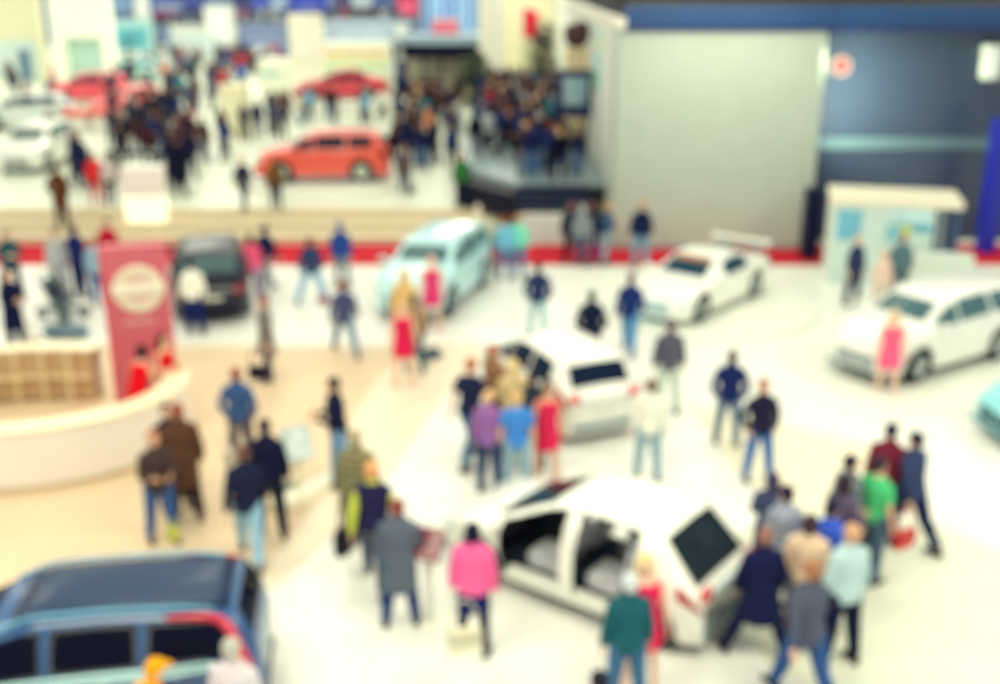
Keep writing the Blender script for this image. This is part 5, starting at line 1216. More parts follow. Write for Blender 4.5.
FAR = [(-20.78, 83.89, 0.6, 0, 3), (-21.1, 88.13, 0.6, 5, 3), (-30.59, 112.46, 0.6, 5, 4), (-29.86, 103.61, 0.6, 0, 0), (-19.46, 97.31, 0.6, 6, 4), (-31.71, 109.88, 0.6, 3, 0), (-24.3, 86.2, 0.6, 0, 2), (-23.49, 82.41, 0.6, 2, 3), (-25.98, 95.23, 0.6, 3, 0), (-23.64, 84.83, 0.6, 6, 2), (-31.09, 109.66, 0.6, 2, 1), (-24.54, 86.97, 0.6, 6, 2), (-21.62, 83.32, 0.6, 3, 1), (-31.83, 116.08, 0.6, 2, 0), (-18.58, 98.02, 0.6, 4, 2), (-19.18, 82.61, 0.6, 6, 1), (-16.37, 84.9, 0.6, 6, 0), (-26.22, 102.45, 0.6, 4, 2), (-25.61, 91.39, 0.6, 6, 4), (-23.87, 113.7, 0.6, 7, 3), (-28.35, 86.46, 0.6, 1, 4), (-28.59, 103.2, 0.6, 2, 4), (-25.15, 114.84, 0.6, 5, 3), (-26.33, 83.39, 0.6, 4, 1), (-25.94, 84.28, 0.6, 0, 3), (-17.01, 92.42, 0.6, 3, 2), (-27.04, 83.46, 0.6, 6, 3), (-16.84, 89.96, 0.6, 4, 2), (-18.27, 87.58, 0.6, 5, 1), (-33.65, 103.32, 0.6, 2, 2), (-18.32, 93.66, 0.6, 6, 2), (-20.17, 108.13, 0.6, 4, 3), (-31.34, 102.83, 0.6, 7, 3), (-33.48, 105.17, 0.6, 6, 2), (-23.05, 83.12, 0.6, 4, 0), (-23.06, 86.4, 0.6, 2, 2), (-34.3, 104.44, 0.6, 7, 4), (-32.44, 100.23, 0.6, 6, 4), (-18.15, 86.01, 0.6, 1, 2), (-30.74, 115.95, 0.6, 4, 2), (-24.57, 101.38, 0.6, 3, 0), (-22.38, 112.04, 0.6, 6, 0), (-20.87, 109.02, 0.6, 2, 0), (-16.98, 89.01, 0.6, 5, 3), (-30.4, 108.19, 0.6, 2, 4), (-19.98, 104.06, 0.6, 3, 2), (-19.44, 84.11, 0.6, 1, 4), (-31.57, 94.08, 0.6, 3, 4), (-28.71, 107.03, 0.6, 4, 1), (-21.14, 96.46, 0.6, 4, 0), (-19.23, 86.83, 0.6, 6, 2), (-28.48, 90.12, 0.6, 6, 4), (-17.76, 89.89, 0.6, 4, 4), (-32.21, 106.62, 0.6, 1, 2), (-25.66, 113.13, 0.6, 5, 1), (-32.81, 104.59, 0.6, 0, 3), (-22.85, 93.39, 0.6, 0, 0), (-27.06, 103.85, 0.6, 5, 2), (-26.93, 106.36, 0.6, 3, 2), (-28.97, 115.06, 0.6, 2, 0), (-22.02, 104.86, 0.6, 5, 0), (-19.65, 104.64, 0.6, 1, 4), (-19.89, 85.21, 0.6, 0, 2), (-19.15, 102.51, 0.6, 4, 0), (-22.25, 94.03, 0.6, 6, 3), (-26.7, 111.36, 0.6, 2, 2), (-24.57, 112.94, 0.6, 0, 3), (-18.95, 87.67, 0.6, 3, 2), (-21.36, 103.77, 0.6, 0, 4), (-35.08, 115.89, 0.6, 4, 4), (-30.56, 109.12, 0.6, 5, 2), (-32.88, 114.42, 0.6, 2, 2), (-31.04, 115.11, 0.6, 7, 0), (-29.26, 112.66, 0.6, 5, 2), (-35.11, 111.49, 0.6, 4, 4), (-27.97, 101.6, 0.6, 0, 1), (-18.96, 83.58, 0.6, 6, 3), (-26.46, 84.83, 0.6, 6, 1), (-21.31, 95.45, 0.6, 0, 0), (-17.48, 82.89, 0.6, 1, 3), (-23.05, 107.44, 0.6, 1, 2), (-26.81, 94.54, 0.6, 7, 3), (-18.42, 84.63, 0.6, 0, 1), (-30.86, 101.57, 0.6, 1, 0), (-26.97, 110.73, 0.6, 3, 3), (-24.87, 93.71, 0.6, 7, 0), (-22.25, 89.68, 0.6, 7, 1), (-24.97, 91.04, 0.6, 3, 3), (-22.28, 97.43, 0.6, 2, 0), (-34.5, 106.03, 0.6, 3, 0), (-24.2, 87.73, 0.6, 3, 0), (-25.3, 84.53, 0.6, 3, 0), (-37.54, 114.21, 0.6, 3, 1), (-24.61, 114.42, 0.6, 6, 2), (-32.13, 97.56, 0.6, 7, 0), (-18.66, 85.2, 0.6, 1, 1), (-29.97, 95.52, 0.6, 5, 0), (-37.22, 115.1, 0.6, 1, 4), (-23.14, 92.86, 0.6, 1, 0), (-21.69, 92.79, 0.6, 7, 3), (-32.73, 108.12, 0.6, 7, 1), (-30.02, 98.9, 0.6, 1, 4), (-17.56, 94.97, 0.6, 5, 0), (-16.55, 82.63, 0.6, 1, 2), (-28.04, 96.68, 0.6, 5, 1), (-37.69, 113.01, 0.6, 1, 4), (-30.38, 100.45, 0.6, 6, 4), (-19.43, 88.74, 0.6, 1, 0), (-18.55, 89.75, 0.6, 0, 1), (-21.63, 108.44, 0.6, 4, 3), (-17.75, 110.77, 0.6, 4, 2), (-18.56, 109.61, 0.6, 7, 4), (-8.79, 84.02, 0.6, 5, 2), (-12.41, 115.92, 0.6, 0, 2), (-14.18, 86.66, 0.6, 5, 0), (-9.93, 89.56, 0.6, 5, 0), (-14.94, 111.98, 0.6, 5, 3), (-12.7, 102.02, 0.6, 1, 3), (-16.42, 96.63, 0.6, 3, 3), (-9.22, 97.01, 0.6, 1, 1), (-14.84, 90.1, 0.6, 0, 2), (-15.95, 111.42, 0.6, 2, 4), (-13.17, 91.99, 0.6, 4, 3), (-17.07, 105.97, 0.6, 0, 0), (-12.73, 107.79, 0.6, 4, 4), (-8.57, 93.25, 0.6, 2, 0), (-11.71, 91.77, 0.6, 4, 0), (-20.3, 113.58, 0.6, 0, 0), (-16.56, 110.44, 0.6, 1, 3), (-11.92, 97.28, 0.6, 4, 3), (-18.81, 112.18, 0.6, 4, 3), (-12.95, 90.83, 0.6, 1, 3), (-13.44, 88.05, 0.6, 0, 3), (-11.22, 107.14, 0.6, 3, 2), (-10.69, 109.81, 0.6, 4, 2), (-18.49, 110.39, 0.6, 1, 0), (-13.81, 92.99, 0.6, 3, 0), (-20.68, 115.85, 0.6, 2, 2), (-13.69, 90.99, 0.6, 2, 2), (-14.53, 96.88, 0.6, 1, 1), (-9.57, 85.52, 0.6, 0, 1), (-10.65, 86.65, 0.6, 6, 2), (-18.51, 116.17, 0.6, 1, 3), (-18.18, 99.6, 0.6, 1, 0), (-19.6, 111.44, 0.6, 7, 1), (-9.71, 100.02, 0.6, 0, 0), (-17.61, 105.64, 0.6, 7, 3), (-16.7, 103.02, 0.6, 0, 0), (-13.34, 98.12, 0.6, 3, 4), (-10.62, 83.89, 0.6, 6, 0), (-6.25, 71.42, 0.6, 0, 1), (-4.29, 70.18, 0.6, 5, 1), (-6.02, 70.7, 0.6, 7, 3), (-3.52, 76.59, 0.6, 7, 2), (-6.3, 73.94, 0.6, 5, 0), (-4.79, 75.71, 0.6, 0, 4), (-2.69, 68.16, 0.6, 0, 4), (-5.06, 72.14, 0.6, 5, 0), (-3.04, 72.47, 0.6, 2, 1), (-3.53, 71.14, 0.6, 0, 2), (-5.02, 76.43, 0.6, 3, 2), (-3.33, 69.06, 0.6, 1, 3), (-6.78, 75.98, 0.6, 5, 3), (-3.96, 63.95, 0.6, 7, 1), (-4.16, 75.06, 0.6, 7, 1), (-3.74, 78.47, 0.6, 2, 2), (-3.98, 70.73, 0.6, 6, 1), (-5.28, 69.38, 0.6, 4, 3), (-6.29, 76.49, 0.6, 2, 4), (-3.41, 74.41, 0.6, 3, 1), (-2.69, 74.14, 0.6, 6, 0), (-5.68, 64.39, 0.6, 1, 0), (-3.05, 77.73, 0.6, 2, 1), (-6.27, 74.58, 0.6, 5, 4), (-2.71, 75.48, 0.6, 1, 4), (-2.75, 69.26, 0.6, 2, 2), (-3.89, 71.74, 0.6, 4, 0), (-4.66, 64.32, 0.6, 7, 3), (-2.36, 64.72, 0.6, 7, 2), (-5.68, 71.79, 0.6, 2, 1), (-4.88, 70.43, 0.6, 5, 1), (-4.02, 64.79, 0.6, 6, 0), (-4.56, 71.06, 0.6, 5, 4), (-4.36, 72.84, 0.6, 6, 2), (-6.1, 67.69, 0.6, 2, 3), (-3.71, 68.3, 0.6, 3, 2), (-3.47, 73.59, 0.6, 4, 1), (-6.29, 69.8, 0.6, 4, 0), (-6.84, 79.0, 0.6, 2, 0), (-4.03, 79.02, 0.6, 3, 1), (-2.71, 78.72, 0.6, 1, 0), (-2.4, 63.67, 0.6, 2, 3), (-4.72, 74.32, 0.6, 0, 0), (-5.62, 74.2, 0.6, 1, 4), (-5.44, 65.01, 0.6, 5, 2), (-3.59, 63.42, 0.6, 0, 1), (-33.28, 81.86, 0.6, 4, 0), (-33.12, 76.22, 0.6, 7, 0), (-38.06, 86.46, 0.6, 7, 3), (-34.72, 85.06, 0.6, 1, 3), (-36.24, 86.71, 0.6, 3, 4), (-32.91, 75.63, 0.6, 7, 1), (-35.04, 83.35, 0.6, 0, 0), (-38.43, 88.83, 0.6, 4, 1), (1.25, 59.2, 1.53, 3, 1), (1.84, 58.15, 1.53, 4, 3), (-0.3, 58.97, 1.53, 0, 4), (0.33, 57.96, 1.53, 6, 2), (0.74, 58.51, 1.53, 5, 4), (2.27, 59.44, 1.53, 5, 3), (-0.29, 58.22, 1.53, 6, 1), (2.66, 58.97, 1.53, 6, 3), (1.93, 58.75, 1.53, 7, 0), (1.46, 57.04, 1.53, 5, 2), (-0.97, 58.78, 1.53, 5, 1), (2.32, 57.24, 1.53, 4, 2), (-0.43, 57.29, 1.53, 0, 3), (0.88, 57.52, 1.53, 0, 1), (0.23, 57.36, 1.53, 1, 4), (-0.93, 58.11, 1.53, 1, 1), (0.27, 59.44, 1.53, 1, 1), (2.6, 58.25, 1.53, 7, 1), (-1.03, 59.43, 1.53, 7, 2), (1.19, 58.03, 1.53, 7, 1), (2.87, 57.51, 1.53, 1, 2), (-1.01, 57.5, 1.53, 4, 2), (-22.02, 114.45, 3.0, 5, 2), (-23.71, 111.24, 3.0, 2, 1), (-11.5, 117.36, 3.0, 1, 1), (-13.59, 116.49, 3.0, 0, 3), (-17.34, 116.77, 3.0, 2, 2), (-21.9, 111.12, 3.0, 3, 2), (-31.49, 116.74, 3.0, 5, 0), (-27.16, 114.65, 3.0, 7, 0), (-16.56, 117.79, 3.0, 4, 3), (-33.77, 113.66, 3.0, 5, 4), (-28.01, 113.28, 3.0, 3, 0), (-16.45, 114.23, 3.0, 2, 4), (-27.07, 115.5, 3.0, 5, 3), (-27.71, 112.42, 3.0, 4, 3), (-30.21, 116.38, 3.0, 7, 2), (-32.71, 112.89, 3.0, 6, 0), (-25.27, 116.68, 3.0, 4, 1), (-34.48, 117.62, 3.0, 4, 3), (-31.12, 113.4, 3.0, 7, 2), (-25.17, 111.8, 3.0, 4, 4), (-14.23, 111.13, 3.0, 7, 1), (-15.67, 116.03, 3.0, 0, 0), (-28.6, 113.67, 3.0, 1, 2), (-29.6, 111.4, 3.0, 7, 0), (-15.51, 112.42, 3.0, 0, 4), (-13.8, 114.81, 3.0, 1, 4), (-24.26, 111.97, 3.0, 5, 4), (-32.06, 112.01, 3.0, 2, 0), (-19.16, 113.88, 3.0, 0, 0), (-25.2, 112.48, 3.0, 0, 1), (-26.37, 110.82, 3.0, 5, 1), (-17.68, 115.65, 3.0, 7, 1), (-10.43, 112.53, 3.0, 0, 1), (-32.42, 116.33, 3.0, 7, 4), (-33.26, 112.58, 3.0, 7, 4), (-12.13, 117.71, 3.0, 4, 0), (-10.66, 113.39, 3.0, 5, 4), (-32.14, 115.47, 3.0, 3, 3), (-18.29, 114.04, 3.0, 6, 0), (-19.12, 112.69, 3.0, 5, 3), (-25.5, 115.97, 3.0, 7, 4), (-12.19, 114.79, 3.0, 6, 3), (-22.42, 110.81, 3.0, 7, 3), (-31.79, 110.98, 3.0, 6, 4), (-32.87, 110.91, 3.0, 6, 0), (-23.22, 116.04, 3.0, 3, 4), (-28.57, 112.85, 3.0, 6, 0), (-22.22, 113.15, 3.0, 4, 4), (-26.91, 117.62, 3.0, 0, 4), (-28.2, 114.16, 3.0, 0, 4), (-10.74, 115.69, 3.0, 0, 3), (-11.89, 114.09, 3.0, 7, 4), (-30.65, 114.6, 3.0, 4, 1), (-15.11, 111.02, 3.0, 6, 4), (-17.24, 114.03, 3.0, 0, 1), (-18.94, 115.32, 3.0, 6, 0), (-16.4, 116.14, 3.0, 5, 2), (-18.62, 113.49, 3.0, 6, 3), (-28.97, 111.54, 3.0, 7, 2), (-33.54, 116.03, 3.0, 5, 3), (-23.96, 115.31, 3.0, 3, 4), (-22.09, 116.46, 3.0, 4, 0), (-29.8, 117.35, 3.0, 3, 1), (-15.71, 113.37, 3.0, 4, 0), (-12.82, 115.42, 3.0, 5, 1), (-13.42, 110.86, 3.0, 7, 0), (-24.95, 113.45, 3.0, 0, 0), (-19.69, 112.48, 3.0, 5, 0), (-13.64, 117.82, 3.0, 5, 1), (-15.21, 115.55, 3.0, 4, 0), (-17.18, 112.36, 3.0, 1, 1), (-27.52, 116.01, 3.0, 1, 0), (-25.74, 111.29, 3.0, 6, 1), (-30.75, 111.45, 3.0, 7, 3), (-17.64, 112.97, 3.0, 4, 3), (-28.35, 116.74, 3.0, 1, 4), (-14.48, 114.75, 3.0, 2, 1), (-23.2, 113.91, 3.0, 5, 2), (-11.74, 115.22, 3.0, 1, 0), (-27.56, 117.17, 3.0, 0, 3), (-15.48, 116.69, 3.0, 4, 1), (-28.45, 117.49, 3.0, 7, 1), (-10.85, 117.45, 3.0, 0, 0), (-21.01, 112.17, 3.0, 3, 3), (-16.83, 110.99, 3.0, 7, 1), (-12.5, 113.41, 3.0, 7, 2), (-15.42, 117.7, 3.0, 3, 3), (-15.24, 114.8, 3.0, 7, 3), (-21.04, 117.73, 3.0, 2, 1), (-29.78, 114.05, 3.0, 5, 3), (-11.55, 116.64, 3.0, 4, 1), (-26.38, 113.6, 3.0, 6, 3), (-13.6, 113.97, 3.0, 7, 1), (-27.99, 114.99, 3.0, 6, 2), (-11.29, 112.19, 3.0, 5, 0), (-16.23, 117.19, 3.0, 7, 0), (-31.97, 113.63, 3.0, 6, 4), (-17.72, 117.91, 3.0, 1, 2), (-34.38, 116.5, 3.0, 2, 2), (-22.8, 114.66, 3.0, 0, 4), (-14.15, 112.39, 3.0, 0, 1), (-26.46, 115.55, 3.0, 2, 1), (-24.33, 116.45, 3.0, 2, 4), (-23.59, 117.54, 3.0, 5, 1), (-24.58, 110.77, 3.0, 6, 0), (-26.37, 112.96, 3.0, 0, 0), (-11.16, 113.02, 3.0, 3, 1), (-19.14, 117.06, 3.0, 5, 3), (-20.01, 114.61, 3.0, 1, 0), (-15.14, 113.04, 3.0, 6, 1), (-20.94, 110.94, 3.0, 5, 2), (-23.64, 116.89, 3.0, 2, 3), (-18.45, 111.67, 3.0, 6, 1), (-17.59, 111.79, 3.0, 7, 3), (-33.72, 117.34, 3.0, 3, 3), (-20.26, 110.62, 3.0, 0, 2), (-21.89, 117.96, 3.0, 1, 2), (-34.36, 114.56, 3.0, 3, 2), (-26.94, 112.0, 3.0, 2, 0), (-34.33, 115.59, 3.0, 5, 3), (-16.67, 116.76, 3.0, 0, 2), (-14.86, 116.26, 3.0, 2, 3), (-14.33, 113.04, 3.0, 2, 1), (-32.8, 115.55, 3.0, 5, 3), (-23.87, 116.04, 3.0, 1, 4), (-17.01, 115.31, 3.0, 2, 2), (-30.44, 110.9, 3.0, 1, 1), (-35.04, 116.54, 3.0, 0, 3), (-12.33, 116.57, 3.0, 5, 0), (-19.27, 114.78, 3.0, 6, 4), (-35.18, 117.53, 3.0, 2, 0), (-22.93, 112.37, 3.0, 4, 3), (-14.35, 115.61, 3.0, 5, 1), (-28.89, 116.13, 3.0, 3, 1), (-11.2, 110.61, 3.0, 3, 1), (-19.4, 116.32, 3.0, 7, 0), (-13.04, 112.05, 3.0, 0, 0), (-11.27, 114.32, 3.0, 0, 2), (-26.99, 116.76, 3.0, 0, 0), (-15.97, 115.12, 3.0, 0, 0), (-19.72, 115.3, 3.0, 6, 3), (-29.69, 113.15, 3.0, 3, 0), (-11.99, 112.7, 3.0, 7, 4), (-30.11, 115.6, 3.0, 2, 3), (-20.42, 117.91, 3.0, 3, 4), (-24.21, 117.57, 3.0, 1, 1), (-12.46, 111.04, 3.0, 0, 1), (-26.39, 117.06, 3.0, 7, 3), (-10.57, 116.88, 3.0, 4, 4), (-21.77, 113.71, 3.0, 5, 3)]
CROWD = [
    (1.53, 38.77, 1.5, 195, 'stand', 1.011, [('jacket', (16, 18, 40)), ('trousers', (18, 20, 42))], ('short', (92, 60, 50)), 0, 'brown-haired person in black jacket at the front right of the show stage', 'visitors at the front of the show stage'),
    (1.20, 36.75, 1.5, 187, 'phone', 0.983, [('jacket', (34, 54, 110)), ('trousers', (74, 106, 152))], ('short', (30, 28, 46)), 0, 'black-haired person in dark blue jacket at the front right of the show stage', 'visitors at the front of the show stage'),
    (0.85, 38.48, 1.5, 209, 'walk', 1.019, [('coat', (34, 54, 110)), ('trousers', (104, 108, 122))], ('short', (30, 28, 46)), 2, 'black-haired person in dark blue coat at the front right of the show stage', 'visitors at the front of the show stage'),
    (1.64, 35.83, 1.5, 126, 'folded', 1.020, [('shirt', (34, 54, 110)), ('trousers', (18, 20, 42))], ('bob', (140, 76, 60)), 3, 'auburn-haired person in dark blue shirt at the front right of the show stage', 'visitors at the front of the show stage'),
    (0.81, 35.94, 1.5, 219, 'pocket', 1.019, [('shirt', (72, 50, 48)), ('trousers', (104, 108, 122))], ('short', (216, 176, 120)), 1, 'fair-haired person in dark brown shirt at the front right of the show stage', 'visitors at the front of the show stage'),
    (1.29, 37.55, 1.5, 196, 'folded', 1.078, [('jacket', (16, 18, 40)), ('trousers', (74, 106, 152))], ('bob', (170, 166, 164)), 3, 'grey-haired person in black jacket at the front right of the show stage', 'visitors at the front of the show stage'),
    (1.90, 36.46, 1.5, 193, 'pocket', 0.985, [('shirt', (16, 18, 40)), ('trousers', (104, 108, 122))], ('short', (92, 60, 50)), 1, 'brown-haired person in black shirt at the front right of the show stage', 'visitors at the front of the show stage'),
    (1.87, 34.98, 1.5, 185, 'folded', 0.974, [('jacket', (16, 18, 40)), ('trousers', (26, 34, 70))], ('bob', (216, 176, 120)), 3, 'fair-haired person in black jacket at the front right of the show stage', 'visitors at the front of the show stage'),
    (1.13, 39.44, 1.5, 220, 'folded', 0.991, [('coat', (110, 36, 52)), ('trousers', (18, 20, 42))], ('bob', (30, 28, 46)), 2, 'black-haired person in maroon coat at the front right of the show stage', 'visitors at the front of the show stage'),
    (2.19, 37.78, 1.5, 73, 'pocket', 1.035, [('coat', (18, 24, 58)), ('trousers', (74, 106, 152))], ('short', (30, 28, 46)), 0, 'black-haired person in midnight blue coat at the front right of the show stage', 'visitors at the front of the show stage'),
    (2.50, 35.86, 1.5, 133, 'pocket', 0.970, [('shirt', (24, 32, 72)), ('trousers', (74, 106, 152))], ('long', (92, 60, 50)), 1, 'brown-haired person in navy shirt at the front right of the show stage', 'visitors at the front of the show stage'),
    (0.99, 35.17, 1.5, 177, 'stand', 1.050, [('shirt', (24, 32, 72)), ('trousers', (74, 106, 152))], ('short', (30, 28, 46)), 1, 'black-haired person in navy shirt at the front right of the show stage', 'visitors at the front of the show stage'),
    (-13.70, 44.98, 0.6, 161, 'phone', 0.976, [('jacket', (24, 32, 72)), ('trousers', (74, 106, 152))], ('short', (92, 60, 50)), 2, 'brown-haired person in navy jacket, jeans, in the dark crowd left of the orange car', 'visitors left of the orange car'),
    (-12.19, 48.66, 0.6, 183, 'stand', 0.977, [('shirt', (72, 50, 48)), ('trousers', (26, 34, 70))], ('long', (30, 28, 46)), 0, 'second from left, black-haired in dark brown shirt, navy trousers, left of the orange car', 'visitors left of the orange car'),
    (-16.09, 55.95, 0.6, 278, 'stand', 1.021, [('shirt', (72, 50, 48)), ('trousers', (18, 20, 42))], ('short', (30, 28, 46)), 0, 'black-haired in dark brown shirt, black trousers, left of the orange car', 'visitors left of the orange car'),
    (-11.85, 44.32, 0.6, 157, 'stand', 1.065, [('jacket', (72, 50, 48)), ('trousers', (104, 108, 122))], ('bob', (92, 60, 50)), 2, 'brown-haired person in dark brown jacket in the dark crowd left of the orange car', 'visitors left of the orange car'),
    (-11.10, 44.64, 0.6, 241, 'pocket', 1.054, [('jacket', (34, 54, 110)), ('trousers', (104, 108, 122))], ('short', (30, 28, 46)), 1, 'second from left, black-haired in dark blue jacket, grey trousers, left of the orange car', 'visitors left of the orange car'),
    (-17.85, 57.81, 0.6, 202, 'walk', 1.022, [('jacket', (34, 54, 110)), ('trousers', (18, 20, 42))], ('short', (92, 60, 50)), 2, 'second from left, brown-haired in dark blue jacket, black trousers, left of the orange car', 'visitors left of the orange car'),
    (-16.73, 55.20, 0.6, 216, 'folded', 0.995, [('jacket', (58, 62, 84)), ('trousers', (104, 108, 122))], ('long', (30, 28, 46)), 0, 'black-haired person in charcoal jacket, grey trousers, in the dark crowd left of the orange car', 'visitors left of the orange car'),
    (-15.11, 44.23, 0.6, 215, 'stand', 1.074, [('jacket', (16, 18, 40)), ('trousers', (18, 20, 42))], ('short', (92, 60, 50)), 3, 'first from left, brown-haired in black jacket, black trousers, left of the orange car', 'visitors left of the orange car'),
    (-13.81, 47.95, 0.6, 308, 'folded', 0.968, [('jacket', (16, 18, 40)), ('trousers', (18, 20, 42))], ('short', (30, 28, 46)), 0, 'second from left, black-haired in black jacket, black trousers, left of the orange car', 'visitors left of the orange car'),
    (-12.84, 44.10, 0.6, 335, 'stand', 1.035, [('jacket', (24, 32, 72)), ('trousers', (26, 34, 70))], ('short', (92, 60, 50)), 1, 'brown-haired person in navy jacket, navy trousers, in the dark crowd left of the orange car', 'visitors left of the orange car'),
    (-16.56, 51.93, 0.6, 160, 'pocket', 1.039, [('jacket', (58, 62, 84)), ('trousers', (18, 20, 42))], ('bob', (30, 28, 46)), 3, 'black-haired person in charcoal jacket, black trousers, in the dark crowd left of the orange car', 'visitors left of the orange car'),
    (-14.14, 50.97, 0.6, 131, 'folded', 1.060, [('coat', (110, 36, 52)), ('trousers', (26, 34, 70))], ('long', (30, 28, 46)), 0, 'black-haired person in maroon coat in the dark crowd left of the orange car', 'visitors left of the orange car'),
    (-16.30, 47.21, 0.6, 105, 'phone', 1.015, [('jacket', (24, 32, 72)), ('trousers', (18, 20, 42))], ('short', (140, 76, 60)), 1, 'auburn-haired person in navy jacket in the dark crowd left of the orange car', 'visitors left of the orange car'),
    (-20.75, 65.19, 0.6, 120, 'folded', 0.970, [('coat', (58, 62, 84)), ('trousers', (18, 20, 42))], ('short', (216, 176, 120)), 2, 'fair-haired person in charcoal coat in the dark crowd left of the orange car', 'visitors left of the orange car'),
    (-17.35, 59.21, 0.6, 226, 'stand', 0.970, [('jacket', (16, 18, 40)), ('trousers', (18, 20, 42))], ('long', (30, 28, 46)), 1, 'first from left, black-haired in black jacket, black trousers, left of the orange car', 'visitors left of the orange car'),
    (-13.26, 47.66, 0.6, 134, 'walk', 1.057, [('coat', (224, 130, 150)), ('trousers', (104, 108, 122))], ('short', (30, 28, 46)), 1, 'black-haired person in pink coat in the dark crowd left of the orange car', 'visitors left of the orange car'),
    (-11.73, 47.00, 0.6, 133, 'pocket', 1.027, [('jacket', (16, 18, 40)), ('trousers', (18, 20, 42))], ('short', (92, 60, 50)), 0, 'second from left, brown-haired in black jacket, black trousers, left of the orange car', 'visitors left of the orange car'),
    (-19.14, 65.20, 0.6, 186, 'stand', 0.988, [('jacket', (18, 24, 58)), ('trousers', (18, 20, 42))], ('short', (170, 166, 164)), 3, 'grey-haired person in midnight blue jacket in the dark crowd left of the orange car', 'visitors left of the orange car'),
    (-16.10, 54.58, 0.6, 246, 'folded', 1.043, [('coat', (18, 24, 58)), ('trousers', (26, 34, 70))], ('short', (30, 28, 46)), 1, 'black-haired in midnight blue coat, navy trousers, left of the orange car', 'visitors left of the orange car'),
    (-22.02, 63.34, 0.6, 242, 'pocket', 0.984, [('jacket', (18, 24, 58)), ('trousers', (104, 108, 122))], ('long', (92, 60, 50)), 0, 'brown-haired person in midnight blue jacket in the dark crowd left of the orange car', 'visitors left of the orange car'),
    (-15.75, 64.73, 0.6, 269, 'phone', 0.991, [('shirt', (72, 50, 48)), ('trousers', (104, 108, 122))], ('short', (30, 28, 46)), 2, 'black-haired in dark brown shirt, grey trousers, left of the orange car', 'visitors left of the orange car'),
    (-15.53, 45.83, 0.6, 341, 'stand', 1.042, [('coat', (16, 18, 40)), ('trousers', (18, 20, 42))], ('long', (170, 166, 164)), 3, 'grey-haired person in black coat in the dark crowd left of the orange car', 'visitors left of the orange car'),
    (-17.51, 56.19, 0.6, 133, 'walk', 1.007, [('coat', (16, 18, 40)), ('trousers', (104, 108, 122))], ('short', (30, 28, 46)), 0, 'black-haired person in black coat in the dark crowd left of the orange car', 'visitors left of the orange car'),
    (-16.61, 53.52, 0.6, 237, 'stand', 1.012, [('coat', (16, 18, 40)), ('trousers', (18, 20, 42))], ('short', (216, 176, 120)), 2, 'fair-haired person in black coat, black trousers, in the dark crowd left of the orange car', 'visitors left of the orange car'),
    (-18.05, 54.80, 0.6, 232, 'pocket', 1.018, [('shirt', (232, 232, 224)), ('trousers', (26, 34, 70))], ('long', (30, 28, 46)), 1, 'black-haired person in white shirt in the dark crowd left of the orange car', 'visitors left of the orange car'),
    (-17.86, 53.83, 0.6, 241, 'stand', 0.969, [('coat', (58, 62, 84)), ('trousers', (26, 34, 70))], ('short', (92, 60, 50)), 3, 'brown-haired person in charcoal coat, navy trousers, in the dark crowd left of the orange car', 'visitors left of the orange car'),
    (-15.31, 52.96, 0.6, 163, 'folded', 1.057, [('shirt', (34, 54, 110)), ('trousers', (18, 20, 42))], ('short', (30, 28, 46)), 1, 'black-haired person in dark blue shirt in the dark crowd left of the orange car', 'visitors left of the orange car'),
    (-19.68, 63.30, 0.6, 214, 'pocket', 1.012, [('jacket', (58, 62, 84)), ('trousers', (26, 34, 70))], ('long', (30, 28, 46)), 2, 'black-haired person in charcoal jacket, navy trousers, in the dark crowd left of the orange car', 'visitors left of the orange car'),
    (-22.25, 64.25, 0.6, 183, 'stand', 1.077, [('shirt', (34, 54, 110)), ('trousers', (18, 20, 42))], ('long', (92, 60, 50)), 0, 'brown-haired person in dark blue shirt in the dark crowd left of the orange car', 'visitors left of the orange car'),
    (-13.08, 46.79, 0.6, 202, 'stand', 1.023, [('jacket', (72, 50, 48)), ('trousers', (18, 20, 42))], ('short', (30, 28, 46)), 3, 'black-haired in dark brown jacket, black trousers, left of the orange car', 'visitors left of the orange car'),
    (-16.71, 61.76, 0.6, 165, 'phone', 1.075, [('jacket', (72, 50, 48)), ('trousers', (26, 34, 70))], ('short', (30, 28, 46)), 1, 'black-haired in dark brown jacket, navy trousers, left of the orange car', 'visitors left of the orange car'),
    (-17.28, 58.29, 0.6, 152, 'folded', 1.004, [('coat', (34, 54, 110)), ('trousers', (18, 20, 42))], ('short', (92, 60, 50)), 3, 'brown-haired person in dark blue coat in the dark crowd left of the orange car', 'visitors left of the orange car'),
    (-19.31, 55.65, 0.6, 200, 'stand', 0.983, [('shirt', (18, 24, 58)), ('trousers', (18, 20, 42))], ('short', (140, 76, 60)), 3, 'auburn-haired person in midnight blue shirt in the dark crowd left of the orange car', 'visitors left of the orange car'),
    (-15.38, 46.87, 0.6, 244, 'stand', 0.967, [('shirt', (72, 50, 48)), ('trousers', (26, 34, 70))], ('bob', (30, 28, 46)), 0, 'first from left, black-haired in dark brown shirt, navy trousers, left of the orange car', 'visitors left of the orange car'),
    (-14.58, 60.89, 0.6, 234, 'folded', 1.023, [('jacket', (16, 18, 40)), ('trousers', (74, 106, 152))], ('short', (30, 28, 46)), 3, 'black-haired person in black jacket, jeans, in the dark crowd left of the orange car', 'visitors left of the orange car'),
    (-16.98, 48.62, 0.6, 218, 'folded', 1.051, [('coat', (58, 62, 84)), ('trousers', (18, 20, 42))], ('short', (92, 60, 50)), 3, 'brown-haired person in charcoal coat, black trousers, in the dark crowd left of the orange car', 'visitors left of the orange car'),
    (-14.34, 45.81, 0.6, 131, 'pocket', 1.068, [('jacket', (34, 54, 110)), ('trousers', (18, 20, 42))], ('bob', (92, 60, 50)), 0, 'first from left, brown-haired in dark blue jacket, black trousers, left of the orange car', 'visitors left of the orange car'),
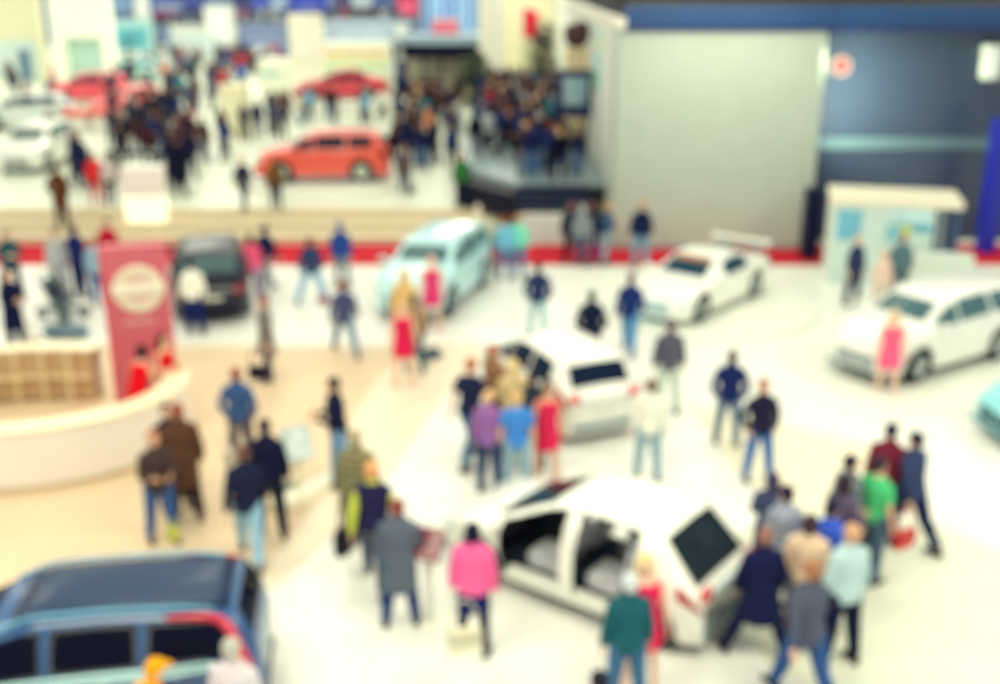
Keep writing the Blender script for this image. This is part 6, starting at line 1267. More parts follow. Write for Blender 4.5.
    (-16.15, 57.94, 0.6, 146, 'stand', 1.068, [('jacket', (34, 54, 110)), ('trousers', (104, 108, 122))], ('short', (30, 28, 46)), 2, 'first from left, black-haired in dark blue jacket, grey trousers, left of the orange car', 'visitors left of the orange car'),
    (-15.42, 63.88, 0.6, 257, 'stand', 1.016, [('coat', (18, 24, 58)), ('trousers', (74, 106, 152))], ('short', (30, 28, 46)), 3, 'black-haired person in midnight blue coat, jeans, in the dark crowd left of the orange car', 'visitors left of the orange car'),
    (-15.75, 61.15, 0.6, 281, 'pocket', 0.969, [('coat', (16, 18, 40)), ('trousers', (26, 34, 70))], ('short', (216, 176, 120)), 1, 'fair-haired person in black coat, navy trousers, in the dark crowd left of the orange car', 'visitors left of the orange car'),
    (-14.98, 48.90, 0.6, 190, 'folded', 1.079, [('coat', (72, 50, 48)), ('trousers', (18, 20, 42))], ('short', (30, 28, 46)), 3, 'black-haired person in dark brown coat in the dark crowd left of the orange car', 'visitors left of the orange car'),
    (-16.63, 51.12, 0.6, 88, 'pocket', 0.978, [('coat', (16, 18, 40)), ('trousers', (74, 106, 152))], ('short', (92, 60, 50)), 1, 'brown-haired person in black coat in the dark crowd left of the orange car', 'visitors left of the orange car'),
    (-17.04, 54.26, 0.6, 220, 'stand', 1.058, [('jacket', (110, 36, 52)), ('trousers', (18, 20, 42))], ('short', (30, 28, 46)), 3, 'black-haired person in maroon jacket in the dark crowd left of the orange car', 'visitors left of the orange car'),
    (-17.26, 57.63, 0.6, 359, 'stand', 0.965, [('jacket', (16, 18, 40)), ('trousers', (74, 106, 152))], ('short', (92, 60, 50)), 1, 'brown-haired person in black jacket, jeans, in the dark crowd left of the orange car', 'visitors left of the orange car'),
    (-10.01, 50.85, 0.6, 36, 'pocket', 1.007, [('jacket', (58, 62, 84)), ('trousers', (18, 20, 42))], ('bob', (92, 60, 50)), 1, 'brown-haired person in charcoal jacket just behind the bonnet of the orange car', 'visitors behind the orange car'),
    (-11.80, 57.74, 0.6, 210, 'folded', 0.962, [('coat', (18, 24, 58)), ('trousers', (74, 106, 152))], ('short', (170, 166, 164)), 2, 'grey-haired person in midnight blue coat just behind the bonnet of the orange car', 'visitors behind the orange car'),
    (-11.19, 54.70, 0.6, 152, 'phone', 1.015, [('shirt', (16, 18, 40)), ('trousers', (104, 108, 122))], ('long', (30, 28, 46)), 1, 'black-haired person in black shirt just behind the bonnet of the orange car', 'visitors behind the orange car'),
    (-13.31, 58.16, 0.6, 187, 'folded', 1.071, [('jacket', (34, 54, 110)), ('trousers', (74, 106, 152))], ('short', (92, 60, 50)), 0, 'brown-haired person in dark blue jacket just behind the bonnet of the orange car', 'visitors behind the orange car'),
    (-11.19, 51.41, 0.6, 168, 'stand', 1.045, [('coat', (24, 32, 72)), ('trousers', (18, 20, 42))], ('short', (170, 166, 164)), 1, 'grey-haired person in navy coat just behind the bonnet of the orange car', 'visitors behind the orange car'),
    (-10.84, 52.62, 0.6, 88, 'folded', 1.047, [('jacket', (34, 54, 110)), ('trousers', (18, 20, 42))], ('long', (30, 28, 46)), 1, 'black-haired person in dark blue jacket just behind the bonnet of the orange car', 'visitors behind the orange car'),
    (-11.19, 57.45, 0.6, 181, 'walk', 0.981, [('coat', (72, 50, 48)), ('trousers', (74, 106, 152))], ('long', (92, 60, 50)), 0, 'brown-haired person in dark brown coat just behind the bonnet of the orange car', 'visitors behind the orange car'),
    (-11.07, 53.76, 0.6, 167, 'folded', 0.971, [('shirt', (72, 50, 48)), ('trousers', (104, 108, 122))], ('short', (30, 28, 46)), 3, 'black-haired person in dark brown shirt just behind the bonnet of the orange car', 'visitors behind the orange car'),
    (-13.38, 57.32, 0.6, 244, 'stand', 1.058, [('jacket', (206, 182, 144)), ('trousers', (18, 20, 42))], ('short', (92, 60, 50)), 1, 'brown-haired person in beige jacket just behind the bonnet of the orange car', 'visitors behind the orange car'),
    (-11.58, 50.30, 0.6, 178, 'folded', 0.993, [('jacket', (24, 32, 72)), ('trousers', (18, 20, 42))], ('short', (92, 60, 50)), 3, 'brown-haired person in navy jacket just behind the bonnet of the orange car', 'visitors behind the orange car'),
    (-10.78, 56.51, 0.6, 143, 'walk', 0.980, [('jacket', (72, 50, 48)), ('trousers', (18, 20, 42))], ('short', (92, 60, 50)), 2, 'brown-haired person in dark brown jacket just behind the bonnet of the orange car', 'visitors behind the orange car'),
    (1.85, 49.21, 1.5, 103, 'pocket', 1.029, [('jacket', (72, 50, 48)), ('trousers', (104, 108, 122))], ('short', (216, 176, 120)), 2, 'fair-haired person in dark brown jacket, grey trousers, on the packed show stage', 'visitors crowding the show stage'),
    (-0.35, 54.94, 1.5, 53, 'walk', 1.034, [('jacket', (72, 50, 48)), ('trousers', (74, 106, 152))], ('short', (92, 60, 50)), 3, 'brown-haired person in dark brown jacket, jeans, on the packed show stage', 'visitors crowding the show stage'),
    (0.30, 49.13, 1.5, 188, 'folded', 1.024, [('jacket', (34, 54, 110)), ('trousers', (18, 20, 42))], ('bob', (30, 28, 46)), 3, 'fifth from left, black-haired person in dark blue jacket, black trousers, on the packed show stage', 'visitors crowding the show stage'),
    (1.36, 45.28, 1.5, 229, 'pocket', 1.065, [('shirt', (72, 50, 48)), ('trousers', (18, 20, 42))], ('short', (30, 28, 46)), 2, 'second from left, black-haired person in dark brown shirt, black trousers, on the packed show stage', 'visitors crowding the show stage'),
    (0.20, 51.04, 1.5, 0, 'stand', 0.967, [('coat', (18, 24, 58)), ('trousers', (104, 108, 122))], ('long', (140, 76, 60)), 0, 'auburn-haired person in midnight blue coat on the packed show stage', 'visitors crowding the show stage'),
    (0.85, 44.47, 1.5, 157, 'stand', 1.069, [('coat', (24, 32, 72)), ('trousers', (18, 20, 42))], ('bob', (170, 166, 164)), 0, 'grey-haired person in navy coat on the packed show stage', 'visitors crowding the show stage'),
    (2.51, 47.54, 1.5, 228, 'walk', 1.042, [('coat', (16, 18, 40)), ('trousers', (18, 20, 42))], ('short', (92, 60, 50)), 2, 'brown-haired person in black coat, black trousers, on the packed show stage', 'visitors crowding the show stage'),
    (-0.47, 40.46, 1.5, 194, 'walk', 1.032, [('jacket', (180, 186, 190)), ('trousers', (18, 20, 42))], ('short', (92, 60, 50)), 3, 'brown-haired person in pale grey jacket on the packed show stage', 'visitors crowding the show stage'),
    (2.03, 44.11, 1.5, 217, 'phone', 1.055, [('shirt', (70, 140, 150)), ('trousers', (18, 20, 42))], ('short', (170, 166, 164)), 3, 'grey-haired person in teal shirt on the packed show stage', 'visitors crowding the show stage'),
    (2.81, 44.58, 1.5, 94, 'folded', 1.002, [('coat', (18, 24, 58)), ('trousers', (26, 34, 70))], ('short', (30, 28, 46)), 2, 'black-haired person in midnight blue coat on the packed show stage', 'visitors crowding the show stage'),
    (1.54, 47.14, 1.5, 152, 'pocket', 1.063, [('jacket', (18, 24, 58)), ('trousers', (18, 20, 42))], ('short', (30, 28, 46)), 0, 'black-haired person in midnight blue jacket, black trousers, on the packed show stage', 'visitors crowding the show stage'),
    (1.45, 50.59, 1.5, 173, 'pocket', 1.059, [('jacket', (72, 50, 48)), ('trousers', (18, 20, 42))], ('short', (92, 60, 50)), 3, 'second from left, brown-haired person in dark brown jacket, black trousers, on the packed show stage', 'visitors crowding the show stage'),
    (1.27, 40.10, 1.5, 229, 'stand', 0.970, [('jacket', (72, 50, 48)), ('trousers', (26, 34, 70))], ('long', (92, 60, 50)), 0, 'second from left, brown-haired person in dark brown jacket, navy trousers, on the packed show stage', 'visitors crowding the show stage'),
    (0.03, 41.04, 1.5, 131, 'stand', 0.999, [('jacket', (34, 54, 110)), ('trousers', (18, 20, 42))], ('bob', (92, 60, 50)), 3, 'first from left, brown-haired person in dark blue jacket, black trousers, on the packed show stage', 'visitors crowding the show stage'),
    (0.39, 42.54, 1.5, 195, 'walk', 1.034, [('coat', (24, 32, 72)), ('trousers', (26, 34, 70))], ('short', (92, 60, 50)), 1, 'brown-haired person in navy coat on the packed show stage', 'visitors crowding the show stage'),
    (2.13, 52.44, 1.5, 139, 'folded', 0.964, [('coat', (24, 32, 72)), ('trousers', (104, 108, 122))], ('short', (30, 28, 46)), 3, 'black-haired person in navy coat on the packed show stage', 'visitors crowding the show stage'),
    (-0.88, 39.80, 1.5, 179, 'walk', 0.987, [('jacket', (16, 18, 40)), ('trousers', (104, 108, 122))], ('long', (30, 28, 46)), 1, 'black-haired person in black jacket, grey trousers, on the packed show stage', 'visitors crowding the show stage'),
    (0.57, 50.09, 1.5, 138, 'pocket', 0.962, [('shirt', (16, 18, 40)), ('trousers', (18, 20, 42))], ('short', (30, 28, 46)), 3, 'black-haired person in black shirt on the packed show stage', 'visitors crowding the show stage'),
    (-0.38, 56.61, 1.5, 206, 'folded', 1.025, [('jacket', (16, 18, 40)), ('trousers', (26, 34, 70))], ('bob', (30, 28, 46)), 3, 'black-haired person in black jacket, navy trousers, on the packed show stage', 'visitors crowding the show stage'),
    (0.21, 40.22, 1.5, 98, 'walk', 1.008, [('jacket', (18, 24, 58)), ('trousers', (18, 20, 42))], ('short', (140, 76, 60)), 0, 'auburn-haired person in midnight blue jacket, black trousers, on the packed show stage', 'visitors crowding the show stage'),
    (-0.50, 48.46, 1.5, 166, 'pocket', 0.978, [('shirt', (196, 44, 60)), ('trousers', (26, 34, 70))], ('short', (30, 28, 46)), 3, 'black-haired person in red shirt on the packed show stage', 'visitors crowding the show stage'),
    (0.39, 52.65, 1.5, 107, 'phone', 1.039, [('coat', (18, 24, 58)), ('trousers', (74, 106, 152))], ('long', (92, 60, 50)), 2, 'brown-haired person in midnight blue coat on the packed show stage', 'visitors crowding the show stage'),
    (1.36, 49.87, 1.5, 218, 'walk', 1.029, [('coat', (110, 36, 52)), ('trousers', (18, 20, 42))], ('short', (92, 60, 50)), 1, 'brown-haired person in maroon coat on the packed show stage', 'visitors crowding the show stage'),
    (0.18, 46.16, 1.5, 103, 'stand', 1.027, [('jacket', (18, 24, 58)), ('trousers', (74, 106, 152))], ('bob', (30, 28, 46)), 2, 'black-haired person in midnight blue jacket, jeans, on the packed show stage', 'visitors crowding the show stage'),
    (0.27, 41.80, 1.5, 211, 'stand', 1.064, [('jacket', (72, 50, 48)), ('trousers', (26, 34, 70))], ('long', (92, 60, 50)), 0, 'first from left, brown-haired person in dark brown jacket, navy trousers, on the packed show stage', 'visitors crowding the show stage'),
    (2.16, 46.77, 1.5, 141, 'stand', 1.000, [('coat', (34, 54, 110)), ('trousers', (18, 20, 42))], ('short', (92, 60, 50)), 0, 'second from left, brown-haired person in dark blue coat, black trousers, on the packed show stage', 'visitors crowding the show stage'),
    (0.92, 46.99, 1.5, 95, 'pocket', 1.026, [('jacket', (232, 232, 224)), ('trousers', (26, 34, 70))], ('short', (92, 60, 50)), 1, 'brown-haired person in white jacket on the packed show stage', 'visitors crowding the show stage'),
    (-0.65, 49.54, 1.5, 139, 'folded', 1.000, [('coat', (16, 18, 40)), ('trousers', (104, 108, 122))], ('bob', (92, 60, 50)), 2, 'brown-haired person in black coat, grey trousers, on the packed show stage', 'visitors crowding the show stage'),
    (1.25, 48.36, 1.5, 180, 'walk', 1.025, [('coat', (34, 54, 110)), ('trousers', (18, 20, 42))], ('bob', (92, 60, 50)), 3, 'first from left, brown-haired person in dark blue coat, black trousers, on the packed show stage', 'visitors crowding the show stage'),
    (1.56, 44.69, 1.5, 121, 'stand', 1.064, [('jacket', (72, 50, 48)), ('trousers', (18, 20, 42))], ('short', (170, 166, 164)), 3, 'grey-haired person in dark brown jacket on the packed show stage', 'visitors crowding the show stage'),
    (2.86, 45.50, 1.5, 219, 'pocket', 1.067, [('jacket', (70, 140, 150)), ('trousers', (18, 20, 42))], ('long', (30, 28, 46)), 0, 'black-haired person in teal jacket on the packed show stage', 'visitors crowding the show stage'),
    (0.42, 56.64, 1.5, 202, 'stand', 1.049, [('jacket', (16, 18, 40)), ('trousers', (26, 34, 70))], ('bob', (92, 60, 50)), 0, 'brown-haired person in black jacket on the packed show stage', 'visitors crowding the show stage'),
    (2.45, 53.53, 1.5, 317, 'stand', 1.042, [('shirt', (58, 62, 84)), ('trousers', (74, 106, 152))], ('short', (30, 28, 46)), 0, 'black-haired person in charcoal shirt, jeans, on the packed show stage', 'visitors crowding the show stage'),
    (2.71, 49.69, 1.5, 209, 'phone', 1.042, [('coat', (72, 50, 48)), ('trousers', (18, 20, 42))], ('short', (140, 76, 60)), 1, 'auburn-haired person in dark brown coat on the packed show stage', 'visitors crowding the show stage'),
    (0.31, 45.32, 1.5, 199, 'phone', 1.056, [('coat', (16, 18, 40)), ('trousers', (26, 34, 70))], ('short', (92, 60, 50)), 1, 'brown-haired person in black coat, navy trousers, on the packed show stage', 'visitors crowding the show stage'),
    (2.58, 43.27, 1.5, 154, 'stand', 1.015, [('jacket', (52, 96, 186)), ('trousers', (104, 108, 122))], ('bob', (216, 176, 120)), 0, 'fair-haired person in blue jacket on the packed show stage', 'visitors crowding the show stage'),
    (1.07, 51.13, 1.5, 167, 'stand', 1.003, [('shirt', (58, 62, 84)), ('trousers', (26, 34, 70))], ('short', (30, 28, 46)), 1, 'black-haired person in charcoal shirt, navy trousers, on the packed show stage', 'visitors crowding the show stage'),
    (0.71, 41.27, 1.5, 230, 'phone', 0.971, [('jacket', (34, 54, 110)), ('trousers', (18, 20, 42))], ('short', (92, 60, 50)), 1, 'second from left, brown-haired person in dark blue jacket, black trousers, on the packed show stage', 'visitors crowding the show stage'),
    (-0.70, 42.46, 1.5, 12, 'stand', 1.004, [('jacket', (34, 54, 110)), ('trousers', (18, 20, 42))], ('long', (30, 28, 46)), 3, 'third from left, black-haired person in dark blue jacket, black trousers, on the packed show stage', 'visitors crowding the show stage'),
    (-0.42, 51.66, 1.5, 13, 'walk', 0.991, [('shirt', (18, 24, 58)), ('trousers', (18, 20, 42))], ('short', (216, 176, 120)), 2, 'fair-haired person in midnight blue shirt on the packed show stage', 'visitors crowding the show stage'),
    (-0.79, 46.51, 1.5, 143, 'walk', 1.038, [('jacket', (34, 54, 110)), ('trousers', (18, 20, 42))], ('short', (30, 28, 46)), 3, 'first from left, black-haired person in dark blue jacket, black trousers, on the packed show stage', 'visitors crowding the show stage'),
    (0.56, 54.59, 1.5, 156, 'stand', 0.977, [('jacket', (232, 232, 224)), ('trousers', (74, 106, 152))], ('long', (30, 28, 46)), 1, 'black-haired person in white jacket on the packed show stage', 'visitors crowding the show stage'),
    (2.73, 52.76, 1.5, 302, 'stand', 1.000, [('shirt', (24, 32, 72)), ('trousers', (74, 106, 152))], ('short', (30, 28, 46)), 1, 'black-haired person in navy shirt on the packed show stage', 'visitors crowding the show stage'),
    (-0.89, 54.31, 1.5, 229, 'pocket', 1.076, [('jacket', (34, 54, 110)), ('trousers', (18, 20, 42))], ('bob', (30, 28, 46)), 3, 'second from left, black-haired person in dark blue jacket, black trousers, on the packed show stage', 'visitors crowding the show stage'),
    (-0.26, 53.63, 1.5, 225, 'folded', 0.977, [('coat', (72, 50, 48)), ('trousers', (18, 20, 42))], ('short', (92, 60, 50)), 1, 'brown-haired person in dark brown coat on the packed show stage', 'visitors crowding the show stage'),
    (2.20, 42.71, 1.5, 140, 'phone', 1.064, [('jacket', (24, 32, 72)), ('trousers', (26, 34, 70))], ('short', (92, 60, 50)), 3, 'brown-haired person in navy jacket on the packed show stage', 'visitors crowding the show stage'),
    (2.14, 51.36, 1.5, 246, 'phone', 1.076, [('jacket', (58, 62, 84)), ('trousers', (18, 20, 42))], ('short', (30, 28, 46)), 0, 'second from left, black-haired person in charcoal jacket, black trousers, on the packed show stage', 'visitors crowding the show stage'),
    (-0.34, 43.43, 1.5, 87, 'phone', 0.971, [('coat', (16, 18, 40)), ('trousers', (104, 108, 122))], ('bob', (30, 28, 46)), 1, 'black-haired person in black coat on the packed show stage', 'visitors crowding the show stage'),
    (-0.70, 47.33, 1.5, 81, 'phone', 1.040, [('jacket', (58, 62, 84)), ('trousers', (18, 20, 42))], ('bob', (30, 28, 46)), 3, 'first from left, black-haired person in charcoal jacket, black trousers, on the packed show stage', 'visitors crowding the show stage'),
    (0.10, 48.11, 1.5, 163, 'stand', 1.028, [('jacket', (72, 50, 48)), ('trousers', (18, 20, 42))], ('long', (216, 176, 120)), 2, 'fair-haired person in dark brown jacket, black trousers, on the packed show stage', 'visitors crowding the show stage'),
    (1.23, 55.22, 1.5, 352, 'walk', 1.077, [('jacket', (72, 50, 48)), ('trousers', (18, 20, 42))], ('long', (92, 60, 50)), 0, 'first from left, brown-haired person in dark brown jacket, black trousers, on the packed show stage', 'visitors crowding the show stage'),
    (-0.63, 50.23, 1.5, 104, 'stand', 1.066, [('jacket', (16, 18, 40)), ('trousers', (74, 106, 152))], ('long', (30, 28, 46)), 3, 'black-haired person in black jacket, jeans, on the packed show stage', 'visitors crowding the show stage'),
    (-0.31, 52.58, 1.5, 97, 'phone', 1.065, [('shirt', (72, 50, 48)), ('trousers', (18, 20, 42))], ('short', (30, 28, 46)), 1, 'first from left, black-haired person in dark brown shirt, black trousers, on the packed show stage', 'visitors crowding the show stage'),
    (1.45, 41.49, 1.5, 275, 'stand', 1.030, [('jacket', (72, 50, 48)), ('trousers', (104, 108, 122))], ('long', (30, 28, 46)), 3, 'black-haired person in dark brown jacket, grey trousers, on the packed show stage', 'visitors crowding the show stage'),
    (-0.62, 44.78, 1.5, 177, 'phone', 1.049, [('shirt', (34, 54, 110)), ('trousers', (74, 106, 152))], ('bob', (92, 60, 50)), 3, 'brown-haired person in dark blue shirt on the packed show stage', 'visitors crowding the show stage'),
    (0.99, 42.13, 1.5, 176, 'stand', 0.985, [('jacket', (34, 54, 110)), ('trousers', (18, 20, 42))], ('bob', (216, 176, 120)), 3, 'fair-haired person in dark blue jacket on the packed show stage', 'visitors crowding the show stage'),
    (1.69, 47.81, 1.5, 161, 'stand', 1.005, [('shirt', (18, 24, 58)), ('trousers', (74, 106, 152))], ('long', (92, 60, 50)), 3, 'brown-haired person in midnight blue shirt on the packed show stage', 'visitors crowding the show stage'),
    (1.34, 43.72, 1.5, 322, 'stand', 1.043, [('jacket', (16, 18, 40)), ('trousers', (74, 106, 152))], ('bob', (216, 176, 120)), 3, 'fair-haired person in black jacket on the packed show stage', 'visitors crowding the show stage'),
    (1.71, 46.33, 1.5, 177, 'folded', 1.036, [('jacket', (24, 32, 72)), ('trousers', (18, 20, 42))], ('short', (140, 76, 60)), 0, 'auburn-haired person in navy jacket on the packed show stage', 'visitors crowding the show stage'),
    (2.56, 56.61, 1.5, 63, 'walk', 1.052, [('jacket', (18, 24, 58)), ('trousers', (104, 108, 122))], ('short', (140, 76, 60)), 2, 'auburn-haired person in midnight blue jacket, grey trousers, on the packed show stage', 'visitors crowding the show stage'),
    (1.07, 53.55, 1.5, 341, 'stand', 1.019, [('jacket', (72, 50, 48)), ('trousers', (18, 20, 42))], ('short', (30, 28, 46)), 3, 'black-haired person in dark brown jacket, black trousers, on the packed show stage', 'visitors crowding the show stage'),
    (2.56, 51.91, 1.5, 67, 'stand', 1.077, [('shirt', (18, 24, 58)), ('trousers', (18, 20, 42))], ('short', (30, 28, 46)), 2, 'black-haired person in midnight blue shirt on the packed show stage', 'visitors crowding the show stage'),
    (0.08, 47.29, 1.5, 70, 'walk', 1.025, [('jacket', (34, 54, 110)), ('trousers', (18, 20, 42))], ('short', (30, 28, 46)), 1, 'fourth from left, black-haired person in dark blue jacket, black trousers, on the packed show stage', 'visitors crowding the show stage'),
    (0.19, 44.65, 1.5, 147, 'phone', 0.990, [('shirt', (58, 62, 84)), ('trousers', (26, 34, 70))], ('short', (92, 60, 50)), 1, 'brown-haired person in charcoal shirt on the packed show stage', 'visitors crowding the show stage'),
    (-4.16, 45.95, 0.6, 30, 'stand', 0.981, [('coat', (16, 18, 40)), ('trousers', (104, 108, 122))], ('short', (30, 28, 46)), 1, 'first from left, black-haired in black coat, grey trousers, between the orange car and the stage', 'visitors between orange car and stage'),
    (-3.73, 47.50, 0.6, 294, 'stand', 1.008, [('coat', (72, 50, 48)), ('trousers', (74, 106, 152))], ('short', (92, 60, 50)), 2, 'brown-haired person in dark brown coat between the orange car and the stage', 'visitors between orange car and stage'),
    (-3.21, 43.41, 0.6, 159, 'stand', 1.044, [('jacket', (18, 24, 58)), ('trousers', (26, 34, 70))], ('long', (92, 60, 50)), 1, 'brown-haired person in midnight blue jacket between the orange car and the stage', 'visitors between orange car and stage'),
    (-2.00, 52.74, 0.6, 58, 'pocket', 0.984, [('jacket', (180, 186, 190)), ('trousers', (74, 106, 152))], ('short', (92, 60, 50)), 2, 'brown-haired person in pale grey jacket between the orange car and the stage', 'visitors between orange car and stage'),
    (-3.12, 48.11, 0.6, 274, 'stand', 1.039, [('jacket', (226, 120, 80)), ('trousers', (74, 106, 152))], ('short', (140, 76, 60)), 0, 'auburn-haired person in orange jacket between the orange car and the stage', 'visitors between orange car and stage'),
    (-2.22, 48.94, 0.6, 127, 'pocket', 1.059, [('jacket', (24, 32, 72)), ('trousers', (18, 20, 42))], ('short', (92, 60, 50)), 2, 'second from left, brown-haired in navy jacket, black trousers, between the orange car and the stage', 'visitors between orange car and stage'),
    (-3.55, 53.90, 0.6, 221, 'walk', 1.071, [('coat', (70, 140, 150)), ('trousers', (104, 108, 122))], ('long', (30, 28, 46)), 1, 'black-haired person in teal coat between the orange car and the stage', 'visitors between orange car and stage'),
    (-3.93, 57.84, 0.6, 21, 'folded', 1.003, [('coat', (110, 36, 52)), ('trousers', (18, 20, 42))], ('bob', (30, 28, 46)), 3, 'black-haired person in maroon coat between the orange car and the stage', 'visitors between orange car and stage'),
    (-4.43, 47.97, 0.6, 214, 'walk', 0.996, [('shirt', (18, 24, 58)), ('trousers', (26, 34, 70))], ('bob', (30, 28, 46)), 1, 'black-haired person in midnight blue shirt between the orange car and the stage', 'visitors between orange car and stage'),
    (-3.52, 56.51, 0.6, 165, 'pocket', 1.009, [('shirt', (16, 18, 40)), ('trousers', (26, 34, 70))], ('bob', (92, 60, 50)), 1, 'brown-haired person in black shirt between the orange car and the stage', 'visitors between orange car and stage'),
    (-5.00, 55.31, 0.6, 346, 'walk', 0.979, [('jacket', (24, 32, 72)), ('trousers', (18, 20, 42))], ('short', (30, 28, 46)), 3, 'black-haired person in navy jacket between the orange car and the stage', 'visitors between orange car and stage'),
    (-4.12, 42.17, 0.6, 195, 'pocket', 0.961, [('coat', (16, 18, 40)), ('trousers', (74, 106, 152))], ('long', (92, 60, 50)), 0, 'brown-haired person in black coat between the orange car and the stage', 'visitors between orange car and stage'),
    (-2.00, 47.68, 0.6, 346, 'folded', 1.023, [('jacket', (24, 32, 72)), ('trousers', (18, 20, 42))], ('short', (92, 60, 50)), 1, 'third from left, brown-haired in navy jacket, black trousers, between the orange car and the stage', 'visitors between orange car and stage'),
    (-3.83, 48.34, 0.6, 38, 'stand', 1.056, [('coat', (18, 24, 58)), ('trousers', (74, 106, 152))], ('short', (92, 60, 50)), 3, 'brown-haired person in midnight blue coat between the orange car and the stage', 'visitors between orange car and stage'),
    (-1.88, 42.86, 0.6, 197, 'stand', 0.965, [('jacket', (34, 54, 110)), ('trousers', (18, 20, 42))], ('short', (30, 28, 46)), 3, 'black-haired person in dark blue jacket between the orange car and the stage', 'visitors between orange car and stage'),
    (-3.92, 57.09, 0.6, 176, 'walk', 1.001, [('shirt', (16, 18, 40)), ('trousers', (18, 20, 42))], ('bob', (30, 28, 46)), 3, 'black-haired person in black shirt between the orange car and the stage', 'visitors between orange car and stage'),
    (-4.69, 63.15, 0.6, 280, 'walk', 1.034, [('jacket', (206, 182, 144)), ('trousers', (74, 106, 152))], ('bob', (92, 60, 50)), 0, 'brown-haired person in beige jacket between the orange car and the stage', 'visitors between orange car and stage'),
    (-2.95, 54.31, 0.6, 163, 'folded', 1.036, [('shirt', (72, 50, 48)), ('trousers', (104, 108, 122))], ('short', (92, 60, 50)), 1, 'brown-haired person in dark brown shirt, grey trousers, between the orange car and the stage', 'visitors between orange car and stage'),
    (-3.30, 58.98, 0.6, 348, 'stand', 0.984, [('shirt', (72, 50, 48)), ('trousers', (26, 34, 70))], ('short', (92, 60, 50)), 0, 'brown-haired person in dark brown shirt, navy trousers, between the orange car and the stage', 'visitors between orange car and stage'),
    (-3.78, 44.52, 0.6, 172, 'phone', 1.028, [('coat', (24, 32, 72)), ('trousers', (26, 34, 70))], ('bob', (30, 28, 46)), 3, 'black-haired person in navy coat between the orange car and the stage', 'visitors between orange car and stage'),
    (-2.59, 45.12, 0.6, 92, 'stand', 0.983, [('jacket', (72, 50, 48)), ('trousers', (18, 20, 42))], ('bob', (92, 60, 50)), 3, 'second from left, brown-haired in dark brown jacket, black trousers, between orange car and stage', 'visitors between orange car and stage'),
    (-3.13, 61.53, 0.6, 48, 'folded', 1.069, [('jacket', (58, 62, 84)), ('trousers', (18, 20, 42))], ('long', (30, 28, 46)), 0, 'black-haired person in charcoal jacket between the orange car and the stage', 'visitors between orange car and stage'),
    (-2.68, 43.97, 0.6, 134, 'folded', 1.048, [('coat', (18, 24, 58)), ('trousers', (18, 20, 42))], ('short', (216, 176, 120)), 2, 'fair-haired person in midnight blue coat between the orange car and the stage', 'visitors between orange car and stage'),
    (-3.68, 60.30, 0.6, 160, 'folded', 1.061, [('jacket', (72, 50, 48)), ('trousers', (18, 20, 42))], ('short', (92, 60, 50)), 3, 'first from left, brown-haired in dark brown jacket, black trousers, between orange car and stage', 'visitors between orange car and stage'),
    (-4.13, 45.12, 0.6, 182, 'phone', 1.013, [('coat', (72, 50, 48)), ('trousers', (104, 108, 122))], ('short', (140, 76, 60)), 0, 'auburn-haired person in dark brown coat between the orange car and the stage', 'visitors between orange car and stage'),
    (-4.51, 58.87, 0.6, 148, 'pocket', 1.043, [('jacket', (16, 18, 40)), ('trousers', (18, 20, 42))], ('long', (140, 76, 60)), 3, 'auburn-haired person in black jacket between the orange car and the stage', 'visitors between orange car and stage'),
    (-3.70, 60.99, 0.6, 151, 'folded', 0.961, [('coat', (24, 32, 72)), ('trousers', (18, 20, 42))], ('long', (92, 60, 50)), 3, 'brown-haired person in navy coat between the orange car and the stage', 'visitors between orange car and stage'),
    (-2.99, 42.25, 0.6, 204, 'phone', 1.030, [('jacket', (24, 32, 72)), ('trousers', (74, 106, 152))], ('short', (92, 60, 50)), 1, 'brown-haired person in navy jacket, jeans, between the orange car and the stage', 'visitors between orange car and stage'),
    (-2.37, 62.23, 0.6, 157, 'stand', 1.049, [('jacket', (16, 18, 40)), ('trousers', (18, 20, 42))], ('short', (92, 60, 50)), 1, 'brown-haired person in black jacket between the orange car and the stage', 'visitors between orange car and stage'),
    (-3.81, 49.61, 0.6, 73, 'folded', 1.067, [('coat', (16, 18, 40)), ('trousers', (104, 108, 122))], ('short', (30, 28, 46)), 3, 'second from left, black-haired in black coat, grey trousers, between the orange car and the stage', 'visitors between orange car and stage'),
    (-3.87, 52.84, 0.6, 244, 'phone', 1.076, [('jacket', (24, 32, 72)), ('trousers', (18, 20, 42))], ('bob', (216, 176, 120)), 0, 'fair-haired person in navy jacket between the orange car and the stage', 'visitors between orange car and stage'),
    (-5.36, 58.12, 0.6, 175, 'folded', 0.963, [('coat', (34, 54, 110)), ('trousers', (104, 108, 122))], ('long', (30, 28, 46)), 1, 'black-haired person in dark blue coat between the orange car and the stage', 'visitors between orange car and stage'),
    (-4.08, 50.59, 0.6, 193, 'stand', 1.065, [('jacket', (24, 32, 72)), ('trousers', (18, 20, 42))], ('short', (92, 60, 50)), 2, 'first from left, brown-haired in navy jacket, black trousers, between the orange car and the stage', 'visitors between orange car and stage'),
    (-2.42, 57.24, 0.6, 210, 'stand', 1.056, [('jacket', (18, 24, 58)), ('trousers', (104, 108, 122))], ('short', (216, 176, 120)), 0, 'fair-haired person in midnight blue jacket between the orange car and the stage', 'visitors between orange car and stage'),
    (-10.00, 55.97, 0.6, 276, 'stand', 0.971, [('jacket', (206, 182, 144)), ('trousers', (74, 106, 152))], ('short', (30, 28, 46)), 2, 'black-haired person in beige jacket in front of the crimson car', 'visitors in front of the crimson car'),
    (-8.74, 57.13, 0.6, 188, 'phone', 1.073, [('shirt', (18, 24, 58)), ('trousers', (74, 106, 152))], ('long', (140, 76, 60)), 1, 'auburn-haired person in midnight blue shirt in front of the crimson car', 'visitors in front of the crimson car'),
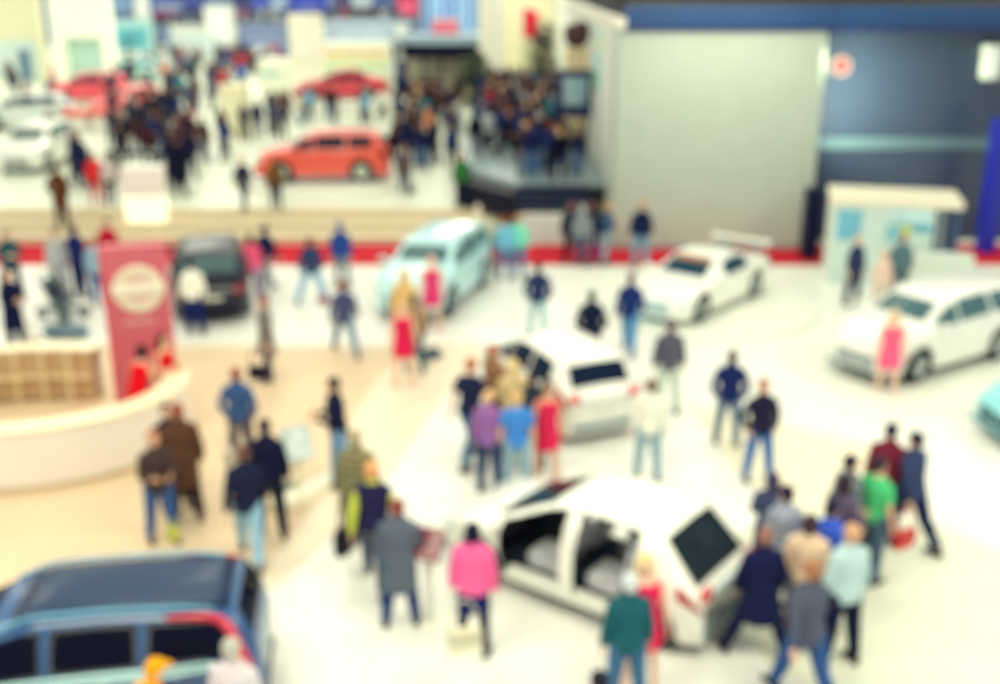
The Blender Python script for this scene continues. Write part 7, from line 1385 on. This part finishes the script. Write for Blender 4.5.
    (-9.73, 56.70, 0.6, 180, 'stand', 1.027, [('jacket', (120, 170, 206)), ('trousers', (18, 20, 42))], ('short', (140, 76, 60)), 1, 'auburn-haired person in sky blue jacket in front of the crimson car', 'visitors in front of the crimson car'),
    (-6.74, 56.11, 0.6, 212, 'walk', 0.985, [('jacket', (120, 170, 206)), ('trousers', (26, 34, 70))], ('short', (92, 60, 50)), 0, 'brown-haired person in sky blue jacket in front of the crimson car', 'visitors in front of the crimson car'),
    (-8.30, 56.35, 0.6, 255, 'folded', 0.989, [('shirt', (72, 50, 48)), ('trousers', (104, 108, 122))], ('short', (92, 60, 50)), 2, 'brown-haired person in dark brown shirt in front of the crimson car', 'visitors in front of the crimson car'),
    (-6.04, 57.29, 0.6, 156, 'stand', 0.988, [('jacket', (232, 232, 224)), ('trousers', (18, 20, 42))], ('short', (30, 28, 46)), 3, 'black-haired person in white jacket in front of the crimson car', 'visitors in front of the crimson car'),
    (-7.05, 57.21, 0.6, 80, 'pocket', 1.025, [('jacket', (58, 62, 84)), ('trousers', (18, 20, 42))], ('bob', (92, 60, 50)), 0, 'brown-haired person in charcoal jacket in front of the crimson car', 'visitors in front of the crimson car'),
    (-16.21, 67.55, 0.6, 24, 'stand', 0.965, [('coat', (180, 186, 190)), ('trousers', (26, 34, 70))], ('short', (216, 176, 120)), 0, 'fair-haired person in pale grey coat in the far crowd below the blue banners', 'visitors below the blue banners'),
    (-18.19, 71.89, 0.6, 151, 'walk', 1.010, [('coat', (16, 18, 40)), ('trousers', (104, 108, 122))], ('long', (92, 60, 50)), 1, 'brown-haired person in black coat in the far crowd below the blue banners', 'visitors below the blue banners'),
    (-19.08, 74.79, 0.6, 86, 'walk', 0.984, [('jacket', (24, 32, 72)), ('trousers', (18, 20, 42))], ('bob', (92, 60, 50)), 0, 'brown-haired person in navy jacket in the far crowd below the blue banners', 'visitors below the blue banners'),
    (-20.48, 70.86, 0.6, 349, 'walk', 0.960, [('jacket', (18, 24, 58)), ('trousers', (74, 106, 152))], ('bob', (170, 166, 164)), 3, 'grey-haired person in midnight blue jacket in the far crowd below the blue banners', 'visitors below the blue banners'),
    (-17.24, 71.32, 0.6, 200, 'walk', 0.999, [('shirt', (196, 44, 60)), ('trousers', (18, 20, 42))], ('bob', (92, 60, 50)), 1, 'brown-haired person in red shirt in the far crowd below the blue banners', 'visitors below the blue banners'),
    (-13.44, 68.64, 0.6, 73, 'phone', 0.980, [('coat', (34, 54, 110)), ('trousers', (104, 108, 122))], ('short', (30, 28, 46)), 2, 'black-haired person in dark blue coat in the far crowd below the blue banners', 'visitors below the blue banners'),
    (-21.35, 78.73, 0.6, 168, 'stand', 1.004, [('jacket', (70, 140, 150)), ('trousers', (18, 20, 42))], ('long', (92, 60, 50)), 2, 'second from left, brown-haired in teal jacket, black trousers, in far crowd below blue banners', 'visitors below the blue banners'),
    (-19.88, 80.40, 0.6, 46, 'stand', 1.019, [('jacket', (34, 54, 110)), ('trousers', (104, 108, 122))], ('bob', (92, 60, 50)), 1, 'brown-haired person in dark blue jacket, grey trousers, in the far crowd below the blue banners', 'visitors below the blue banners'),
    (-16.59, 72.44, 0.6, 196, 'stand', 1.070, [('jacket', (52, 96, 186)), ('trousers', (18, 20, 42))], ('bob', (30, 28, 46)), 2, 'black-haired person in blue jacket in the far crowd below the blue banners', 'visitors below the blue banners'),
    (-18.40, 67.63, 0.6, 142, 'folded', 1.046, [('shirt', (18, 24, 58)), ('trousers', (26, 34, 70))], ('bob', (92, 60, 50)), 3, 'brown-haired person in midnight blue shirt in the far crowd below the blue banners', 'visitors below the blue banners'),
    (-17.91, 69.43, 0.6, 218, 'stand', 1.045, [('shirt', (34, 54, 110)), ('trousers', (74, 106, 152))], ('bob', (92, 60, 50)), 2, 'first from left, brown-haired in dark blue shirt, jeans, in far crowd below blue banners', 'visitors below the blue banners'),
    (-22.71, 78.14, 0.6, 279, 'phone', 1.072, [('shirt', (180, 186, 190)), ('trousers', (104, 108, 122))], ('short', (30, 28, 46)), 3, 'black-haired person in pale grey shirt in the far crowd below the blue banners', 'visitors below the blue banners'),
    (-18.47, 73.27, 0.6, 244, 'phone', 1.026, [('shirt', (70, 140, 150)), ('trousers', (18, 20, 42))], ('long', (92, 60, 50)), 3, 'brown-haired person in teal shirt in the far crowd below the blue banners', 'visitors below the blue banners'),
    (-16.92, 79.80, 0.6, 245, 'pocket', 1.045, [('jacket', (16, 18, 40)), ('trousers', (18, 20, 42))], ('bob', (30, 28, 46)), 3, 'black-haired person in black jacket in the far crowd below the blue banners', 'visitors below the blue banners'),
    (-14.57, 71.99, 0.6, 353, 'folded', 0.982, [('jacket', (72, 50, 48)), ('trousers', (18, 20, 42))], ('short', (92, 60, 50)), 2, 'brown-haired person in dark brown jacket in the far crowd below the blue banners', 'visitors below the blue banners'),
    (-17.96, 70.18, 0.6, 72, 'phone', 0.966, [('shirt', (34, 54, 110)), ('trousers', (74, 106, 152))], ('long', (92, 60, 50)), 2, 'second from left, brown-haired in dark blue shirt, jeans, in far crowd below blue banners', 'visitors below the blue banners'),
    (-13.69, 70.30, 0.6, 136, 'stand', 0.999, [('coat', (24, 32, 72)), ('trousers', (74, 106, 152))], ('short', (30, 28, 46)), 2, 'black-haired person in navy coat in the far crowd below the blue banners', 'visitors below the blue banners'),
    (-20.22, 73.86, 0.6, 207, 'stand', 1.037, [('shirt', (24, 32, 72)), ('trousers', (104, 108, 122))], ('short', (30, 28, 46)), 0, 'black-haired person in navy shirt in the far crowd below the blue banners', 'visitors below the blue banners'),
    (-19.01, 66.97, 0.6, 164, 'stand', 0.985, [('jacket', (70, 140, 150)), ('trousers', (18, 20, 42))], ('long', (92, 60, 50)), 1, 'first from left, brown-haired in teal jacket, black trousers, in far crowd below blue banners', 'visitors below the blue banners'),
    (-22.00, 80.15, 0.6, 150, 'stand', 1.071, [('jacket', (16, 18, 40)), ('trousers', (74, 106, 152))], ('long', (170, 166, 164)), 1, 'grey-haired person in black jacket in the far crowd below the blue banners', 'visitors below the blue banners'),
    (-19.90, 67.60, 0.6, 221, 'phone', 1.078, [('coat', (24, 32, 72)), ('trousers', (26, 34, 70))], ('short', (92, 60, 50)), 3, 'brown-haired person in navy coat in the far crowd below the blue banners', 'visitors below the blue banners'),
    (-14.38, 75.82, 0.6, 144, 'pocket', 0.965, [('jacket', (58, 62, 84)), ('trousers', (18, 20, 42))], ('short', (30, 28, 46)), 2, 'black-haired person in charcoal jacket in the far crowd below the blue banners', 'visitors below the blue banners'),
    (-18.31, 76.49, 0.6, 238, 'phone', 0.971, [('jacket', (34, 54, 110)), ('trousers', (18, 20, 42))], ('bob', (92, 60, 50)), 1, 'brown-haired person in dark blue jacket, black trousers, in the far crowd below the blue banners', 'visitors below the blue banners'),
    (-16.91, 68.60, 0.6, 172, 'stand', 1.000, [('coat', (196, 44, 60)), ('trousers', (18, 20, 42))], ('short', (30, 28, 46)), 3, 'black-haired person in red coat in the far crowd below the blue banners', 'visitors below the blue banners'),
    (-25.14, 77.18, 0.6, 12, 'phone', 0.965, [('coat', (16, 18, 40)), ('trousers', (104, 108, 122))], ('short', (30, 28, 46)), 0, 'black-haired person in black coat near the pale teal van at upper left', 'visitors near the pale teal van'),
    (-23.88, 72.23, 0.6, 169, 'stand', 1.065, [('jacket', (58, 62, 84)), ('trousers', (26, 34, 70))], ('short', (30, 28, 46)), 3, 'black-haired person in charcoal jacket near the pale teal van at upper left', 'visitors near the pale teal van'),
    (-25.18, 73.89, 0.6, 151, 'stand', 0.971, [('coat', (58, 62, 84)), ('trousers', (74, 106, 152))], ('short', (30, 28, 46)), 0, 'black-haired person in charcoal coat near the pale teal van at upper left', 'visitors near the pale teal van'),
    (-22.28, 74.96, 0.6, 173, 'folded', 1.011, [('jacket', (226, 120, 80)), ('trousers', (26, 34, 70))], ('short', (30, 28, 46)), 0, 'black-haired person in orange jacket near the pale teal van at upper left', 'visitors near the pale teal van'),
    (-23.65, 69.86, 0.6, 191, 'stand', 1.034, [('jacket', (72, 50, 48)), ('trousers', (18, 20, 42))], ('short', (30, 28, 46)), 1, 'black-haired person in dark brown jacket near the pale teal van at upper left', 'visitors near the pale teal van'),
    (-28.50, 72.01, 0.6, 287, 'walk', 1.052, [('shirt', (224, 130, 150)), ('trousers', (18, 20, 42))], ('bob', (92, 60, 50)), 1, 'brown-haired person in pink shirt between the white cars at upper left', 'visitors between the white cars'),
    (-29.65, 68.75, 0.6, 178, 'phone', 0.984, [('jacket', (16, 18, 40)), ('trousers', (104, 108, 122))], ('short', (92, 60, 50)), 0, 'brown-haired person in black jacket between the white cars at upper left', 'visitors between the white cars'),
    (-24.58, 61.17, 0.6, 260, 'folded', 1.049, [('coat', (18, 24, 58)), ('trousers', (104, 108, 122))], ('short', (170, 166, 164)), 1, 'grey-haired person in midnight blue coat between the white cars at upper left', 'visitors between the white cars'),
    (-25.61, 60.72, 0.6, 164, 'stand', 0.988, [('coat', (110, 36, 52)), ('trousers', (18, 20, 42))], ('short', (92, 60, 50)), 3, 'brown-haired person in maroon coat between the white cars at upper left', 'visitors between the white cars'),
]
# ---------------------------------------------------------------- the crowd in the rear hall: one figure each
for (x, y, z, yaw, pose, h, clothes, hair, skin, label, group) in CROWD:
    person((x, y, z), yaw, pose, clothes, label, group, hair=hair, skin=skin, h=h)

# past the three hundred nearest: the farthest visitors, a few pixels each, as one mass
fm = [cloth(c) for c in ((24, 30, 62), (36, 44, 84), (60, 64, 84), (206, 210, 210), (120, 160, 200), (64, 84, 150), (190, 70, 80), (84, 64, 60))]
hm = [mat(c, .6, 0, 'hair') for c in ((40, 34, 46), (90, 64, 54), (190, 160, 120), (34, 30, 40), (120, 80, 60))]
bm = bmesh.new()
for (x, y, z, ci, hi) in FAR:
    n0 = len(bm.faces)
    loft(bm, [(x, y, z+.84, .17, .13), (x, y, z+1.15, .19, .14), (x, y, z+1.40, .21, .14), (x, y, z+1.50, .07, .07)], 10)
    for s in (-1, 1): cone(bm, (x+s*.22, y, z+1.40), (x+s*.25, y-.03, z+.8), .06, .045, 8)
    n1 = len(bm.faces)
    for s in (-1, 1): cone(bm, (x+s*.09, y, z+.9), (x+s*.10, y, z), .10, .065, 8)
    n2 = len(bm.faces)
    ball(bm, (x, y, z+1.64), (.09, .11, .13))
    n3 = len(bm.faces)
    bm.faces.ensure_lookup_table()
    for f in bm.faces[n0:n1]: f.material_index = ci
    for f in bm.faces[n1:n2]: f.material_index = ci % 3
    for f in bm.faces[n2:n3]: f.material_index = 8+hi
o = obj('distant_crowd', bm, fm[0])
for m in fm[1:]+hm: o.data.materials.append(m)
tag(o, 'mass of tiny visitors at the far end of the rear hall', 'crowd', None, 'stuff')
